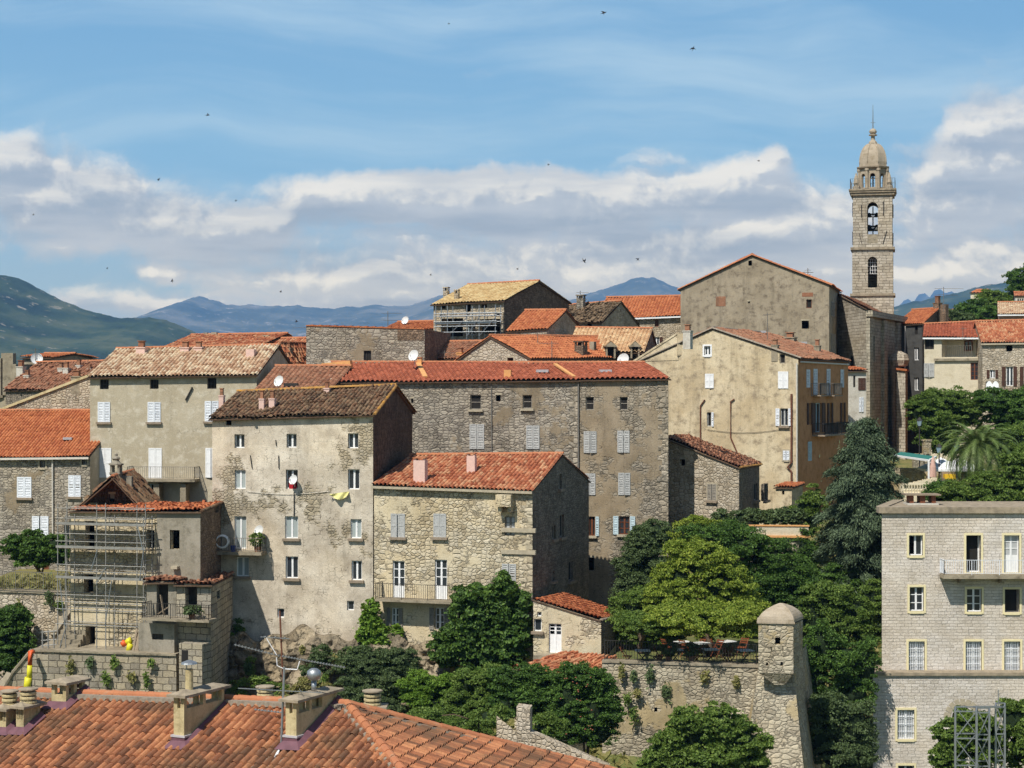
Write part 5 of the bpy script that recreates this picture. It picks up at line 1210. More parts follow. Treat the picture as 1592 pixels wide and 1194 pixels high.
for r, pn in (((1492, 529, 1505, 545), 0), ((1511, 529, 1523.5, 553), .9)):
    a, z1 = W.uz(r[0], r[1]); c, z0 = W.uz(r[2], r[3]); m = MB(); o = -1.28
    W.bx(m, a, z0, a + .09, z1, o, o + .08); W.bx(m, c - .09, z0, c, z1, o, o + .08); W.bx(m, a + .09, z0, c - .09, z0 + .09, o, o + .08); W.bx(m, a + .09, z1 - .09, c - .09, z1, o, o + .08); um = (a + c) / 2; W.bx(m, um - .04, z0 + .09, um + .04, z1 - .09, o, o + .07)
    if pn: W.bx(m, a + .09, z0 + .09, c - .09, z1 - .09, o, o + .04)
    w_ = m.part('window' if not pn else 'door', M['brwn'], b.root)
    m = MB(); m.face([W.pt(a, z0, o + .02), W.pt(c, z0, o + .02), W.pt(c, z1, o + .02), W.pt(a, z1, o + .02)]); m.part('glass', M['glass'], w_)
m = MB(); railing(m, [W.pt(W.uz(1464, 0)[0], z0 - .1, -.05), W.pt(W.uz(1510, 0)[0], z0 - .1, -.05)], .95, .16); m.part('railing', M['irong'], b.root)
m = MB(); a, zz = W.uz(1453, 559); W.bx(m, a, zz - .12, W.w, zz + .08, 0, .2); m.part('ledge', M['conc'], b.root)
b = Bld('stone_house', 'light stone house with dark brown shutters and plastic chairs on its balcony, far right', (1527.5, 147), (1660, 144), 9, -8, (533, 531), ridge=(501, 498), wm='rub', rm='t_can', ov=.2, ang=8, fas='lint'); W = b.F
win(b, W, (1564, 537, 1574, 546), 'void'); win(b, W, (1539, 575, 1547, 588), 'open', 'white', 'glass', sh='brsh', louv=False)
for r in ((1564, 570, 1575, 600), (1592, 570, 1603, 600)): win(b, W, r, 'open', 'white', 'glass', sh='brsh', louv=False, name='door')
b.finish(); balcony(b, W, 1532, 1610, 593, 612, 1.0, 'lint', 'iron', .12); st = b
b = Bld('pink_house', 'pale pinkish house with layered eaves high at the right edge', (1553, 182), (1680, 180), 9, -2, (487, 486), ridge=(471, 470), wm='renpk', rm='t_pink', ov=.7, fas='white'); b.finish()
b = Bld('white_house', 'small white house with arched openings on the hill at the right edge', (1578.5, 214), (1690, 212), 7, -2, (461, 460), ridge=(455, 454), wm='renwh', rm='t_can', ov=.1); W = b.F
for x in (1582, 1585.5, 1589): win(b, W, (x, 464, x + 2, 473), 'void', arch=True)
b.finish()
# --- pale granite institutional building, right foreground
def right_building():
    b = Bld('granite_building', 'pale split granite building with cream framed windows and a white railed balcony, lower right', (1371, 95), (1760, 95), 6.5, -23, (797, 797), kind='flat', ang=20, wm='rb'); W = b.F
    win(b, W, (1413, 832, 1434.5, 863.5), 'half', 'white', 'glass', nv=1, sur='sillw', depth=.25)
    win(b, W, (1502, 832, 1525, 890), 'pane', 'white', 'dark', nv=0, sur='sillw', depth=.5, name='door'); win(b, W, (1561, 832, 1584.5, 890), 'pane', 'white', 'curtw', nh=2, panel=.9, sur='sillw', depth=.25, name='door')
    win(b, W, (1414, 912.5, 1436, 950), 'pane', 'white', 'glass', nh=2, sur='sillw', depth=.25); win(b, W, (1503, 915, 1526, 951), 'pane', 'white', 'glass', nh=2, sur='sillw', depth=.25); win(b, W, (1562, 916, 1585, 952), 'pane', 'grsh2', 'dark', nv=0, sur='sillw', depth=.45)
    for x in (1412.5, 1501, 1561): win(b, W, (x, 997, x + 25, 1044.5), 'pane', 'white', 'curtw', nh=3, sur='sillw', depth=.25, bars='whsh')
    for x in (1620, 1679):
        for y0, y1 in ((832, 890), (915, 951), (997, 1044)): win(b, W, (x, y0, x + 23, y1), 'pane', 'white', 'glass', nh=2, sur='sillw')
    b.finish(False)
    mb = MB(); zt = b.zA; W.bx(mb, -.18, zt - .02, W.w, zt + .3, -.6, .18); mb.obox(W.pt(-.18, zt, -.6), Vector((b.n.x, b.n.y, 0)) * 6.5, (.6, 0, 0), (0, 0, .3)); mb.part('cornice', M['cornice'], b.root)
    mb = MB(); p = [W.pt(.2, zt + .24, -.3), W.pt(W.w, zt + .24, -.3)]; n = Vector((b.n.x, b.n.y, 0)) * 6; mb.face([p[0], p[1], p[1] + n, p[0] + n]); mb.part('roof', M['cornice'], b.root)
    balcony(b, W, 1467, 1720, 871, 900, .95, 'conc', 'whsh', .2, brackets=4, gap=.12)
    # lower storey stands forward with its own ledge
    W3 = Wall(at(1357, 0, 94.2), at(1760, 0, 94.2)); b2 = b; mb = MB(); zl = zat(1050, 94.2)
    hs = []
    real = W3.holes; b.todo = []
    win(b, W3, (1395, 1103.5, 1421.5, 1149), 'pane', 'white', 'curtw', nh=3, sur='sillw', bars='whsh'); win(b, W3, (1396, 1190, 1421, 1235), 'pane', 'white', 'glass', nh=3, sur='sillw')
    win(b, W3, (1480, 1099, 1513, 1172), 'pane', 'white', 'dark', nh=2, arch=True, name='door'); win(b, W3, (1580, 1103, 1607, 1149), 'pane', 'white', 'curtw', nh=3, sur='sillw')
    wall_faces(mb, W3, [(0, -23), (W3.w, -23), (W3.w, zl), (0, zl)], 0)
    sd = Vector((math.sin(R(20)), math.cos(R(20)), 0)); Lw = Wall(W3.pt(0, 0) + sd * 6, W3.pt(0, 0)); wall_faces(mb, Lw, [(0, -23), (Lw.w, -23), (Lw.w, zl), (0, zl)], 0)
    mb.part('wall', M['rb'], b.root)
    for fn in b.todo: fn()
    mb = MB(); a, c = W3.uz(1480, 1099)[0], W3.uz(1513, 1099)[0]; cz = W3.uz(1496, 1099)[1] - (c - a) / 2
    for k in range(9):
        th = math.pi * (k + .5) / 9; r = (c - a) / 2; p = W3.pt((a + c) / 2 + math.cos(th) * (r + .25), cz + math.sin(th) * (r + .25), .0); d = Vector((math.cos(th), 0, math.sin(th))); e = Vector((-math.sin(th), 0, math.cos(th)))
        mb.obox(p - d * .17 - e * .125 - Vector((0, .02, 0)), d * .34, e * .25, (0, .1, 0))
    mb.part('arch_stone', M['lint'], b.root)
    mb = MB(); W3.bx(mb, -.12, zl, W3.w, zl + .16, -.8, .12); mb.obox(W3.pt(-.12, zl, -.8), sd * 5.5, (.8, 0, 0), (0, 0, .16)); mb.part('ledge', M['cornice'], b.root)
    # roof vent
    mb = MB(); c = at(1432, 787, 98); mb.box((c.x, c.y, zt + .24), 1.7, 1.0, .1, 1); mb.box((c.x, c.y, zt + .34), .28, .8, .42, 2, 0)
    for i in (-.6, .6): mb.box((c.x + i, c.y, zt + .34), .22, .8, .42, 2)
    mb.box((c.x, c.y, zt + .76), 1.9, 1.2, .07, 0); mb.part('roof_vent', [M['wood'], M['renwh'], M['brwn']], b.root)
right_building()
# ================================================================ SCAFFOLDED HOUSE, ANNEX AND TERRACES
b = Bld('gabled_house', 'dark open gable under broken brown tiles rising behind the scaffolding', (131, 99.8), (228, 100), 5, -13, (784, 792), kind='y', apex=(181, 741), wm='dkwall', side='dkwall', rm='t_old', pitch=.26, jit=.05, old=.1, amp=.08, ov=.3, gov=1.3)  # verge deepened to shade the gable; its dark wall colour adds to that
win(b, b.F, (170, 768, 178, 780), 'void'); win(b, b.F, (140, 785, 150, 796), 'void'); b.finish()
t_ = MB(); c = at(180.5, 741, 100.2); k = 100 / F
t_.lathe(c - Vector((0, 0, 1.2)), [(.36, 0), (.36, 1.3), (.42, 1.35), (.42, 1.45)], 4, rot=R(40)); 
for i in range(4): a = R(40) + R(90) * i; t_.box(c + Vector((math.cos(a) * .3, math.sin(a) * .3, .25)), .12, .12, .4)
t_.lathe(c + Vector((0, 0, .65)), [(.42, 0), (.42, .08), (.25, .14), (.16, .26), (.24, .36), (.18, .46), (.08, .5), (.1, .6), (.02, .68)], 10)
t_.box(c + Vector((.55, .4, -1.4)), .55, .5, 1.4); t_.part('chimney', M['rengr'], b.roof)
b = Bld('ruined_house', 'stone and grey render house under repair behind scaffolding with a thin strip of orange roof', (109, 94.4), (312, 92.2), 5.3, -16, (795, 795.5), kind='mono', ridge=(789, 782), wm='gold', side='pier', ang=2, rm='t_or', pitch=.24, jit=.03, old=.05, amp=.07, ov=.22, gov=.08, verge='t_old'); W = b.F
for r in ((132.5, 810, 147, 856), (228, 824, 240, 852), (130.5, 893, 145, 922), (133, 974, 148, 1015)): win(b, W, r, 'void', depth=.45)
win(b, W, (264.5, 824, 279.5, 854), 'void', depth=.35); win(b, b.R, (335, 787, 340, 797), 'void'); b.finish(); sc = b
mb = MB(); u, _ = W.uz(244, 0); _, z0 = W.uz(260, 960)
mb.fixed = 1; W.bx(mb, u, z0, W.w - .01, b.zB - .12, -.02, .03)
# window opening stays open in the render coat: rebuild coat around it
mb = MB(); rc = W.rect((264.5, 824, 279.5, 854)); wall_faces(mb, Wall(W.pt(0, 0, .03), W.pt(W.w, 0, .03)), [(u, z0), (W.w - .005, z0), (W.w - .005, b.zB - .06), (u, b.zB - .06)], 0, [(rc[0], rc[1], rc[2], rc[3], .1)])
mb.part('render_coat', M['rengr'], b.root)
mb = MB(); a, z1 = W.uz(270, 877); c, z2 = W.uz(280, 884); mb.obox(W.pt(a, z2, .03), Vector((W.u.x, W.u.y, 0)) * (c - a), Vector((W.n.x, W.n.y, 0)) * .3, (0, 0, z1 - z2 - .08)); mb.part('stone_bracket', M['lint'], b.root)
t = thing('scaffolding', 'galvanised scaffolding with plank decks wrapped round the stone house being repaired', 'scaffolding', tuple(at(175, 1014, 92)))
us = [W.uz(x, 0)[0] for x in (108, 120, 168, 182, 230, 240)]; Z_ = lambda y: W.uz(175, y)[1]
ys = [789, 804.5, 828, 840, 876, 886, 922.5, 933.5, 945, 968]
for i, u in enumerate(us):
    for o in (.25, 1.15):
        mb = MB(); mb.tube([W.pt(u, Z_(1013), o), W.pt(u, Z_(782 if i % 2 == 0 else 800), o)], .028, 6); mb.part('upright', M['tube'], t)
for y in ys:
    for o in (.2, 1.2):
        mb = MB(); mb.tube([W.pt(us[0] - .1, Z_(y), o), W.pt(us[-1] + .15, Z_(y), o)], .024, 6); mb.part('rail', M['tube'], t)
for y in (816, 852, 899):
    for k in range(2):
        mb = MB(); W.bx(mb, us[0] - .1, Z_(y) , us[-1] + .1, Z_(y) + .05, .25 + k * .3, .52 + k * .3); mb.part('plank', M['wood'], t)
    mb = MB(); W.bx(mb, us[0] - .1, Z_(y) + .05, us[-1] + .1, Z_(y) + .18, 1.17, 1.19); mb.part('toe_board', M['tube'], t)
for x0, y0, x1, y1 in ((160, 885, 170, 852), (168, 905, 182, 880), (182, 968, 192, 899), (110, 1010, 122, 969), (120, 969, 112, 899), (240, 852, 232, 816), (235, 899, 241, 852)):
    mb = MB(); mb.tube([W.pt(*W.uz(x0, y0), 1.22), W.pt(*W.uz(x1, y1), 1.22)], .025, 6); mb.part('brace', M['metal'], t)
# end frame seen edge on
mb = MB()
for y in range(0, 14): z = Z_(804) + (Z_(1010) - Z_(804)) * y / 13; mb.beam(W.pt(us[-1], z, .25), W.pt(us[-1], z, 1.15), .03)
mb.part('ladder_frame', M['metal'], t)
# annex with the two little roofs
b = Bld('annex', 'narrow annex with a doorless opening and a railed balcony right of the scaffolding', (228, 91.5), (274, 91.2), 2, -16, (905, 904), kind='mono', ridge=(893, 893), wm='rengr', rm='t_worn', pitch=.25, jit=.04, old=.08, amp=.08, ov=.3); W = b.F
win(b, W, (243.5, 908, 261.5, 957), 'void', depth=.35); b.finish()
m = MB(); m.beam(W.pt(*W.uz(248, 925), -.15), W.pt(*W.uz(254, 957), -.1), .12, .04); m.beam(W.pt(*W.uz(244, 955), -.1), W.pt(*W.uz(262, 943), -.1), .05); m.part('broken_door', M['wood'], b.root)
b = Bld('annex', 'stone block annex with mossy brown tiles and a tall tapering side wall in half shade', (274.5, 91.1), (328, 90.4), 6.3, -18, (909, 909), kind='mono', ridge=(893, 893), wm='ashlow', side='ashlow', rm='t_worn', pitch=.25, jit=.04, old=.08, amp=.08, ov=.3, ang=1); W = b.F
win(b, W, (288, 911, 306.5, 946), 'void', depth=.35); win(b, b.R, (337, 918, 342, 931), 'void'); win(b, W, (297.5, 1012, 307, 1032), 'void', depth=.3); win(b, W, (319, 1019, 323, 1026), 'void'); b.finish(); an = b
Wj = Wall(at(220, 0, 91.5), at(328, 0, 90.4))
balcony(b, Wj, 221, 326, 937, 966, 1.0, 'conc', 'iron', .12, gap=.13)
mb = MB(); u0, u1 = Wj.uz(219, 0)[0], Wj.uz(274, 0)[0]; z1 = zat(966, 90.8); z0 = zat(1030, 90.8)
hole = Wj.rect((240, 984.5, 257.5, 993.5)); Wd = Wall(Wj.pt(0, 0, .25), Wj.pt(Wj.w, 0, .25)); wall_faces(mb, Wd, [(u0, z0), (u1, z0), (u1, z1 - .12), (u0, z1 - .12)], 0, [(hole[0], hole[1], hole[2], hole[3], .25)])
Wd.bx(mb, u1, z0 - 3, u1 + .02, z1 - .13, -.5, 0); mb.part('lower_wall', M['rengr'], b.root)
mb = MB(); 
for k in range(8): c = hole[0] + (hole[2] - hole[0]) * (k + .5) / 8; mb.beam(Wd.pt(c, hole[1], -.1), Wd.pt(c, hole[3], -.1), .02)
mb.part('window_grille', M['iron'], b.root)
mb = MB(); W.bx(mb, W.uz(293, 0)[0], -18, W.w + .02, zat(1000, 90), .0, .9); mb.part('buttress', M['ashlow'], b.root)
mb = MB(); W.bx(mb, W.uz(297, 0)[0], W.uz(0, 1033)[1] * 0 + zat(1032, 89.6), W.uz(307, 0)[0], zat(1012, 89.6), .88, .906); mb.part('opening', M['dark'], b.root)  # dark plate on the buttress; the unlit hole is painted, not cut

# --- retaining walls, terraces (walls are things; the paving is the setting)
def retaining(name, label, pts, zt, zb, mat, th=.5, cap='conc', caph=.1, caps=.08):
    t = thing(name, label, 'wall', (pts[0][0], pts[0][1], zb)); mb = MB(); cb = MB()
    for (a, b_, za, zb_) in zip(pts, pts[1:], zt, zt[1:]):
        W = Wall(a, b_); wall_faces(mb, W, [(0, zb), (W.w, zb), (W.w, zb_), (0, za)], 0, [])
        Wb = Wall(W.pt(W.w, 0, -th), W.pt(0, 0, -th)); wall_faces(mb, Wb, [(0, zb), (W.w, zb), (W.w, za), (0, zb_)], 0, [])
        mb.face([W.pt(0, za), W.pt(W.w, zb_), W.pt(W.w, zb_, -th), W.pt(0, za, -th)])
        for e, z in ((0, za), (W.w, zb_)): mb.face([W.pt(e, zb), W.pt(e, z), W.pt(e, z, -th), W.pt(e, zb, -th)])
        cb.beam(W.pt(0, za + caph / 2, -th / 2), W.pt(W.w, zb_ + caph / 2, -th / 2), th + caps * 2, caph)
    mb.part('masonry', M[mat], t); cb.part('coping', M[cap], t); return t
def P2(px, Y): p = at(px, 0, Y); return (p.x, p.y)
TZ = zat(1016, 91.2)
tw = retaining('retaining_wall', 'grey block terrace wall below the scaffolding with tufts in its joints', [P2(48, 92), P2(274, 90.4)], [TZ, TZ], -20, 'ashlow', .6)
retaining('stair_parapet', 'sloping stone stair parapet at the left of the block terrace wall', [P2(4, 91.4), P2(18, 91.7), P2(48, 91.9)], [zat(1072, 91.5), zat(1048, 91.8), TZ], -20, 'ashlow', .45)
gw = retaining('retaining_wall', 'rough rubble garden wall under the green railing at far left', [P2(-60, 99), P2(109, 97)], [zat(921, 98)] * 2, -17, 'rub', .6)
t = thing('garden_railing', 'plain green grey railing on top of the rubble garden wall', 'railing', tuple(at(20, 918, 98)))
mb = MB(); p0, p1 = P2(-60, 98.8), P2(107, 96.8); railing(mb, [Vector((*p0, zat(918, 98) + .05)), Vector((*p1, zat(918, 98) + .05))], 1.0, .14); mb.part('bars', M['irong'], t)
mb = MB(); x0, y0 = P2(50, 92.2); mb.obox((x0, y0, TZ - .5), (7.4, -1.5, 0), (0, 4.5, 0), (0, 0, .52)); tag(mb.part('terrace', M['conc']), None, None, kind='structure')
mb = MB(); x0, y0 = P2(-70, 99); x1, y1 = P2(109, 97); mb.obox((x0, y0 + .3, zat(921, 98) - .6), (x1 - x0, y1 - y0, 0), (0, 14, 0), (0, 0, .5)); tag(mb.part('garden_ground', M['lf_dry']), None, None, kind='structure')
# stairs with parapet at the left of the terrace
t = thing('stone_steps', 'short flight of stone steps with a slanted parapet left of the scaffolding', 'steps', tuple(at(95, 1010, 93)))
mb = MB()
for k in range(7): p = at(78 + k * 4, 1010 - k * 7.5, 92.9 + k * .3); mb.obox((p.x, p.y, TZ - .2), (1.3, 0, 0), (0, .9, 0), (0, 0, p.z - TZ + .2))
mb.part('treads', M['conc'], t); mb = MB(); mb.beam(at(85, 985, 94.2), at(109, 950, 95.5), .35, .25); mb.beam(at(85, 992, 94.2), at(109, 957, 95.5), .3, .5); mb.part('parapet', M['conc'], t)
mb = MB()
for k in range(3): mb.tube([at(66 + k * 9, 1013, 92.4), at(66 + k * 9, 980, 92.4)], .04, 6)
for y in (983, 996, 1004): mb.tube([at(64, y, 92.4), at(88, y - 2, 92.4)], .03, 6)
mb.part('barrier', M['tube'], t)
t = thing('rubbish_chute', 'orange and yellow plastic rubbish chute hanging down the terrace wall corner', 'rubbish chute', tuple(at(42, 1072, 91)))
mb = MB(); mb.tube([at(51, 1013, 91.6), at(47, 1014, 91), at(46.5, 1035, 91)], .12, 10, 0); mb.tube([at(46.5, 1034, 91), at(45, 1056, 91)], .13, 10, 1); mb.tube([at(44, 1053, 91), at(41.5, 1074, 91)], .18, 10, 1); mb.part('segments', [M['orange'], M['yellow']], t, smooth=True, weld=True)
t = thing('rubbish_chute', 'bundle of yellow and orange chute sections lying on the scaffold terrace', 'rubbish chute', tuple(at(200, 1013, 91.7)))
mb = MB(); mb.tube([at(199, 1013, 91.7), at(203.5, 1001, 91.7)], [.13, .17], 10, 1); mb.tube([at(196, 999, 91.8), at(204, 995, 91.8)], [.14, .18], 10, 1); mb.tube([at(190, 1003, 91.8), at(195, 998, 91.8)], [.15, .18], 10, 0); mb.part('segments', [M['orange'], M['yellow']], t, smooth=True, weld=True)
t = thing('timber_stack', 'leaning boards and poles against the grey rendered wall on the scaffold terrace', 'timber', tuple(at(215, 1013, 91.6)))
for k in range(6): mb = MB(); mb.beam(at(207 + k * 3, 1013, 91.5), at(213 + k * 3, 975 + (k * 7) % 13, 92.0), .10, .04); mb.part('board', M['wood'], t)
# small balcony items
def ring(c, r, n=18, tilt=.2): return [Vector(c) + Vector((math.cos(2 * math.pi * k / n) * r, tilt * math.cos(2 * math.pi * k / n) * r, math.sin(2 * math.pi * k / n) * r)) for k in range(n + 1)]
u0, u1, zb_, _o = bl; Wp = ph.F
t = thing('hose_coil', 'coil of pale hose hung on the small railed balcony', 'hose', tuple(Wp.pt(u0 + .5, zb_, 1.02)))
mb = MB()
for k in range(4): mb.tube(ring(Wp.pt(u0 + .45, zb_ + .55, 1.03 + k * .03), .36 - k * .02), .022, 5, cap=False)
mb.part('coil', M['white'], t)
t = thing('bucket', 'blue plastic bucket on the small railed balcony', 'bucket', tuple(Wp.pt(u0 + .95, zb_, .75))); mb = MB(); mb.lathe(Wp.pt(u0 + .95, zb_, .75), [(.12, 0), (.17, .32), (.15, .32), (.1, .05)], 12); mb.part('body', M['blue'], t)
def potplant(c, label, r=.3, h=.5, mat='lf_mid', seed=1):
    t = thing('potted_plant', label, 'potted plant', tuple(c)); mb = MB(); mb.lathe(c, [(.13, 0), (.18, .28), (.16, .28)], 10); mb.part('pot', M['t_worn'], t)
    foliage_obj('foliage', crown([((c[0], c[1], c[2] + .28 + h * .5), (r, r, h * .6))], seed, .16, .09, 20, 1.0, False), M[mat], t); return t
potplant(Wp.pt(u1 - .35, zb_, .6), 'bushy green plant in a pot at the right end of the small balcony', .32, .7, seed=31)
c = Wj.pt(Wj.uz(308, 0)[0], zat(966, 90.2) + .12, .7); potplant(c, 'low potted succulents on the annex balcony', .45, .35, 'lf_olive', 32)
t = thing('laundry_cloth', 'pale yellow cloth blowing from a line on the plaster wall', 'cloth', tuple(Wp.pt(*Wp.uz(530, 776), .2)))
V = []; 
for i in range(13):
    row = []
    for j in range(7):
        s_ = i / 12; tt = j / 6; px = 514 + 29 * s_; py = 768 - 4 * s_ + (1.5 + 9 * math.sin(s_ * math.pi * .85) ** 1.2) * tt; p = Wp.pt(*Wp.uz(px, py), .12 + .09 * math.sin(s_ * 11 + tt * 3) + .1 * tt); row.append(p[:])
    V.append(row)
mb = MB(); mb.grid(V); mb.part('fabric', M['yelcl'], t, smooth=True, weld=True)
t = thing('laundry_cloth', 'red cloth hanging out of the window behind the wall dish', 'cloth', tuple(Wp.pt(*Wp.uz(452, 760), 0)))
V = [[Wp.pt(*Wp.uz(449 + 11 * i / 8, 743 + 17 * j / 5), -.05 + .03 * math.sin(i * 2)) [:] for j in range(6)] for i in range(9)]
mb = MB(); mb.grid(V); mb.part('fabric', M['redcl'], t, smooth=True, weld=True)
dish(456, 746, Wp.pt(Wp.uz(456, 746)[0], 0, .35).y, .27, 'small white dish in front of the window with the red cloth', stem=.35)
dish(402.5, 825, Wp.pt(Wp.uz(402, 825)[0], 0, .45).y, .30, 'white dish on the cream plaster wall beside the small balcony', stem=.3)
dish(433.5, 592.5, 107.2, .34, 'large white dish in front of the red roof behind the mossy roof', stem=1.0)
dish(643, 552.5, 111.6, .36, 'white dish on the ridge of the long granite block', stem=.6)
dish(1181, 519, 121, .01, 'tiny dish') if False else None
dish(969, 559, 117, .42, 'big white dish at the right end of the long roof by the white verge', stem=.8)
dish(57, 557.5, 139, .46, 'white dish on the attic of the left skyline', aim=(.3, -.8, .3), stem=.7)
dish(770 - 95, 518, 134, .2, 'little dish by the white wall end under the scaffolding house', stem=.3)
dish(630, 498, 142, .33, 'small dish on the strip of orange roof on the skyline', stem=.5)
for i, (px, py, Y, h, n, az_, L) in enumerate(((55, 541, 139, 1.2, 1, 2.6, 1.0), (478, 506, 122, 1.6, 1, 2.8, 1.6), (603, 484, 141, 1.4, 2, .3, 1.6), (836, 516, 121, 3.0, 1, .2, 1.2), (858, 530, 119, 1.6, 1, 2.8, 1.4), (902, 452, 146, 1.4, 2, .1, 1.0), (1193, 486, 122, 1.8, 1, 1.8, 1.2), (1467, 446, 160, 2.2, 2, .1, 2.6), (691, 545, 123, .9, 1, .2, 1.0), (1497, 508, 150, .9, 1, .9, .9))):
    antenna(px, py, Y, h, ['thin antenna over the dish on the left skyline', 'comb antenna at the left corner of the granite block wall', 'antenna above the strip of orange roof on the skyline', 'tall thin antenna pole before the peach dormer roof', 'bent antenna on the orange roof right of the light gable', 'antenna on the tall stone chimney by the collapsed roof', 'antenna against the big brown gable wall', 'wide antenna beside the brick chimney right of the tower', 'flat little antenna over the brown red roof', 'antenna lying on the cream house roof'][i], n, az_, L)

# ================================================================ FOREGROUND ROOF
fg = thing('tiled_roof_building', 'nearest building, a hipped roof of orange canal tiles with tall cream chimneys', 'house', (-8, 50, -22))
RL = at(-160, 1070, 64.5); AP = at(540, 1097, 56); dr = (AP - RL)
pf = Vector((dr.y, -dr.x, 0)).normalized()                          # down-slope in plan of the front face
kf = .30
def front(p, t): return p + pf * t + Vector((0, 0, -kf * t))
H1 = at(640, 1218, 51); hip = H1 - AP
# front plane through ridge and H1
N1 = dr.cross(hip).normalized(); N1 = N1 if N1.z > 0 else -N1
def zf(x, y): return AP.z - (N1.x * (x - AP.x) + N1.y * (y - AP.y)) / N1.z
def onf(px, py):
    d = Vector(((px - CX) / F, 1, (HY - py) / F)); return d * (AP.dot(N1) / d.dot(N1))
B1 = at(965, 1204, 59); N2 = hip.cross(B1 - AP).normalized(); N2 = N2 if N2.z > 0 else -N2
ZE = -14.2
tH = (ZE - AP.z) / hip.z; H2 = AP + hip * tH; B2 = AP + (B1 - AP) * ((ZE - AP.z) / (B1.z - AP.z))
ev = pf; d2 = Vector((dr.x, dr.y, 0)).normalized()
L0 = Vector((RL.x, RL.y, 0)); L1 = H2 - d2 * ((H2 - RL).dot(d2)); L1.z = zf(L1.x, L1.y)
rm = RoofMesh()
a = L1 - d2 * 0; b_ = H2 + d2 * 1.0; b_.z = zf(b_.x, b_.y); c_ = b_ - pf * ((b_ - AP).dot(pf)); c_.z = zf(c_.x, c_.y); d_ = a - pf * ((a - AP).dot(pf)); d_.z = zf(d_.x, d_.y)
rm.clipped(a, b_, c_, d_, [L1, H2, AP, d_], pitch=.27, row=.42, amp=.125, lift=.03, jit=.008, old=.015)
e2 = (B2 - H2).normalized(); n2p = Vector((-e2.y, e2.x, 0))
def z2(p): return AP.z - (N2.x * (p.x - AP.x) + N2.y * (p.y - AP.y)) / N2.z
if (AP - H2).dot(n2p) < 0: n2p = -n2p
up2 = (AP - H2).dot(n2p)
q0 = H2 - e2 * 1; q1 = B2 + e2 * 1; q2 = q1 + n2p * up2; q3 = q0 + n2p * up2
for p in (q0, q1, q2, q3): p.z = z2(p)
rm.clipped(q0, q1, q2, q3, [H2, B2, AP], pitch=.27, row=.42, amp=.115, lift=.06, jit=.005, old=.01)
up = Vector((0, 0, .10)); rm.ridge(H2 + up, AP + up, .15); rm.ridge(RL + up + Vector((0, 0, .02)), AP + up, .14, seg=.5); rm.ridge(AP + up, B2 + up, .12, seg=.45)
for p, q_, o in ((RL, AP, pf * .28), (H2, AP, e2 * .0 - d2 * .22), (AP, B2, -n2p * 0 + Vector((-.1, -.28, 0)))):
    rm.mb.beam(p + o + Vector((0, 0, -kf * .2 + .06)), q_ + o + Vector((0, 0, -kf * .2 + .06)), .22, .16, 1)
# back slopes keep the roof closed from behind
bk = -pf * 7; RLb = RL + bk - Vector((0, 0, 3)); APb = AP + bk - Vector((0, 0, 3)); APb.z -= 1.5; RLb.z -= 1.5; B2b = B2 + bk - Vector((0, 0, 4.5)); rm.mb.face([RL, AP, APb, RLb], 1); rm.mb.face([AP, B2, B2b, APb], 1)
rm.build('roof', [M['t_fg'], M['mortar'], M['ridge']], fg)
mb = MB()
Ls = L1 + pf * -.5; 
for p, q_ in ((L1 - pf * .5, H2 - pf * .5 - d2 * .4), (H2 - pf * .5 - d2 * .4, B2 - d2 * .4)): W = Wall(p, q_); wall_faces(mb, W, [(0, -24), (W.w, -24), (W.w, ZE - .1), (0, ZE - .1)], 0, [])
W = Wall(APb, RLb); wall_faces(mb, W, [(0, -24), (W.w, -24), (W.w, RLb.z), (0, RLb.z)], 0, []); mb.part('wall', M['rencm'], fg)
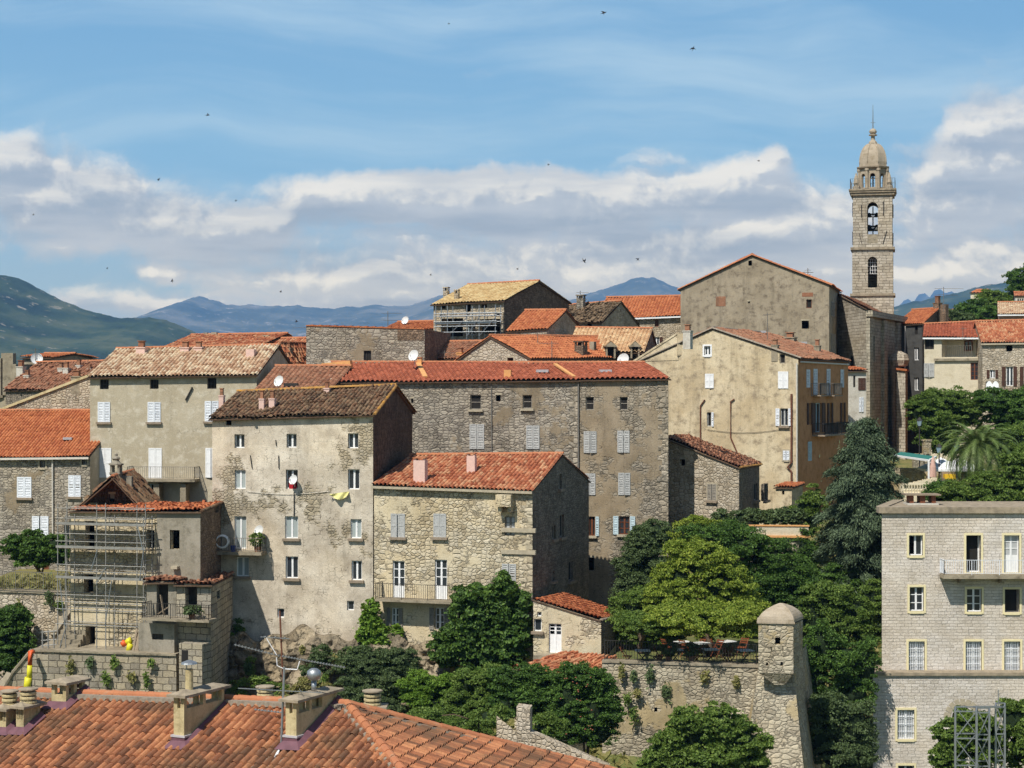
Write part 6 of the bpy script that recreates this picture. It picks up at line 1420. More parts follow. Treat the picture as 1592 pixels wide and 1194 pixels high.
def long_chimney(px0, px1, pyb, pyt, lenm, name='chimney', opens=2, pot=None, sk=.34):
    """box whose narrow end faces down the slope, running up towards the ridge"""
    A0 = onf(px0, pyb); w = (px1 - px0) / F * A0.y; X = Vector((d2.x, d2.y, 0)) * w; Y_ = -pf * lenm; ztop = A0.z + (pyb - pyt) / F * A0.y
    mb = MB(); o = Vector((A0.x, A0.y, A0.z - .6)); zc = ztop - .5
    e = .05; mb.obox(o - X.normalized() * e + pf * e, X * (1 + 2 * e / w), Y_ * (1 + .03), (0, 0, .6 + sk), 1)      # flashing skirt
    mb.obox(o - X.normalized() * .07 + pf * .07 + Vector((0, 0, .6 + sk)), X * (1 + .14 / w), Y_ * (1 + .04), (0, 0, .06), 2)
    mb.obox(o + Vector((0, 0, .6 + sk + .06)), X, Y_, (0, 0, zc - (o.z + .66 + sk)), 0)
    # openings band: posts and slab
    nn = max(2, int(lenm / .75)); px_ = X.normalized()
    for i in (0, 1):
        for k in range(nn + 1): mb.obox(o * 1.0 + px_ * (0 if i == 0 else w - .14) + Y_ * (k / nn) * (1 - .14 / lenm) + Vector((0, 0, zc - o.z)), px_ * .14, Y_.normalized() * .14, (0, 0, .36), 0)
        if opens < nn: s_ = opens; mb.obox(o + px_ * (0.02 if i == 0 else w - .12) + Y_ * (s_ / nn) + Vector((0, 0, zc - o.z)), px_ * .1, Y_ * (1 - s_ / nn), (0, 0, .36), 0)
    ch_ = mb.part(name, [M['cream'], M['flash'], M['flash2']], fg)
    mb = MB(); s_ = .16; c0 = o - px_ * s_ + pf * s_ + Vector((0, 0, zc + .36 - o.z)); XX = X + px_ * 2 * s_; YY = Y_ * (1 + 2 * s_ / lenm)
    mb.obox(c0, XX, YY, (0, 0, .08)); r0 = c0 + XX * .5 + Vector((0, 0, .20)); p = [c0 + Vector((0, 0, .08)), c0 + XX + Vector((0, 0, .08)), c0 + XX + YY + Vector((0, 0, .08)), c0 + YY + Vector((0, 0, .08))]
    a, b2_ = r0 + YY * .2, r0 + YY * .8
    mb.face([p[0], p[1], a]); mb.face([p[1], p[2], b2_, a]); mb.face([p[2], p[3], b2_]); mb.face([p[3], p[0], a, b2_]); mb.part('chimney_cap', M['cornice'], ch_)
    # flared apron lying on the tiles
    mb = MB(); ap = .2
    def fp(v): return Vector((v.x, v.y, zf(v.x, v.y) + .11))
    cs = [A0 - X.normalized() * e + pf * e, A0 + X + X.normalized() * e + pf * e, A0 + X + X.normalized() * e + Y_, A0 - X.normalized() * e + Y_]
    co = [A0 - px_ * (e + ap) + pf * (e + ap), A0 + X + px_ * (e + ap) + pf * (e + ap), A0 + X + px_ * (e + ap) + Y_, A0 - px_ * (e + ap) + Y_]
    for i in range(3 + 1):
        j = (i + 1) % 4
        mb.face([fp(co[i]), fp(co[j]), fp(cs[j]) + Vector((0, 0, .14)), fp(cs[i]) + Vector((0, 0, .14))])
    mb.part('flashing', M['flash'], ch_)
    return ch_, o, X, Y_, zc + .36 + .2
def ring_vent(parent, c, r=.24, n=3, h=.12, cap=True):
    mb = MB()
    for k in range(n): mb.lathe(c + Vector((0, 0, k * (h + .03))), [(r * .8, 0), (r, .01), (r * 1.04, h * .5), (r, h - .01), (r * .8, h)], 14)
    mb.lathe(c, [(r * .7, 0), (r * .7, n * (h + .03) + .05)], 10, 1)
    mb.lathe(c + Vector((0, 0, n * (h + .03))), [(r * .9, 0), (r * 1.22, .03), (r * 1.22, .07), (r * .3, .11)], 14, 2)
    return mb.part('vent_stack', [M['cream'], M['dark'], M['cornice']], parent)
c1, o, X, Y_, zt = long_chimney(270, 290, 1162, 1076, 2.1)
mb = MB(); p = Vector((o.x, o.y, zt - .12)) + X * .5 + Y_ * .25; mb.lathe(p, [(.125, 0), (.125, .72), (.115, .72)], 14, 0); mb.part('flue_pipe', M['cream'], c1, smooth=False)
mb = MB(); mb.tube([p + Vector((.08, 0, .7)), p + Vector((.08, 0, .9))], .012, 5); mb.tube([p + Vector((-.08, 0, .7)), p + Vector((-.1, 0, .9))], .012, 5); mb.lathe(p + Vector((0, 0, .88)), [(.26, 0), (.24, .05), (.05, .12)], 12); mb.part('rain_cap', M['metal'], c1)
c2, o2, X2, Y2, zt2 = long_chimney(444, 464, 1163, 1083, 2.3)
mb = MB(); p = Vector((o2.x, o2.y, zt2 - .1)) + X2 * .5 + Y2 * .55; mb.lathe(p, [(.08, 0), (.08, .35)], 10); mb.lathe(p + Vector((0, 0, .35)), [(.06, 0), (.19, .07), (.23, .19), (.2, .31), (.1, .38), (.01, .40)], 14); mb.part('spinning_cowl', M['metal'], c2, smooth=True, weld=True)
c3, *_ = long_chimney(80, 109, 1100, 1056, .95, opens=9, sk=.08)
c4, o, X, Y_, zt = long_chimney(25, 40, 1140, 1094, .8, opens=0, sk=.12); ring_vent(c4, Vector((o.x, o.y, zt - .12)) + X * .5 + Y_ * .5, .27)
c5, o, X, Y_, zt = long_chimney(-6, 14, 1140, 1097, .8, opens=0, sk=.12); ring_vent(c5, Vector((o.x, o.y, zt - .12)) + X * .5 + Y_ * .5, .25)
def back_vent(px, pyc, Y, w=.55):
    c = at(px, pyc, Y); mb = MB(); mb.box(c - Vector((0, 0, 1.6)), w, w, 1.55); mb.box(c - Vector((0, 0, .06)), w * 1.75, w * 1.6, .07, 1); o = mb.part('chimney', [M['cream'], M['cornice']], fg); ring_vent(o, c, .27, 3, .11)
back_vent(412, 1089, 61); back_vent(579, 1097, 57.5)
c = at(770, 1192, 57.3); mb = MB(); mb.box(c - Vector((0, 0, 1.6)), .4, .4, 1.6); o = mb.part('chimney', M['cream'], fg); ring_vent(o, c - Vector((0, 0, .1)), .24, 3, .11)
# antenna masts on the foreground roof
t = thing('television_antenna', 'grey mast with long slanting television aerials in front of the second tall chimney', 'antenna', tuple(onf(440, 1160)))
Ym = onf(440, 1160).y
mb = MB(); mb.tube([at(437, 1160, Ym), at(442, 1037, Ym)], .035, 8); mb.tube([at(441, 1080, Ym + .1), at(435, 950, Ym + .1)], .028, 8, 1); mb.part('mast', [M['metal'], M['pipeb']], t)
def aerial(p0, p1, n, ln, y, t, dy=0.0):
    a = at(p0[0], p0[1], y); b2 = at(p1[0], p1[1], y + dy); mb = MB(); mb.beam(a, b2, .022); d = (b2 - a).normalized(); o = d.cross(Vector((0, 0, 1))).normalized(); o = (o * .75 + Vector((0, 0, .35))).normalized()
    for k in range(n): q = a.lerp(b2, (k + .5) / n); mb.beam(q - o * ln, q + o * ln, .012); mb.box(q - Vector((0, 0, .02)), .04, .04, .05)
    mb.part('aerial', M['metal'], t)
aerial((364, 1002), (436, 1020), 14, .10, Ym, t, .4); aerial((438, 1020), (537, 1038), 22, .09, Ym, t, .3); aerial((405, 990), (450, 993), 3, .08, Ym, t); aerial((395, 1103), (440, 1108), 9, .06, Ym, t); aerial((370, 1070), (500, 1077), 2, .3, Ym, t)
mb = MB(); mb.tube([at(430, 1022, Ym), at(431, 1035, Ym), at(442, 1040, Ym)], .015, 5); mb.tube([at(441, 1040, Ym), at(462, 1041, Ym), at(466, 1028, Ym)], .02, 6); mb.tube([at(414, 992, Ym), at(430, 1018, Ym)], .015, 5)
for k in range(4): mb.tube([at(438, 1160, Ym - .02), at(428 + k, 1168, Ym - .3), at(420 + k * 2, 1180, Ym - .55), at(432 - k, 1172, Ym - .5), at(438, 1158, Ym - .05)], .012, 5)
mb.part('cable', M['white'], t)
# ================================================================ GROUND, ROCK, HILLS
CP = [(-40,50,-22),(0,45,-22),(30,50,-22),(0,70,-22),(-30,75,-21),(25,80,-23),(-28,90,-19),(-15,90,-18),(-6,90,-17.2),(0,88,-17.8),(3,82,-19),(8,80,-21),(14,80,-22),(21,85,-24),(35,85,-24),(20,93,-24),(25,93,-25),(31,93,-25),(40,93,-25),(28,97,-22),(36,98,-20),
 (-14,96,-15.6),(-8,95,-15.6),(-34,98,-17),(-30,96,-16),(-34,108,-13.5),(-26,108,-12.6),(-20,105,-14.5),(-12,104,-13),(0,104,-13),(6,104,-13.6),(12,104,-13.6),(5,92,-14),(12,92,-14.4),(16.5,90,-20),(17,97,-15),(18,104,-11.5),(12,110,-8.6),(20,112,-8),(20,122,-8.5),
 (24,101,-14),(26,107,-7.2),(30,112,-7),(40,115,-7),(34,130,-6.5),(30,150,-5.8),(40,150,-5.8),(45,170,-5),(60,150,-5),(15,135,-6),(0,120,-6),(-20,120,-7),(-40,125,-7),(0,145,-3),(-30,150,-5),(20,170,-3),
 (65,200,3),(60,230,5),(80,220,9),(75,260,10),(40,230,1),(100,280,14),(0,220,-12),(-40,220,-18),(-100,200,-30),(0,400,-60),(-200,500,-80),(200,500,-30),(150,300,-5),(600,800,-60),(-900,900,-150),(0,1500,-160),(1500,2000,-150),
 (-2500,1500,-160),(-4000,4000,-170),(0,4000,-170),(4000,4000,-170),(-90,60,-30),(90,60,-28),(0,0,-24),(-40,0,-24),(50,0,-24),(0,-60,-25),(-300,0,-60),(300,0,-50),(0,-500,-60),(-9000,9000,-180),(9000,9000,-180),(0,9000,-180),(-9000,-2000,-180),(9000,-2000,-180)]
CPa = np.array(CP, float)
def ground_z(x, y):
    x = np.asarray(x, float); y = np.asarray(y, float); d = (x[..., None] - CPa[:, 0]) ** 2 + (y[..., None] - CPa[:, 1]) ** 2
    w = 1 / (d + 1.5) ** 1.7; return (w * CPa[:, 2]).sum(-1) / w.sum(-1)
def gz(x, y): return float(ground_z(np.array([x]), np.array([y]))[0])
m, nt = newmat('scrub_grass_soil'); ps = nt.node('ShaderNodeTexCoord').outputs['Object']
g1 = nt.noise(ps, .35, 5, .6); g2 = nt.noise(ps, 3.5, 5, .7); c_ = nt.mix(nt.smooth(g1, .4, .6), H('#5d6436'), H('#7a7246')); c_ = nt.mix(nt.smooth(g2, .45, .7), c_, H('#3c4d22')); finish(m, nt, c_, .95, g2, .12); M['soil'] = m
def axis(lo, hi, fine0, fine1, nf, nc):
    a = np.linspace(fine0, fine1, nf); l = fine0 - np.geomspace(2, fine0 - lo, nc)[::-1]; r = fine1 + np.geomspace(2, hi - fine1, nc); return np.concatenate([l, a, r])
xs = axis(-14000, 14000, -60, 80, 120, 26); ys = axis(-3000, 20000, 30, 260, 170, 26)
X, Y = np.meshgrid(xs, ys); Z = ground_z(X, Y); Z = Z + .18 * np.sin(X * 1.3) * np.cos(Y * 1.1)
V = np.stack([X, Y, Z], -1).reshape(-1, 3); nx, ny = len(xs), len(ys); idx = np.arange(nx * ny).reshape(ny, nx)
q = np.stack([idx[:-1, :-1], idx[:-1, 1:], idx[1:, 1:], idx[1:, :-1]], -1).reshape(-1, 4)
o = mesh_obj('ground', V, q.tolist(), None, None, [M['soil']], smooth=True); o['kind'] = 'structure'
# mountains
def hill_mat(name, cols, rock, rcov, sc, roads=False):
    m, nt = newmat(name); ps = nt.node('ShaderNodeTexCoord').outputs['Object']; v = nt.vm('MULTIPLY', ps, (sc, sc, sc))
    n = nt.noise(v, 3.0, 6, .6); c = nt.ramp(nt.smooth(n, .3, .7), cols); n2 = nt.noise(v, 14.0, 6, .68); n3 = nt.noise(v, 2.2, 3, .5)
    k = nt.math('MULTIPLY', nt.smooth(n2, .64 - rcov * .18, .70 - rcov * .14), nt.smooth(n3, .40, .56))
    c = nt.mix(k, c, rock); return finish(m, nt, c, 1.0, n2, 14 / max(sc * 1000, .5), spec=.05)
M['hillg'] = hill_mat('green_maquis_hill', [H('#222e1a'), H('#364426'), H('#565a3a')], H('#9a907e'), .30, .0022)
M['hillf'] = hill_mat('distant_range', [H('#3c4434'), H('#5a5c46'), H('#827c68')], H('#aaa092'), .34, .0009)
def ridge_mesh(name, line, D, front, zb, mat, seed, step=3.0, rough=1.0, rows=26, steep=1.25, spur=.16):
    pxs = np.arange(line[0][0], line[-1][0] + .1, step); py = np.interp(pxs, [p[0] for p in line], [p[1] for p in line]); n = len(pxs)
    jig = np.array([noise.fractal(Vector((p * .035, seed, 0)), 1.0, 2.0, 5) for p in pxs]) * rough; zr = (HY - (py + jig)) / F * D
    V = []
    for j in range(rows + 6):
        t = j / rows if j <= rows else 1 - (j - rows) * .12
        y = D - front * (1 - j / rows) if j <= rows else D + (j - rows) * front * .12
        f = t ** steep
        env = math.sin(math.pi * min(1, t)) if j < rows else 0
        for i in range(n):
            x = (pxs[i] - CX) / F * D
            s_ = noise.fractal(Vector((x / front * 2.3, y / front * 1.1, seed)), .9, 2.1, 6) ; r_ = 1 - abs(noise.noise(Vector((x / front * 3.1 + seed, t * 1.2, seed)))) * 2
            V.append((x, y, zb + (zr[i] - zb) * f + (s_ * .8 + r_ * .45) * env * spur * (zr[i] - zb)))
    V = np.array(V); a = rows + 6; idx = np.arange(a * n).reshape(a, n); q = np.stack([idx[:-1, :-1], idx[:-1, 1:], idx[1:, 1:], idx[1:, :-1]], -1).reshape(-1, 4)
    o = mesh_obj(name, V, q.tolist(), None, None, [M[mat]], smooth=True); o['kind'] = 'structure'; return o
ridge_mesh('hill', [(-500, 440), (-200, 425), (0, 428), (28, 432), (60, 449), (100, 468), (150, 487), (190, 495), (232, 493), (270, 501), (310, 521), (350, 548), (420, 590), (500, 640)], 3800, 2600, -170, 'hillg', 3.1, rough=3, rows=46, spur=.15)
ridge_mesh('mountain_range', [(100, 560), (180, 520), (232, 491), (262, 477), (290, 466), (312, 461), (332, 464), (350, 472), (372, 475), (420, 474), (460, 475), (520, 479), (560, 476), (600, 474), (640, 473), (668, 466), (700, 455), (740, 452), (800, 462), (870, 470), (900, 462), (930, 452), (958, 444), (975, 437), (1000, 431), (1018, 432), (1034, 438), (1058, 448), (1100, 466), (1200, 500), (1300, 505), (1400, 515), (1500, 540), (1700, 600)], 10500, 5200, -180, 'hillf', 7.7, rough=4, rows=40, spur=.17)
ridge_mesh('mountain_range', [(1300, 520), (1380, 500), (1398, 474), (1405, 466), (1412, 463), (1420, 472), (1428, 458), (1438, 456), (1446, 470), (1452, 452), (1462, 449), (1470, 455), (1480, 452), (1490, 462), (1500, 470), (1540, 490), (1700, 560)], 13500, 4000, -180, 'hillf', 12.3, step=1.5, rough=3.0, rows=24, spur=.12)
ridge_mesh('hill', [(1200, 560), (1330, 500), (1395, 474), (1450, 463), (1500, 452), (1540, 443), (1570, 439), (1600, 438), (1800, 450), (2100, 470)], 5200, 3200, -170, 'hillg', 5.5, rough=3, rows=34, spur=.12)
# haze
HZ = 1
if HZ:
    mb = MB(); mb.obox((-9500, -1500, -190), (19000, 0, 0), (0, 16800, 0), (0, 0, 190 + HAZE_TOP)); o = mb.part('haze', []); o['kind'] = 'stuff'; o.data.materials.clear()
    m = bpy.data.materials.new('air'); m.use_nodes = True; nt = NT(m.node_tree); m.node_tree.nodes.clear()
    pv = nt.node('ShaderNodeVolumePrincipled', {'Color': (.25, .53, 1.0, 1), 'Density': HAZE_D, 'Anisotropy': .0}); nt.node('ShaderNodeOutputMaterial', {1: pv.outputs[0]})
    o.data.materials.append(m)
# rock under the plaster house: real bulging cliff
m = stone('weathered_cliff_rock', [H('#6f6655'), H('#938770'), H('#a99c83'), H('#82775f')], H('#5a5040'), size=(1.5, 1.1), joint=.045, seed=21, distort=1.1, stain=.5, dist=.2); M['rock'] = m
V = []
NU, NV = 190, 80
for j in range(NV + 1):
    for i in range(NU + 1):
        px = 345 + (700 - 345) * i / NU; s_ = j / NV; top = 984 + 9 * math.sin(px * .05) + 5 * math.sin(px * .13) + (8 if px > 560 else 0); py = top + (1100 - top) * s_
        y = 96.6 - (px - 345) / 355 * 2.3; q_ = noise.fractal(Vector((px * .018, py * .022, 3)), .9, 2, 6); v_ = noise.voronoi(Vector((px * .026, py * .035, 1)))[0]
        q2 = noise.fractal(Vector((px * .07, py * .09, 8)), .8, 2, 4); off = (.15 + 1.9 * s_ ** .8) + q_ * .55 + q2 * .16 + min(.35, (v_[1] - v_[0]) * 1.1) - .3; off = max(off, .02 + s_ * .4) if s_ > .02 else -.15
        p = at(px, py, y - off); V.append(p[:])
V = np.array(V); idx = np.arange((NU + 1) * (NV + 1)).reshape(NV + 1, NU + 1); q = np.stack([idx[1:, :-1], idx[1:, 1:], idx[:-1, 1:], idx[:-1, :-1]], -1).reshape(-1, 4)
uv = [(V[i][0], V[i][2]) for f in q for i in f]
o = mesh_obj('cliff', V, q.tolist(), uv, None, [M['rock']], smooth=True); o['kind'] = 'structure'

# ================================================================ BASTION, TERRACE, PARK
bt = thing('bastion_wall', 'high old rampart wall below the cafe terrace, battered at the corner under the turret', 'wall', (4.5, 86, -22))
mb = MB(); zt = zat(1034, 86); a = P2(936, 86.8); c = P2(1182, 85.2); W = Wall(a, c)
hs = [(W.uz(x, y1)[0], W.uz(x, y1)[1], W.uz(x + 5, y0)[0], W.uz(x + 5, y0)[1], .3) for x, y0, y1 in ((1017, 1100, 1107), (1057, 1101, 1108), (1046, 1108, 1111))]
wall_faces(mb, W, [(0, -24), (W.w, -24), (W.w, zt), (0, zt)], 0, hs)
K_ = Wall(W.pt(0, 0) + Vector((1.5, 9, 0)), W.pt(0, 0)); wall_faces(mb, K_, [(0, -24), (K_.w, -24), (K_.w, zt), (0, zt)], 0, [])
# corner bastion, flaring outwards towards the foot
tl, tr = at(1180, 1034, 85.1), at(1233, 1034, 85.1); bl_, br_ = at(1148, 1250, 83.8), at(1255, 1250, 83.6); n = Vector((.25, 1, 0)) * 8
mb.face([bl_, br_, tr, tl]); mb.face([br_, br_ + n, tr + n, tr]); mb.face([bl_ + Vector((0, 2.2, 0)), bl_, tl, tl + Vector((0, .6, 0))])
mb.part('masonry', M['bast'], bt)
mb = MB(); W.bx(mb, 0, zt, W.w, zt + .12, -.45, .05); mb.part('coping', M['conc'], bt)
mb = MB(); mb.obox(W.pt(0.1, -13.7, -.2), Vector((W.u.x, W.u.y, 0)) * (W.w + 1.4), (1.6, 16, 0), (0, 0, .35)); tag(mb.part('terrace', M['soil']), None, None, kind='structure')
mb = MB(); p0, p1 = W.pt(.1, zt + .1, -.2), W.pt(W.w - .2, zt + .1, -.2)
t = thing('terrace_railing', 'dark thin railing along the top of the rampart wall in front of the cafe tables', 'railing', tuple(p0)); railing(mb, [p0, p1], .95, .13); mb.part('bars', M['iron'], t)
# sentry turret
t = thing('sentry_turret', 'square stone sentry turret with a rounded lime dome on the rampart corner', 'turret', tuple(at(1210, 1064, 84.6)))
Yt = 84.3; cl, cr = at(1179, 0, Yt), at(1233.5, 0, Yt - .25); Wt = Wall(cl, cr); nb = Vector((-Wt.n.x, -Wt.n.y, 0)); nb = (nb + Vector((.30, 0, 0))).normalized(); dpt = 1.6
zt0, zt1 = zat(1046, Yt), zat(969, Yt); mb = MB()
hs = [Wt.rect((1205, 991, 1213, 1002)) + (.3,)] + [Wt.rect(r) + (.25,) for r in ((1191, 1030, 1194, 1035), (1213.5, 1029, 1217, 1035.5), (1199, 1006, 1200.2, 1013), (1216.5, 1006, 1217.8, 1011))]
wall_faces(mb, Wt, [(0, zt0), (Wt.w, zt0), (Wt.w, zt1), (0, zt1)], 0, hs)
D_ = Wt.B.to_3d() + nb * dpt; A_ = Wt.A.to_3d() + nb * dpt
for p_, q_ in ((Wt.B, D_), (D_, A_), (A_, Wt.A)): w_ = Wall(p_, q_); wall_faces(mb, w_, [(0, zt0), (w_.w, zt0), (w_.w, zt1), (0, zt1)], 0, [])
# tapering corbel foot
foot = [Wt.pt(Wt.w * .12, zat(1054, Yt), -.1), Wt.pt(Wt.w * .3, zat(1066, Yt), -.35), Wt.pt(Wt.w * .85, zat(1066, Yt), -.45), Wt.pt(Wt.w, zat(1046, Yt) - .6, -1.2)]
top_ = [Wt.pt(0, zt0), Wt.pt(Wt.w, zt0), Vector((D_.x, D_.y, zt0)), Vector((A_.x, A_.y, zt0))]; low = Wt.pt(Wt.w * .45, zat(1065, Yt), -.25); low2 = Wt.pt(Wt.w * .75, zat(1066, Yt), -.35); lb_ = low + nb * 1.0
mb.face([top_[0], low, low2, top_[1]]); mb.face([top_[1], low2, lb_, top_[2]]); mb.face([top_[3], lb_, low, top_[0]])
mb.part('shaft', M['bast'], t)
mb = MB(); Wt.bx(mb, -.07, zt1, Wt.w + .07, zt1 + .07, -dpt - .05, .07); cen = (Wt.A.to_3d() + Wt.B.to_3d() + D_ + A_) / 4; cen.z = zt1 + .07; Hd = zat(936.5, Yt + .8) - cen.z
cs = [Wt.pt(-.04, cen.z, .04), Wt.pt(Wt.w + .04, cen.z, .04), Vector((D_.x + .04, D_.y, cen.z)), Vector((A_.x - .04, A_.y, cen.z))]; prev = cs
for k in range(1, 11):
    a = k / 10 * math.pi / 2; cur = [cen + (p - cen) * math.cos(a) ** 1.5 + Vector((0, 0, Hd * math.sin(a))) for p in cs]
    for i in range(4): mb.face([prev[i], prev[(i + 1) % 4], cur[(i + 1) % 4], cur[i]])
    prev = cur
mb.part('dome', M['domec'], t, smooth=False)
# cafe tables and chairs
def cafe_table(x, y, z, label, rz=0):
    t = thing('cafe_table', label, 'table', (x, y, z), 'cafe tables on the rampart terrace'); mb = MB(); mb.box((x, y, z + .72), .75, .7, .03, 0, rz); mb.part('table_top', M['tabtop'], t)
    for i in (-1, 1):
        m = MB(); m.beam((x + i * .3, y - .25, z), (x - i * .3, y + .25, z + .72), .03); m.beam((x + i * .3, y + .25, z), (x - i * .3, y - .25, z + .72), .03); m.part('leg', M['iron'], t)
def cafe_chair(x, y, z, rz, label):
    t = thing('folding_chair', label, 'chair', (x, y, z), 'folding chairs on the rampart terrace'); d = Vector((math.cos(rz), math.sin(rz), 0)); s_ = Vector((-d.y, d.x, 0)); o = Vector((x, y, z))
    mb = MB()
    for k in range(5): mb.obox(o + d * (-.2 + k * .085) - s_ * .2 + Vector((0, 0, .44)), d * .06, s_ * .4, (0, 0, .02))
    mb.part('seat', M['woodr'], t); mb = MB()
    for k in range(3): mb.obox(o - d * (.26 + k * .03) - s_ * .2 + Vector((0, 0, .62 + k * .1)), d * .02, s_ * .4, (0, 0, .06))
    mb.part('backrest', M['woodr'], t)
    for i in (-1, 1):
        m = MB(); m.beam(o + d * .22 + s_ * i * .2, o - d * .34 + s_ * i * .2 + Vector((0, 0, .9)), .03); m.beam(o - d * .22 + s_ * i * .2, o + d * .2 + s_ * i * .2 + Vector((0, 0, .45)), .03); m.part('leg', M['woodr'], t)
TF = -13.34
for i, (px, y) in enumerate(((999, 88), (1050, 88.2), (1105, 88.3), (1158, 88), (1062, 91), (1090, 90.6), (1130, 91.2))):
    x = at(px, 0, y).x; cafe_table(x, y, TF, ['cafe table nearest the stone lean-to', 'second cafe table along the railing', 'third cafe table along the railing, in deep shade', 'cafe table beside the sentry turret', 'cafe table in the second row near a trunk', 'cafe table in the middle of the second row', 'rearmost cafe table towards the turret'][i], .1 * i)
    for j, sg in enumerate((-1, 1)):
        cafe_chair(x + sg * .75, y - .1 * sg, TF, (0 if sg < 0 else math.pi) + .2 * i - .3, '%s folding wooden chair at the %s' % (('left', 'right')[j], ['cafe table nearest the lean-to', 'second table along the railing', 'shaded third table along the railing', 'table beside the turret', 'second row table near a trunk', 'middle table of the second row', 'rearmost table'][i]))
for px, y, s in ((1040, 87.2, 40), (1075, 87.3, 41)): p = at(px, 0, y); potplant((p.x, y, TF + .3), ['spiky plant in a pot at the railing between two cafe tables', 'taller leafy pot plant behind the terrace railing'][s - 40], .3, .6, 'lf_olive', s)
# cream parapet terrace with hedge
t = thing('terrace_wall', 'cream rendered parapet over grey stone, topped by a silvery hedge', 'wall', tuple(at(1200, 860, 104)))
Wc = Wall(P2(1105, 104.6), P2(1257, 104)); z1, z2_, z3 = zat(817, 104), zat(836, 104), zat(900, 104); mb = MB(); Wc.bx(mb, 0, z2_ + .12, Wc.w, z1 - .06, -.3, 0); mb.part('parapet', M['rencr'], t)
mb = MB(); Wc.bx(mb, -.05, z1 - .06, Wc.w + .05, z1, -.35, .05); Wc.bx(mb, -.05, z2_, Wc.w + .12, z2_ + .12, -.3, .15); mb.part('coping', M['peachr'], t)
mb = MB(); Wc.bx(mb, 0, z3, Wc.w - .3, z2_, -4, -.05); mb.part('stone_base', M['ash'], t)
mb = MB(); Wc.bx(mb, 0, z1 - 1.2, Wc.w - .2, z1 - .5, -4.5, -.3); tag(mb.part('terrace_soil', M['soil']), None, None, kind='structure')
t = thing('hedge', 'silvery green hedge growing along the cream parapet', 'hedge', tuple(at(1180, 815, 105.5)))
B = pblobs([(1122, 805, 12, 13), (1150, 806, 14, 10), (1172, 804, 14, 12), (1195, 806, 15, 11), (1218, 804, 14, 13), (1238, 805, 12, 12)], 105.5); foliage_obj('foliage', crown(B, 51, .22, .10, 40, 1.3), M['lf_olive'], t, core_mesh(B, .7, 5))
# park right: steps, wall, balustrade, lamps, awnings, van
t = thing('balustrade', 'cream stone balustrade with turned balusters at the park edge', 'balustrade', tuple(at(1430, 772, 112)))
mb = MB(); A0, A1 = at(1405, 769, 112), at(1466, 769, 112); L = A1.x - A0.x
mb.obox(A0, (L, 0, 0), (0, .3, 0), (0, 0, .12)); mb.obox(A0 + Vector((-.05, -.03, .58)), (L + .1, 0, 0), (0, .36, 0), (0, 0, .12)); mb.obox(A0 - Vector((0, 0, 2.5)), (L, 0, 0), (0, .3, 0), (0, 0, 2.5)); mb.part('rail', M['bal'], t)
for k in range(14):
    m = MB(); m.lathe(A0 + Vector((.1 + k * L / 14, .15, .12)), [(.06, 0), (.04, .05), (.075, .16), (.045, .3), (.06, .44), (.06, .46)], 8); m.part('baluster', M['bal'], t)
t = thing('stone_steps', 'row of blocky stepped cream stones behind the balustrade', 'steps', tuple(at(1420, 765, 114)))
mb = MB()
for k in range(8): p = at(1401 + k * 7, 757 - k * 1.6, 114.5); mb.obox(p - Vector((0, 0, .6)), (.28, 0, 0), (0, .5, 0), (0, 0, .72))
mb.part('blocks', M['bal'], t)
def lamp(px, pyt, Y, zg, label):
    c = at(px, pyt, Y); h = c.z - zg; t = thing('street_lamp', label, 'street lamp', (c.x, c.y, zg), 'lamps in the park'); mb = MB(); mb.lathe((c.x, c.y, zg), [(.12, 0), (.1, .5), (.05, .6), (.045, h - .75), (.09, h - .7), (.03, h - .62)], 10); mb.part('post', M['iron'], t)
    m = MB(); m.lathe((c.x, c.y, c.z - .6), [(.11, 0), (.2, .38)], 6); m.part('lantern', M['lamp'], t); m = MB(); m.lathe((c.x, c.y, c.z - .22), [(.23, 0), (.12, .14), (.03, .24)], 6); m.part('lamp_cap', M['iron'], t)
lamp(1429.5, 649, 128, -6.4, 'street lamp standing by the parked van, left of the palm'); lamp(1460, 690, 120, -7.6, 'street lamp left of the white parasols under the palm'); lamp(1487.5, 686.5, 119, -7.6, 'street lamp in front of the palm crown')
t = thing('awning', 'flat green and white awning on a white frame beside the cedar', 'awning', tuple(at(1440, 750, 118)))
mb = MB(); p = [at(1388, 708, 122), at(1444, 716, 117), at(1446, 722, 117), at(1388, 716, 122)]; bk_ = Vector((1.2, 3, .15)); mb.face([p[0], p[1], p[1] + bk_, p[0] + bk_]); mb.face([p[0] - Vector((0, 0, .05)), p[0] + bk_ - Vector((0, 0, .05)), p[1] + bk_ - Vector((0, 0, .05)), p[1] - Vector((0, 0, .05))]); mb.part('canopy', M['awn'], t)
m = MB(); m.beam(p[0], p[1], .12, .12); m.beam(p[1], p[1] + bk_, .1, .1); m.tube([p[1], (p[1].x, p[1].y, -8)], .07); m.part('frame', M['white'], t)
for i, (px, Y_) in enumerate(((1463, 121), (1493, 122))):
    c = at(px, 711, Y_); t = thing('parasol', ['white square parasol in the park nearest the lamp post', 'white square parasol behind the palm fronds'][i], 'parasol', (c.x, c.y, -7.6), 'white parasols in the park'); mb = MB(); q_ = [Vector((c.x + a_ * 1.3, c.y + b2_ * 1.3, c.z - .75)) for a_, b2_ in ((-1, -1), (1, -1), (1, 1), (-1, 1))]
    for k in range(4): mb.face([q_[k], q_[(k + 1) % 4], c]); mb.face([q_[k] - Vector((0, 0, .14)), q_[(k + 1) % 4] - Vector((0, 0, .14)), q_[(k + 1) % 4], q_[k]])
    mb.part('canopy', M['canvas'], t); m = MB(); m.tube([(c.x, c.y, -7.6), c], .035); m.part('pole', M['white'], t)
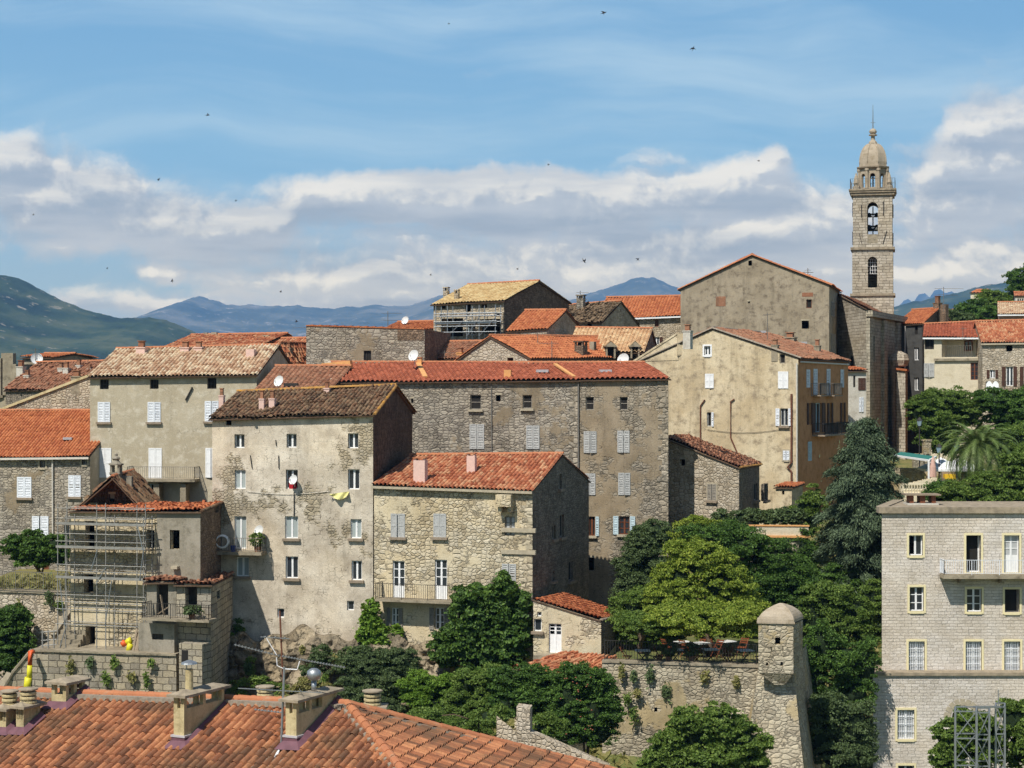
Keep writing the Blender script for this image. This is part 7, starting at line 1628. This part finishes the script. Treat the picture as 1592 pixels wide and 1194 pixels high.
t = thing('folded_parasol', 'closed mauve parasol beside the white awning post', 'parasol', tuple(at(1450, 748, 117))); mb = MB(); c = at(1450.5, 745, 117); mb.lathe(c, [(.1, 0), (.24, .15), (.2, .8), (.1, 1.3), (.02, 1.5)], 10); mb.part('canopy', M['renpk'], t)
t = thing('park_bench', 'bench with yellow cushion glimpsed in the park under the parasols', 'bench', tuple(at(1476, 745, 118))); mb = MB(); c = at(1476, 743, 118); mb.box(c - Vector((0, 0, .1)), .7, .5, .35); mb.part('cushion', M['cushion'], t); m = MB()
for i in (-1, 1): m.box(c + Vector((i * .4, 0, -.5)), .06, .5, .5)
m.box(c + Vector((0, .25, -.1)), .9, .06, .5); m.part('frame', M['wood'], t)
t = thing('parked_van', 'pale blue grey van parked in shade left of the park trees', 'van', tuple(at(1441, 704, 163)))
c = at(1441, 704, 163); mb = MB(); prof = [(-1.0, 0), (1.0, 0), (1.02, .7), (.98, 1.0), (.82, 1.75), (.72, 1.9), (-.72, 1.9), (-.82, 1.75), (-.98, 1.0), (-1.02, .7)]; f_ = [Vector((c.x + a_, c.y, c.z + z_ + .25)) for a_, z_ in prof]; b2_ = [v + Vector((0, 4.2, 0)) for v in f_]; mb.face(f_); mb.face(b2_[::-1])
for i in range(len(f_)): j = (i + 1) % len(f_); mb.face([f_[j], f_[i], b2_[i], b2_[j]])
mb.part('body', M['car'], t); m = MB(); m.face([Vector((c.x + a_, c.y - .02, c.z + z_)) for a_, z_ in ((-.8, 1.3), (.8, 1.3), (.68, 1.95), (-.68, 1.95))]); m.part('windscreen', M['glass'], t)
for i in (-1, 1):
    for y_ in (.7, 3.4): m = MB(); m.tube([(c.x + i * .8, c.y + y_, c.z + .3), (c.x + i * 1.02, c.y + y_, c.z + .3)], .3, 14); m.part('wheel', M['iron'], t)
    m = MB(); m.box((c.x + i * .75, c.y - .03, c.z + .75), .3, .04, .16); m.part('headlight', M['lamp'], t)
t = thing('gate_pier', 'short stone pier between the van and the park trees', 'pier', tuple(at(1440, 715, 130))); mb = MB(); c = at(1440.5, 716, 130); mb.box(c - Vector((0, 0, .5)), .55, .5, 1.9); mb.box(c + Vector((0, 0, 1.4)), .65, .6, .12); mb.box(c + Vector((-.6, 0, -.5)), .8, .5, 1.0); mb.part('masonry', M['bast'], t)
t = thing('boundary_wall', 'low rough stone wall running under the awning', 'wall', tuple(at(1420, 740, 123))); mb = MB(); W = Wall(P2(1385, 124), P2(1500, 122)); wall_faces(mb, W, [(0, -8.5), (W.w, -8.5), (W.w, -5.2), (0, -5.2)], 0, [(2.2, -6.9, 4.6, -5.7, .6), ]); mb.face([W.pt(0, -5.2), W.pt(W.w, -5.2), W.pt(W.w, -5.2, -.5), W.pt(0, -5.2, -.5)]); mb.part('masonry', M['bast'], t)
# plastic chairs on the right balcony
for i, px in enumerate((1539, 1549)):
    c = at(px, 611, 144.4); t = thing('plastic_chair', ['white plastic chair on the stone balcony, the left one', 'white plastic chair on the stone balcony, the right one'][i], 'chair', tuple(c), 'white plastic chairs on the balcony'); mb = MB(); mb.box(c + Vector((0, 0, .42)), .5, .45, .05); mb.part('seat', M['white'], t); mb = MB(); V = [[(c.x - .25 + .5 * a_ / 6, c.y + .22, c.z + .45 + b2_ * .13 * (math.sin(math.pi * (a_ + 1.5) / 9))) for a_ in range(7)] for b2_ in range(5)]; mb.grid(V); mb.part('backrest', M['white'], t)
    for a_, b2_ in ((-1, -1), (1, -1), (1, 1), (-1, 1)): m = MB(); m.beam(c + Vector((a_ * .22, b2_ * .2, 0)), c + Vector((a_ * .2, b2_ * .18, .42)), .04); m.part('leg', M['white'], t)
# lower stone pier and sloping garden wall
t = thing('garden_wall', 'old sloping dry stone wall with a tall end pier below the bushes', 'wall', tuple(at(812, 1160, 72)))
mb = MB(); c0, c1_ = at(772, 1120, 73), at(803, 1138, 72.6); W = Wall(c0, c1_); wall_faces(mb, W, [(0, -22), (W.w, -22), (W.w, c1_.z), (0, c0.z + .2)], 0, [])
c0, c1_ = at(803, 1096, 72.6), at(824, 1099, 72.2); mb.obox((c0.x, c0.y, -22), Vector((c1_.x - c0.x, c1_.y - c0.y, 0)), (.1, .8, 0), (0, 0, 22 + zat(1100, 72.4)))
c0, c1_ = at(824, 1138, 72.2), at(946, 1192, 70.5); mb.face([(c0.x, c0.y, -22), (c1_.x, c1_.y, -22), c1_, c0]); mb.face([c0, c1_, c1_ + Vector((.1, .6, 0)), c0 + Vector((.1, .6, 0))])
mb.part('masonry', M['rub'], t)
# lattice mast group, lower right
t = thing('lattice_mast', 'galvanised lattice steel mast in front of the arched doorway', 'steel mast', tuple(at(1525, 1250, 70)))
def lattice(x0, x1, y0, y1, Yl, top, dz=1.05):
    z0 = -18.5; c = [at(x0, 0, Yl), at(x1, 0, Yl), at(x1, 0, Yl + 1.0), at(x0, 0, Yl + 1.0)]; c = [Vector((p.x, p.y, 0)) for p in c]; zt = zat(top, Yl)
    for p in c: m = MB(); m.beam(p + Vector((0, 0, z0)), p + Vector((0, 0, zt)), .07); m.part('upright', M['metal'], t)
    m = MB(); n = int((zt - z0) / dz)
    for k in range(n + 1):
        z = zt - k * dz
        for i in range(4):
            a, b2 = c[i], c[(i + 1) % 4]; m.beam(a + Vector((0, 0, z)), b2 + Vector((0, 0, z)), .045)
            if k < n: m.beam(a + Vector((0, 0, z)), b2 + Vector((0, 0, z - dz)), .035) if (k + i) % 2 else m.beam(b2 + Vector((0, 0, z)), a + Vector((0, 0, z - dz)), .035)
    m.part('bracing', M['metal'], t)
lattice(1485, 1518, 0, 0, 70, 1106); lattice(1518.5, 1538, 0, 0, 70.6, 1108); lattice(1548, 1562, 0, 0, 71.5, 1100)
m = MB(); m.beam(at(1513, 1099, 71), at(1562, 1099, 71.5), .07); m.beam(at(1552, 1098, 71), at(1552, 1072, 71), .03); m.part('top_bar', M['metal'], t)
t = thing('handrail', 'small galvanised rail frame at the ledge end beside the dark trees', 'railing', tuple(at(1345, 1060, 94))); m = MB()
for a_, b2_ in (((1339, 1048), (1358, 1043)), ((1339, 1058), (1357, 1056)), ((1339, 1048), (1339, 1060)), ((1339, 1058), (1350, 1046))): m.tube([at(*a_, 94.5), at(*b2_, 94.5)], .035)
m.part('bars', M['metal'], t)

# ================================================================ VEGETATION
tree('tree', 'bright yellow green rounded tree in the middle of the cafe terrace', [(1090, 875, 42, 34), (1055, 905, 40, 36), (1115, 910, 44, 38), (1075, 945, 55, 36), (1140, 945, 46, 34), (1030, 935, 26, 36), (1165, 948, 22, 16), (1100, 975, 46, 20), (1150, 980, 30, 14), (1060, 975, 30, 16), (1120, 880, 24, 18), (1035, 960, 30, 17, -5.6, 2.0), (1085, 964, 34, 18, -5.8, 2.2), (1130, 960, 30, 17, -5.6, 2.0), (1160, 955, 18, 14, -5.2, 1.6)], 92.5, -13.5, 'lf_bright', 11, clump=.36, leaf=.15, per=40, core=.62)
tree('tree', 'broad deep green layered tree spreading behind the turret', [(1150, 850, 48, 26), (1100, 838, 40, 20), (1195, 870, 42, 24), (1225, 890, 34, 22), (1180, 905, 50, 26), (1215, 925, 46, 26), (1170, 940, 40, 30), (1245, 930, 26, 30), (1200, 960, 50, 26), (1130, 830, 30, 14), (1240, 965, 30, 24)], 98.5, -13.5, 'lf_dark', 12, clump=.42, leaf=.14, per=44, core=.66)
tree('tree', 'olive toned tree leaning on the patched granite building', [(1000, 850, 30, 32), (1020, 830, 24, 20), (985, 885, 28, 36), (1010, 900, 34, 40), (980, 925, 24, 34)], 98.5, -13.5, 'lf_olive', 13, clump=.36, leaf=.13, per=40)
tree('tree', 'fresh green tree at the left end of the cafe terrace by the lean-to', [(990, 950, 36, 32), (970, 975, 22, 28), (1020, 965, 34, 30), (1000, 985, 40, 18), (960, 950, 12, 22), (1035, 990, 26, 12), (985, 968, 24, 16, -6.0, 2.0), (1012, 970, 24, 15, -6.3, 2.0)], 93.5, -13.5, 'lf_mid', 14, clump=.34, leaf=.13, per=40)
tree('tree', 'pale green topped tree between the granite building and the hedge', [(1075, 822, 22, 16), (1060, 835, 24, 20), (1095, 822, 14, 12), (1050, 850, 22, 22), (1110, 820, 16, 10)], 102, -13, 'lf_bright', 15, clump=.34, leaf=.13)
# blue cedar: tiers of drooping sprays
def cedar():
    Y0 = 103; base = at(1338, 990, Y0); t = thing('cedar_tree', 'tall blue green cedar with drooping branches beside the salmon house', 'tree', tuple(base)); r = np.random.default_rng(5); top = at(1345, 648, Y0)
    C = []; Nn = []; mbt = MB(); hgt = top.z - base.z
    prof = [(0, .1), (.06, 1.0), (.16, 1.65), (.3, 2.35), (.45, 2.75), (.58, 2.75), (.7, 2.55), (.82, 2.4), (1, 1.9)]
    for k in range(330):
        s_ = (k + r.random()) / 330; z = top.z - hgt * s_ - .1; ln = np.interp(s_, [p[0] for p in prof], [p[1] for p in prof]) * r.uniform(.55, 1.12) * .93; z = round(z / .42) * .42 + r.normal(0, .05); a = k * 2.39996 + r.normal(0, .2)
        if math.sin(a) > .55 and r.random() < .5: continue
        d = np.array([math.cos(a), math.sin(a), 0]); ax = np.array([base.x + (top.x - base.x) * (1 - s_), base.y, z + .35 * ln * .4])
        m_ = int(9 + ln * 10)
        for q_ in range(m_):
            u = .25 + .8 * (q_ + r.random()) / m_; p = ax + d * ln * u + np.array([0, 0, .22 * u * ln - .34 * (u ** 2) * ln]); side = np.array([-d[1], d[0], 0]); wdt = .42 * (1.15 - u) * (1 + ln * .35)
            n_ = 30; off = r.normal(0, 1, (n_, 1)) * side * wdt + r.normal(0, .10, (n_, 3)); off[:, 2] -= np.abs(r.normal(0, .14, n_)) + .05
            C.append(p + off); Nn.append(np.tile(d * .45 + np.array([0, 0, .5]), (n_, 1)))
    C = np.concatenate(C); Nn = np.concatenate(Nn); rr_ = np.random.default_rng(9); T = Nn * np.array([1, 1, 0]) * 1.6 + np.array([0, 0, -.55]) + rr_.normal(0, .33, C.shape); T /= np.linalg.norm(T, axis=1)[:, None]
    Bn = np.cross(T, np.array([0, 0, 1.0]) + rr_.normal(0, .5, C.shape)); Bn /= np.linalg.norm(Bn, axis=1)[:, None]; ls = rr_.uniform(.13, .30, (len(C), 1)); V = np.stack([C - T * ls * .5, C + Bn * .028, C + T * ls * .5, C - Bn * .028], 1).reshape(-1, 3)
    foliage_obj('crown', V, M['lf_ced'], t, core_mesh([((base.x + .2, base.y + .3, base.z + hgt * .36), (1.7, 1.7, hgt * .34)), ((base.x + .3, base.y + .3, base.z + hgt * .7), (.8, .8, hgt * .2))], .9, 2))
    trunk(t, base, top - Vector((0, 0, .3)), .35, .05, [], 3)
cedar()
# palm
def palm():
    Y0 = 113; c = at(1520, 692, Y0); zg = -7.6; t = thing('palm_tree', 'big date palm with a wide head of arching fronds in the park', 'tree', (c.x, c.y, zg)); r = np.random.default_rng(8); mb = MB(); V = []
    for k in range(84):
        a = k * 2.39996; e = R(82) - (k / 84) ** .8 * R(112); L = r.uniform(2.7, 3.3) * (1 if k > 10 else .85); d = np.array([math.cos(a), math.sin(a), 0]); p = np.array([c.x, c.y, c.z]) + d * .2; el_ = e; n = 18; pts = []
        for i in range(n + 1):
            pts.append(p.copy()); st = L / n; p = p + (d * math.cos(el_) + np.array([0, 0, math.sin(el_)])) * st; el_ -= R(4.3) * (1 + i * .05)
        pts = np.array(pts)
        mb.tube([Vector(q) for q in pts[::3]], [.035 - .03 * i / 6 for i in range(len(pts[::3]))], 4)
        side = np.array([-d[1], d[0], 0])
        for i in range(2, n + 1):
            tan = pts[i] - pts[i - 1]; tan /= np.linalg.norm(tan); nn = np.cross(side, tan); ll = .46 * math.sin(math.pi * (i / n) ** .7 * .92 + .12) + .08
            for h2 in (0, .33, .66):
                q_ = pts[i - 1] + (pts[i] - pts[i - 1]) * h2
                for sg in (-1, 1):
                    tip = q_ + side * sg * ll * .8 + tan * ll * .6 + nn * ll * .12 * sg * 0 - np.array([0, 0, .13 * ll]); w = tan * .032
                    V += [q_ - w, q_ + w + side * sg * ll * .02, tip, q_ - w * .5]
    foliage_obj('crown', np.array(V), M['lf_palm'], t); mb.part('frond_stems', M['lf_palm'], t)
    mb = MB(); mb.tube([(c.x, c.y, zg - .3), (c.x + .1, c.y, (zg + c.z) / 2), (c.x, c.y, c.z)], [.42, .36, .42], 12); mb.part('trunk', M['bark'], t, smooth=True, weld=True)
palm()
G = 'leafy trees filling the park'
for i, (bl2, Yp, mt) in enumerate((([(1430, 640, 22, 24), (1450, 655, 26, 30), (1437, 675, 18, 22), (1455, 685, 22, 20)], 134, 'lf_mid'), ([(1480, 625, 34, 20), (1500, 645, 36, 26), (1470, 650, 26, 26), (1475, 690, 24, 22)], 137, 'lf_mid'), ([(1545, 625, 32, 20), (1575, 640, 34, 28), (1605, 630, 30, 26), (1570, 665, 34, 26)], 136, 'lf_dark'), ([(1590, 690, 40, 30), (1570, 700, 30, 26), (1620, 720, 36, 34)], 126, 'lf_mid'), ([(1582, 728, 24, 22), (1595, 748, 34, 36), (1530, 757, 34, 18), (1500, 768, 34, 20), (1545, 770, 50, 22), (1606, 715, 26, 20)], 106, 'lf_mid'), ([(1470, 765, 20, 14), (1490, 775, 34, 16), (1455, 775, 16, 12)], 107, 'lf_dark'))):
    tree('tree', ['fresh green tree nearest the church pier and van', 'spreading green tree below the cream house', 'dark green tree below the stone house with shutters', 'green tree behind the palm at the right edge', 'large leafy tree over the roof of the pale granite building', 'low dense bush tree before the balustrade'][i], bl2, Yp, -8, mt, 60 + i, clump=.42, leaf=.17, per=34, group=G)
# hillside trees upper right
for i, (bl2, Yp, mt) in enumerate((([(1580, 445, 16, 24), (1596, 435, 18, 22), (1574, 470, 14, 14)], 235, 'lf_dark'), ([(1545, 468, 20, 14), (1560, 478, 24, 16), (1530, 476, 14, 12)], 225, 'lf_mid'), ([(1515, 480, 14, 14), (1500, 488, 14, 14), (1520, 494, 18, 12)], 215, 'lf_dark'), ([(1482, 495, 10, 10), (1492, 498, 10, 10), (1505, 500, 10, 8)], 190, 'lf_olive'), ([(1535, 492, 18, 12), (1552, 492, 14, 12), (1575, 488, 16, 12)], 205, 'lf_dark'), ([(1595, 475, 20, 12), (1620, 460, 22, 20)], 240, 'lf_mid'))):
    tree('tree', ['dark tree standing tallest on the hill at the right edge', 'light green tree crowning the hill slope', 'dark rounded tree halfway down the hill slope', 'greyish tree lowest on the hill by the brick chimney', 'dark tree just above the pink house', 'tree on the hill beside the small white house'][i], bl2, Yp, gz(at(bl2[0][0], 0, Yp).x, Yp), mt, 80 + i, clump=.6, leaf=.30, per=26, group='trees on the hill')
for i, (px, py, Yh) in enumerate(((1484, 483, 222), (1520, 470, 240), (1518, 455, 260))):
    b = Bld('hill_house', ['small orange roof half hidden in the hill trees, the lowest one', 'small orange roof half hidden in the hill trees, the middle one', 'orange roof speck highest among the hill trees'][i], (px - 9, Yh + 1), (px + 9, Yh), 5, -5, (py, py), ridge=(py - 4, py - 4), wm='rencr', rm='t_or', ov=.2, pitch=.5, row=.8, group='orange roofs among the hill trees'); b.finish()
# right slope in shade: dark shrubs between turret and granite building
for i, (bl2, Yp, mt, lab) in enumerate((([(1290, 935, 36, 28), (1330, 950, 34, 30), (1265, 960, 24, 34), (1355, 940, 18, 40), (1300, 975, 44, 26), (1345, 985, 30, 30)], 97, 'lf_mid', 'tangled fresh green tree between the turret and the cedar foot'),
    ([(1275, 1010, 26, 40), (1310, 1030, 36, 34), (1345, 1040, 20, 40), (1270, 1060, 18, 30), (1325, 1080, 34, 34)], 93, 'lf_dark', 'dark shrubs on the shaded slope left of the granite ledge'),
    ([(1290, 1110, 30, 34), (1330, 1130, 30, 36), (1275, 1150, 20, 40), (1310, 1175, 44, 30), (1345, 1165, 14, 34)], 89, 'lf_olive', 'grey green shrubs at the bottom of the shaded slope'),
    ([(1330, 905, 26, 20), (1290, 900, 22, 20), (1255, 905, 16, 30)], 102, 'lf_dark', 'dark undergrowth beneath the cedar'),
    ([(1250, 790, 16, 18), (1268, 780, 14, 24), (1240, 800, 12, 12), (1262, 815, 12, 24)], 107, 'lf_mid', 'green creeper mass between the hedge and the cedar'),
    ([(1250, 860, 14, 40), (1262, 900, 12, 30)], 104, 'lf_dark', 'narrow dark shrub under the cream parapet corner'))):
    tree('shrub', lab, bl2, Yp, gz(at(bl2[0][0], 0, Yp).x, Yp), mt, 100 + i, cat='shrub', clump=.4, leaf=.15, per=34, tname='stem', tr=.1)
# ivy on the golden house and shrubs under it
def ivy(name, label, blobs, Y, mat, seed, flat=.35, **kw):
    B = pblobs([b + (0, flat) if len(b) == 4 else b for b in blobs], Y); t = thing(name, label, 'ivy', (B[0][0][0], B[0][0][1], B[-1][0][2] - 1)); foliage_obj('leaves', crown(B, seed, kw.get('clump', .26), kw.get('leaf', .13), kw.get('per', 36), 1.3), M[mat], t, core_mesh(B, .6, seed)); return t
ivy('climbing_ivy', 'bright green ivy clump climbing left of the iron balcony brackets', [(578, 945, 9, 12), (574, 965, 13, 16), (585, 985, 20, 16), (600, 1000, 22, 14), (570, 990, 12, 20), (615, 985, 8, 10)], 95.2, 'lf_ivyb', 120)
ivy('climbing_ivy', 'large mass of dark green ivy climbing the right half of the golden house', [(781, 905, 8, 14), (790, 920, 14, 12), (765, 925, 16, 14), (738, 925, 14, 14), (715, 930, 8, 16), (815, 935, 6, 12), (810, 960, 10, 20), (770, 950, 34, 26), (730, 960, 30, 26), (800, 990, 24, 22), (760, 990, 40, 28), (715, 995, 30, 28), (690, 1010, 20, 26), (740, 1025, 40, 26), (785, 1020, 30, 20)], 92.8, 'lf_ivy', 121, .9)
tree('olive_tree', 'soft grey green olive tree behind the ringed vent stack', [(575, 1040, 34, 28), (615, 1030, 26, 22), (600, 1062, 40, 30), (550, 1065, 24, 28), (640, 1055, 20, 26), (590, 1090, 46, 26), (562, 1020, 16, 12)], 89, -18, 'lf_olive', 122, leaf=.10, clump=.3, per=56, elong=2.2)
for i, (bl2, Yp, mt, lab, lf) in enumerate((([(655, 1065, 24, 20), (680, 1075, 24, 22), (645, 1085, 20, 18), (670, 1095, 30, 18)], 86, 'lf_ivyb', 'bright green bush right of the olive tree', .13),
    ([(730, 1065, 26, 24), (760, 1060, 30, 22), (715, 1090, 24, 24), (750, 1095, 36, 26), (700, 1110, 24, 20), (735, 1125, 34, 20)], 84, 'lf_mid', 'broad green shrub under the ivy mass', .13),
    ([(800, 1055, 30, 20), (835, 1060, 30, 22), (815, 1085, 40, 24), (850, 1095, 34, 26), (785, 1095, 28, 24), (860, 1070, 16, 18)], 83, 'lf_dark', 'dense dark shrub in front of the tumbledown tile roof', .12),
    ([(900, 1060, 28, 26), (930, 1070, 22, 30), (885, 1090, 30, 34), (920, 1105, 34, 36), (880, 1130, 34, 28), (930, 1140, 30, 24), (945, 1090, 14, 30)], 81, 'lf_dark', 'dark bush dotted with small reddish flowers left of the rampart wall', .12),
    ([(765, 1115, 26, 14), (700, 1130, 40, 12), (660, 1115, 30, 10), (850, 1130, 28, 16)], 78, 'lf_mid', 'low shrubs along the top of the sloping dry stone wall', .12),
    ([(1080, 1140, 40, 34), (1120, 1130, 36, 26), (1150, 1155, 34, 30), (1050, 1165, 38, 26), (1100, 1175, 60, 30), (1030, 1185, 34, 18), (1165, 1185, 24, 20)], 76, 'lf_mid', 'light green leafy tree at the foot of the rampart wall', .17),
    ([(20, 960, 22, 20), (10, 990, 30, 26), (35, 990, 16, 30), (5, 1025, 34, 26), (30, 1030, 16, 22)], 96.5, 'lf_dark', 'dark leafy bush at the left edge below the garden wall', .15),
    ([(1500, 1130, 30, 26), (1480, 1150, 26, 26), (1470, 1180, 22, 26), (1530, 1160, 30, 40), (1575, 1120, 24, 26), (1590, 1160, 30, 40)], 74, 'lf_mid', 'green creeper and branches around the lattice mast', .16))):
    t = tree('shrub', lab, bl2, Yp, gz(at(bl2[0][0], 0, Yp).x, Yp) if i != 7 else -20, mt, 130 + i, cat='shrub', clump=.3, leaf=lf, per=44, tname='stem', tr=.09)
    if i == 3:
        r = random.Random(4)
        for k in range(22): mb = MB(); c = at(r.uniform(868, 925), r.uniform(1045, 1150), 79.4); mb.lathe(c, [(.02, 0), (.045, .03), (.02, .06)], 5); mb.part('flower', M['woodr'], t)
tree('tree', 'small fig like tree behind the garden railing at the left', [(20, 850, 17, 14), (50, 845, 24, 16), (85, 850, 18, 16), (65, 865, 24, 16), (35, 870, 14, 12), (95, 865, 14, 16)], 104.5, -11.6, 'lf_dark', 150, leaf=.18, clump=.3, per=30, tr=.16, base=(at(66, 0, 104.5).x, 104.5, -11.6))
# wall weeds, each a little tuft of its own
r = random.Random(12); WD = [(178, 1030, 90.9), (235, 1030, 90.5), (110, 1035, 91.4), (165, 1055, 91.0), (205, 1052, 90.7), (140, 1030, 91.2), (228, 1058, 90.5), (30, 945, 97.8), (92, 940, 97.1), (78, 930, 97.2), (966, 1045, 86.4), (985, 1052, 86.3), (1010, 1050, 86.2), (1035, 1075, 86.1), (990, 1078, 86.2), (1095, 1052, 85.7), (975, 1085, 86.3), (985, 1110, 86.2), (1145, 1060, 85.4), (386, 1038, 94.5), (490, 1015, 93.6), (520, 1030, 93), (470, 1010, 93.8), (545, 1015, 93.2), (505, 1055, 92.5), (360, 990, 96.2)]
for i, (px, py, Yw) in enumerate(WD):
    c = at(px, py, Yw); t = thing('wall_weed', 'tuft of weeds rooted in the joints of the old stone walls', 'weed', tuple(c), 'weeds sprouting from the old stone walls'); k = Yw / F
    rw = np.random.default_rng(200 + i); nL = 110; sw = r.uniform(4, 8) * k; shh = r.uniform(6, 13) * k
    pc = np.stack([c.x + rw.normal(0, sw * .45, nL), c.y - .05 - np.abs(rw.normal(0, .07, nL)), c.z + rw.normal(0, shh * .5, nL)], 1)
    foliage_obj('leaves', leaves_np(pc, np.tile([0, -.8, .4], (nL, 1)), .085, 2.6, 300 + i, .7), M[r.choice(['lf_mid', 'lf_olive', 'lf_mid', 'lf_dry'])], t)
# ground cover: grass and low scrub over the open ground
C = []
for x0, x1, y0, y1, n in ((-18, 12, 68, 92, 16000), (10, 24, 78, 104, 6000), (-36, -24, 96, 112, 5000)):
    rx = rng.uniform(x0, x1, n); ry = rng.uniform(y0, y1, n); C.append(np.stack([rx, ry, ground_z(rx, ry) + .1], 1))
C = np.concatenate(C); Vg = leaves_np(C, np.tile([0, -1.0, .3], (len(C), 1)), .26, 2.2, 77, .8)
o = foliage_obj('grass', Vg, M['lf_dry'], None); o['kind'] = 'stuff'; o['label'] = 'dry grass and weeds on the open slopes'
for i, (bl2, Yp, mt, lab) in enumerate((([(500, 1020, 16, 14), (520, 1035, 18, 16), (485, 1045, 14, 12), (540, 1022, 14, 12)], 93.2, 'lf_olive', 'straggly grey green bush on the rock left of the olive tree'),
    ([(400, 1062, 16, 10), (372, 1070, 14, 10), (430, 1072, 18, 8)], 92.5, 'lf_mid', 'low weeds at the foot of the rock behind the ringed vents'), ([(478, 1068, 18, 10), (505, 1075, 20, 12), (455, 1078, 14, 8)], 92, 'lf_dry', 'dry yellowish scrub at the foot of the rock behind the steel cowl'),
    ([(372, 985, 5, 18), (362, 1010, 5, 16), (368, 1030, 6, 14)], 96.4, 'lf_dark', 'dark creeper in the corner between the annex and the rock'), ([(388, 1032, 5, 14), (390, 1045, 4, 8)], 94.6, 'lf_mid', 'small green creeper hanging on the pale rock face'))):
    tree('shrub', lab, bl2, Yp, zat(bl2[0][1] + bl2[0][3], Yp) - .4, mt, 170 + i, cat='shrub', clump=.24, leaf=.13, per=26, tname='stem', tr=.04, core=.4, dens=.8)
rx = rng.uniform(-28.5, -23.2, 2600); ry = rng.uniform(98.5, 102.5, 2600); zg_ = zat(921, 98) - .1
o = foliage_obj('grass', leaves_np(np.stack([rx, ry, zg_ + rng.uniform(0, .75, 2600) ** 1.3], 1), np.tile([0, -1.0, .1], (2600, 1)), .14, 3.0, 78, .6), M['lf_dry'], None); o['kind'] = 'stuff'; o['label'] = 'tall dry weeds behind the garden railing'
# swifts
def swift(px, py, Y, s, rot, label):
    c = at(px, py, Y); t_ = MB(); ca, sa = math.cos(rot), math.sin(rot)
    def q(x, y, z): X_ = x * ca - z * sa; Z_ = x * sa + z * ca; return c + Vector((X_, y, Z_)) * s
    body = [q(-.10, 0, 0), q(-.04, .02, .02), q(.09, 0, 0), q(-.04, -.02, -.02)]; t_.tube([q(-.12, 0, 0), q(-.04, 0, 0), q(.04, 0, 0), q(.12, 0, .01)], [.006 * s, .03 * s, .028 * s, .006 * s], 6)
    for sg in (-1, 1):
        w = [q(.03, 0, .01), q(.03, sg * .10, .05 + .03 * sg), q(-.08, sg * .26, .16 * sg), q(-.03, sg * .10, .04 * sg), q(-.03, 0, 0)]; t_.face(w); t_.face([p - Vector((0, 0, .004)) for p in w][::-1])
    t_.face([q(-.1, 0, .0), q(-.18, .04, .03), q(-.13, 0, 0)]); t_.face([q(-.1, 0, 0), q(-.18, -.04, -.03), q(-.13, 0, 0)])
    o = t_.part('swift', M['black']); tag(o, label, 'bird', 'swifts wheeling in the sky'); return o
SW = [(939, 20, 70, .9, .3, 'swift highest in the sky, centre right'), (1078, 75, 75, .8, 1.2, 'swift below and right of the highest one'), (323, 179, 80, .8, 0, 'swift alone in the upper left sky'), (247, 279, 95, .8, 1.0, 'swift over the gap between the left clouds'), (908, 406, 85, 1.0, -1.0, 'swift diving left above the collapsed roof'), (992, 403, 95, .8, .8, 'swift above the wide red roof'), (268, 436, 100, .9, 1.6, 'swift over the saddle of the left hill'), (461, 500, 100, .9, .2, 'dark swift low before the far mountains'), (367, 312, 120, .7, .5, 'faint swift over the left grey clouds'), (52, 334, 120, .7, 0, 'faint swift at the far left clouds'), (167, 417, 120, .7, 1, 'faint swift above the left hill slope'), (437, 453, 115, .8, 1.4, 'faint swift over the range left of the granite block'), (698, 37, 120, .7, 0, 'faint swift near the top centre'), (853, 256, 120, .7, .4, 'faint swift at the bright cloud top'), (670, 427, 120, .7, 1.3, 'faint swift left of the unfinished house'), (805, 418, 120, .7, 1, 'faint swift above the unfinished house ridge'), (1180, 250, 120, .7, .7, 'faint swift at the tall white cloud')]
for a in SW: swift(*a)
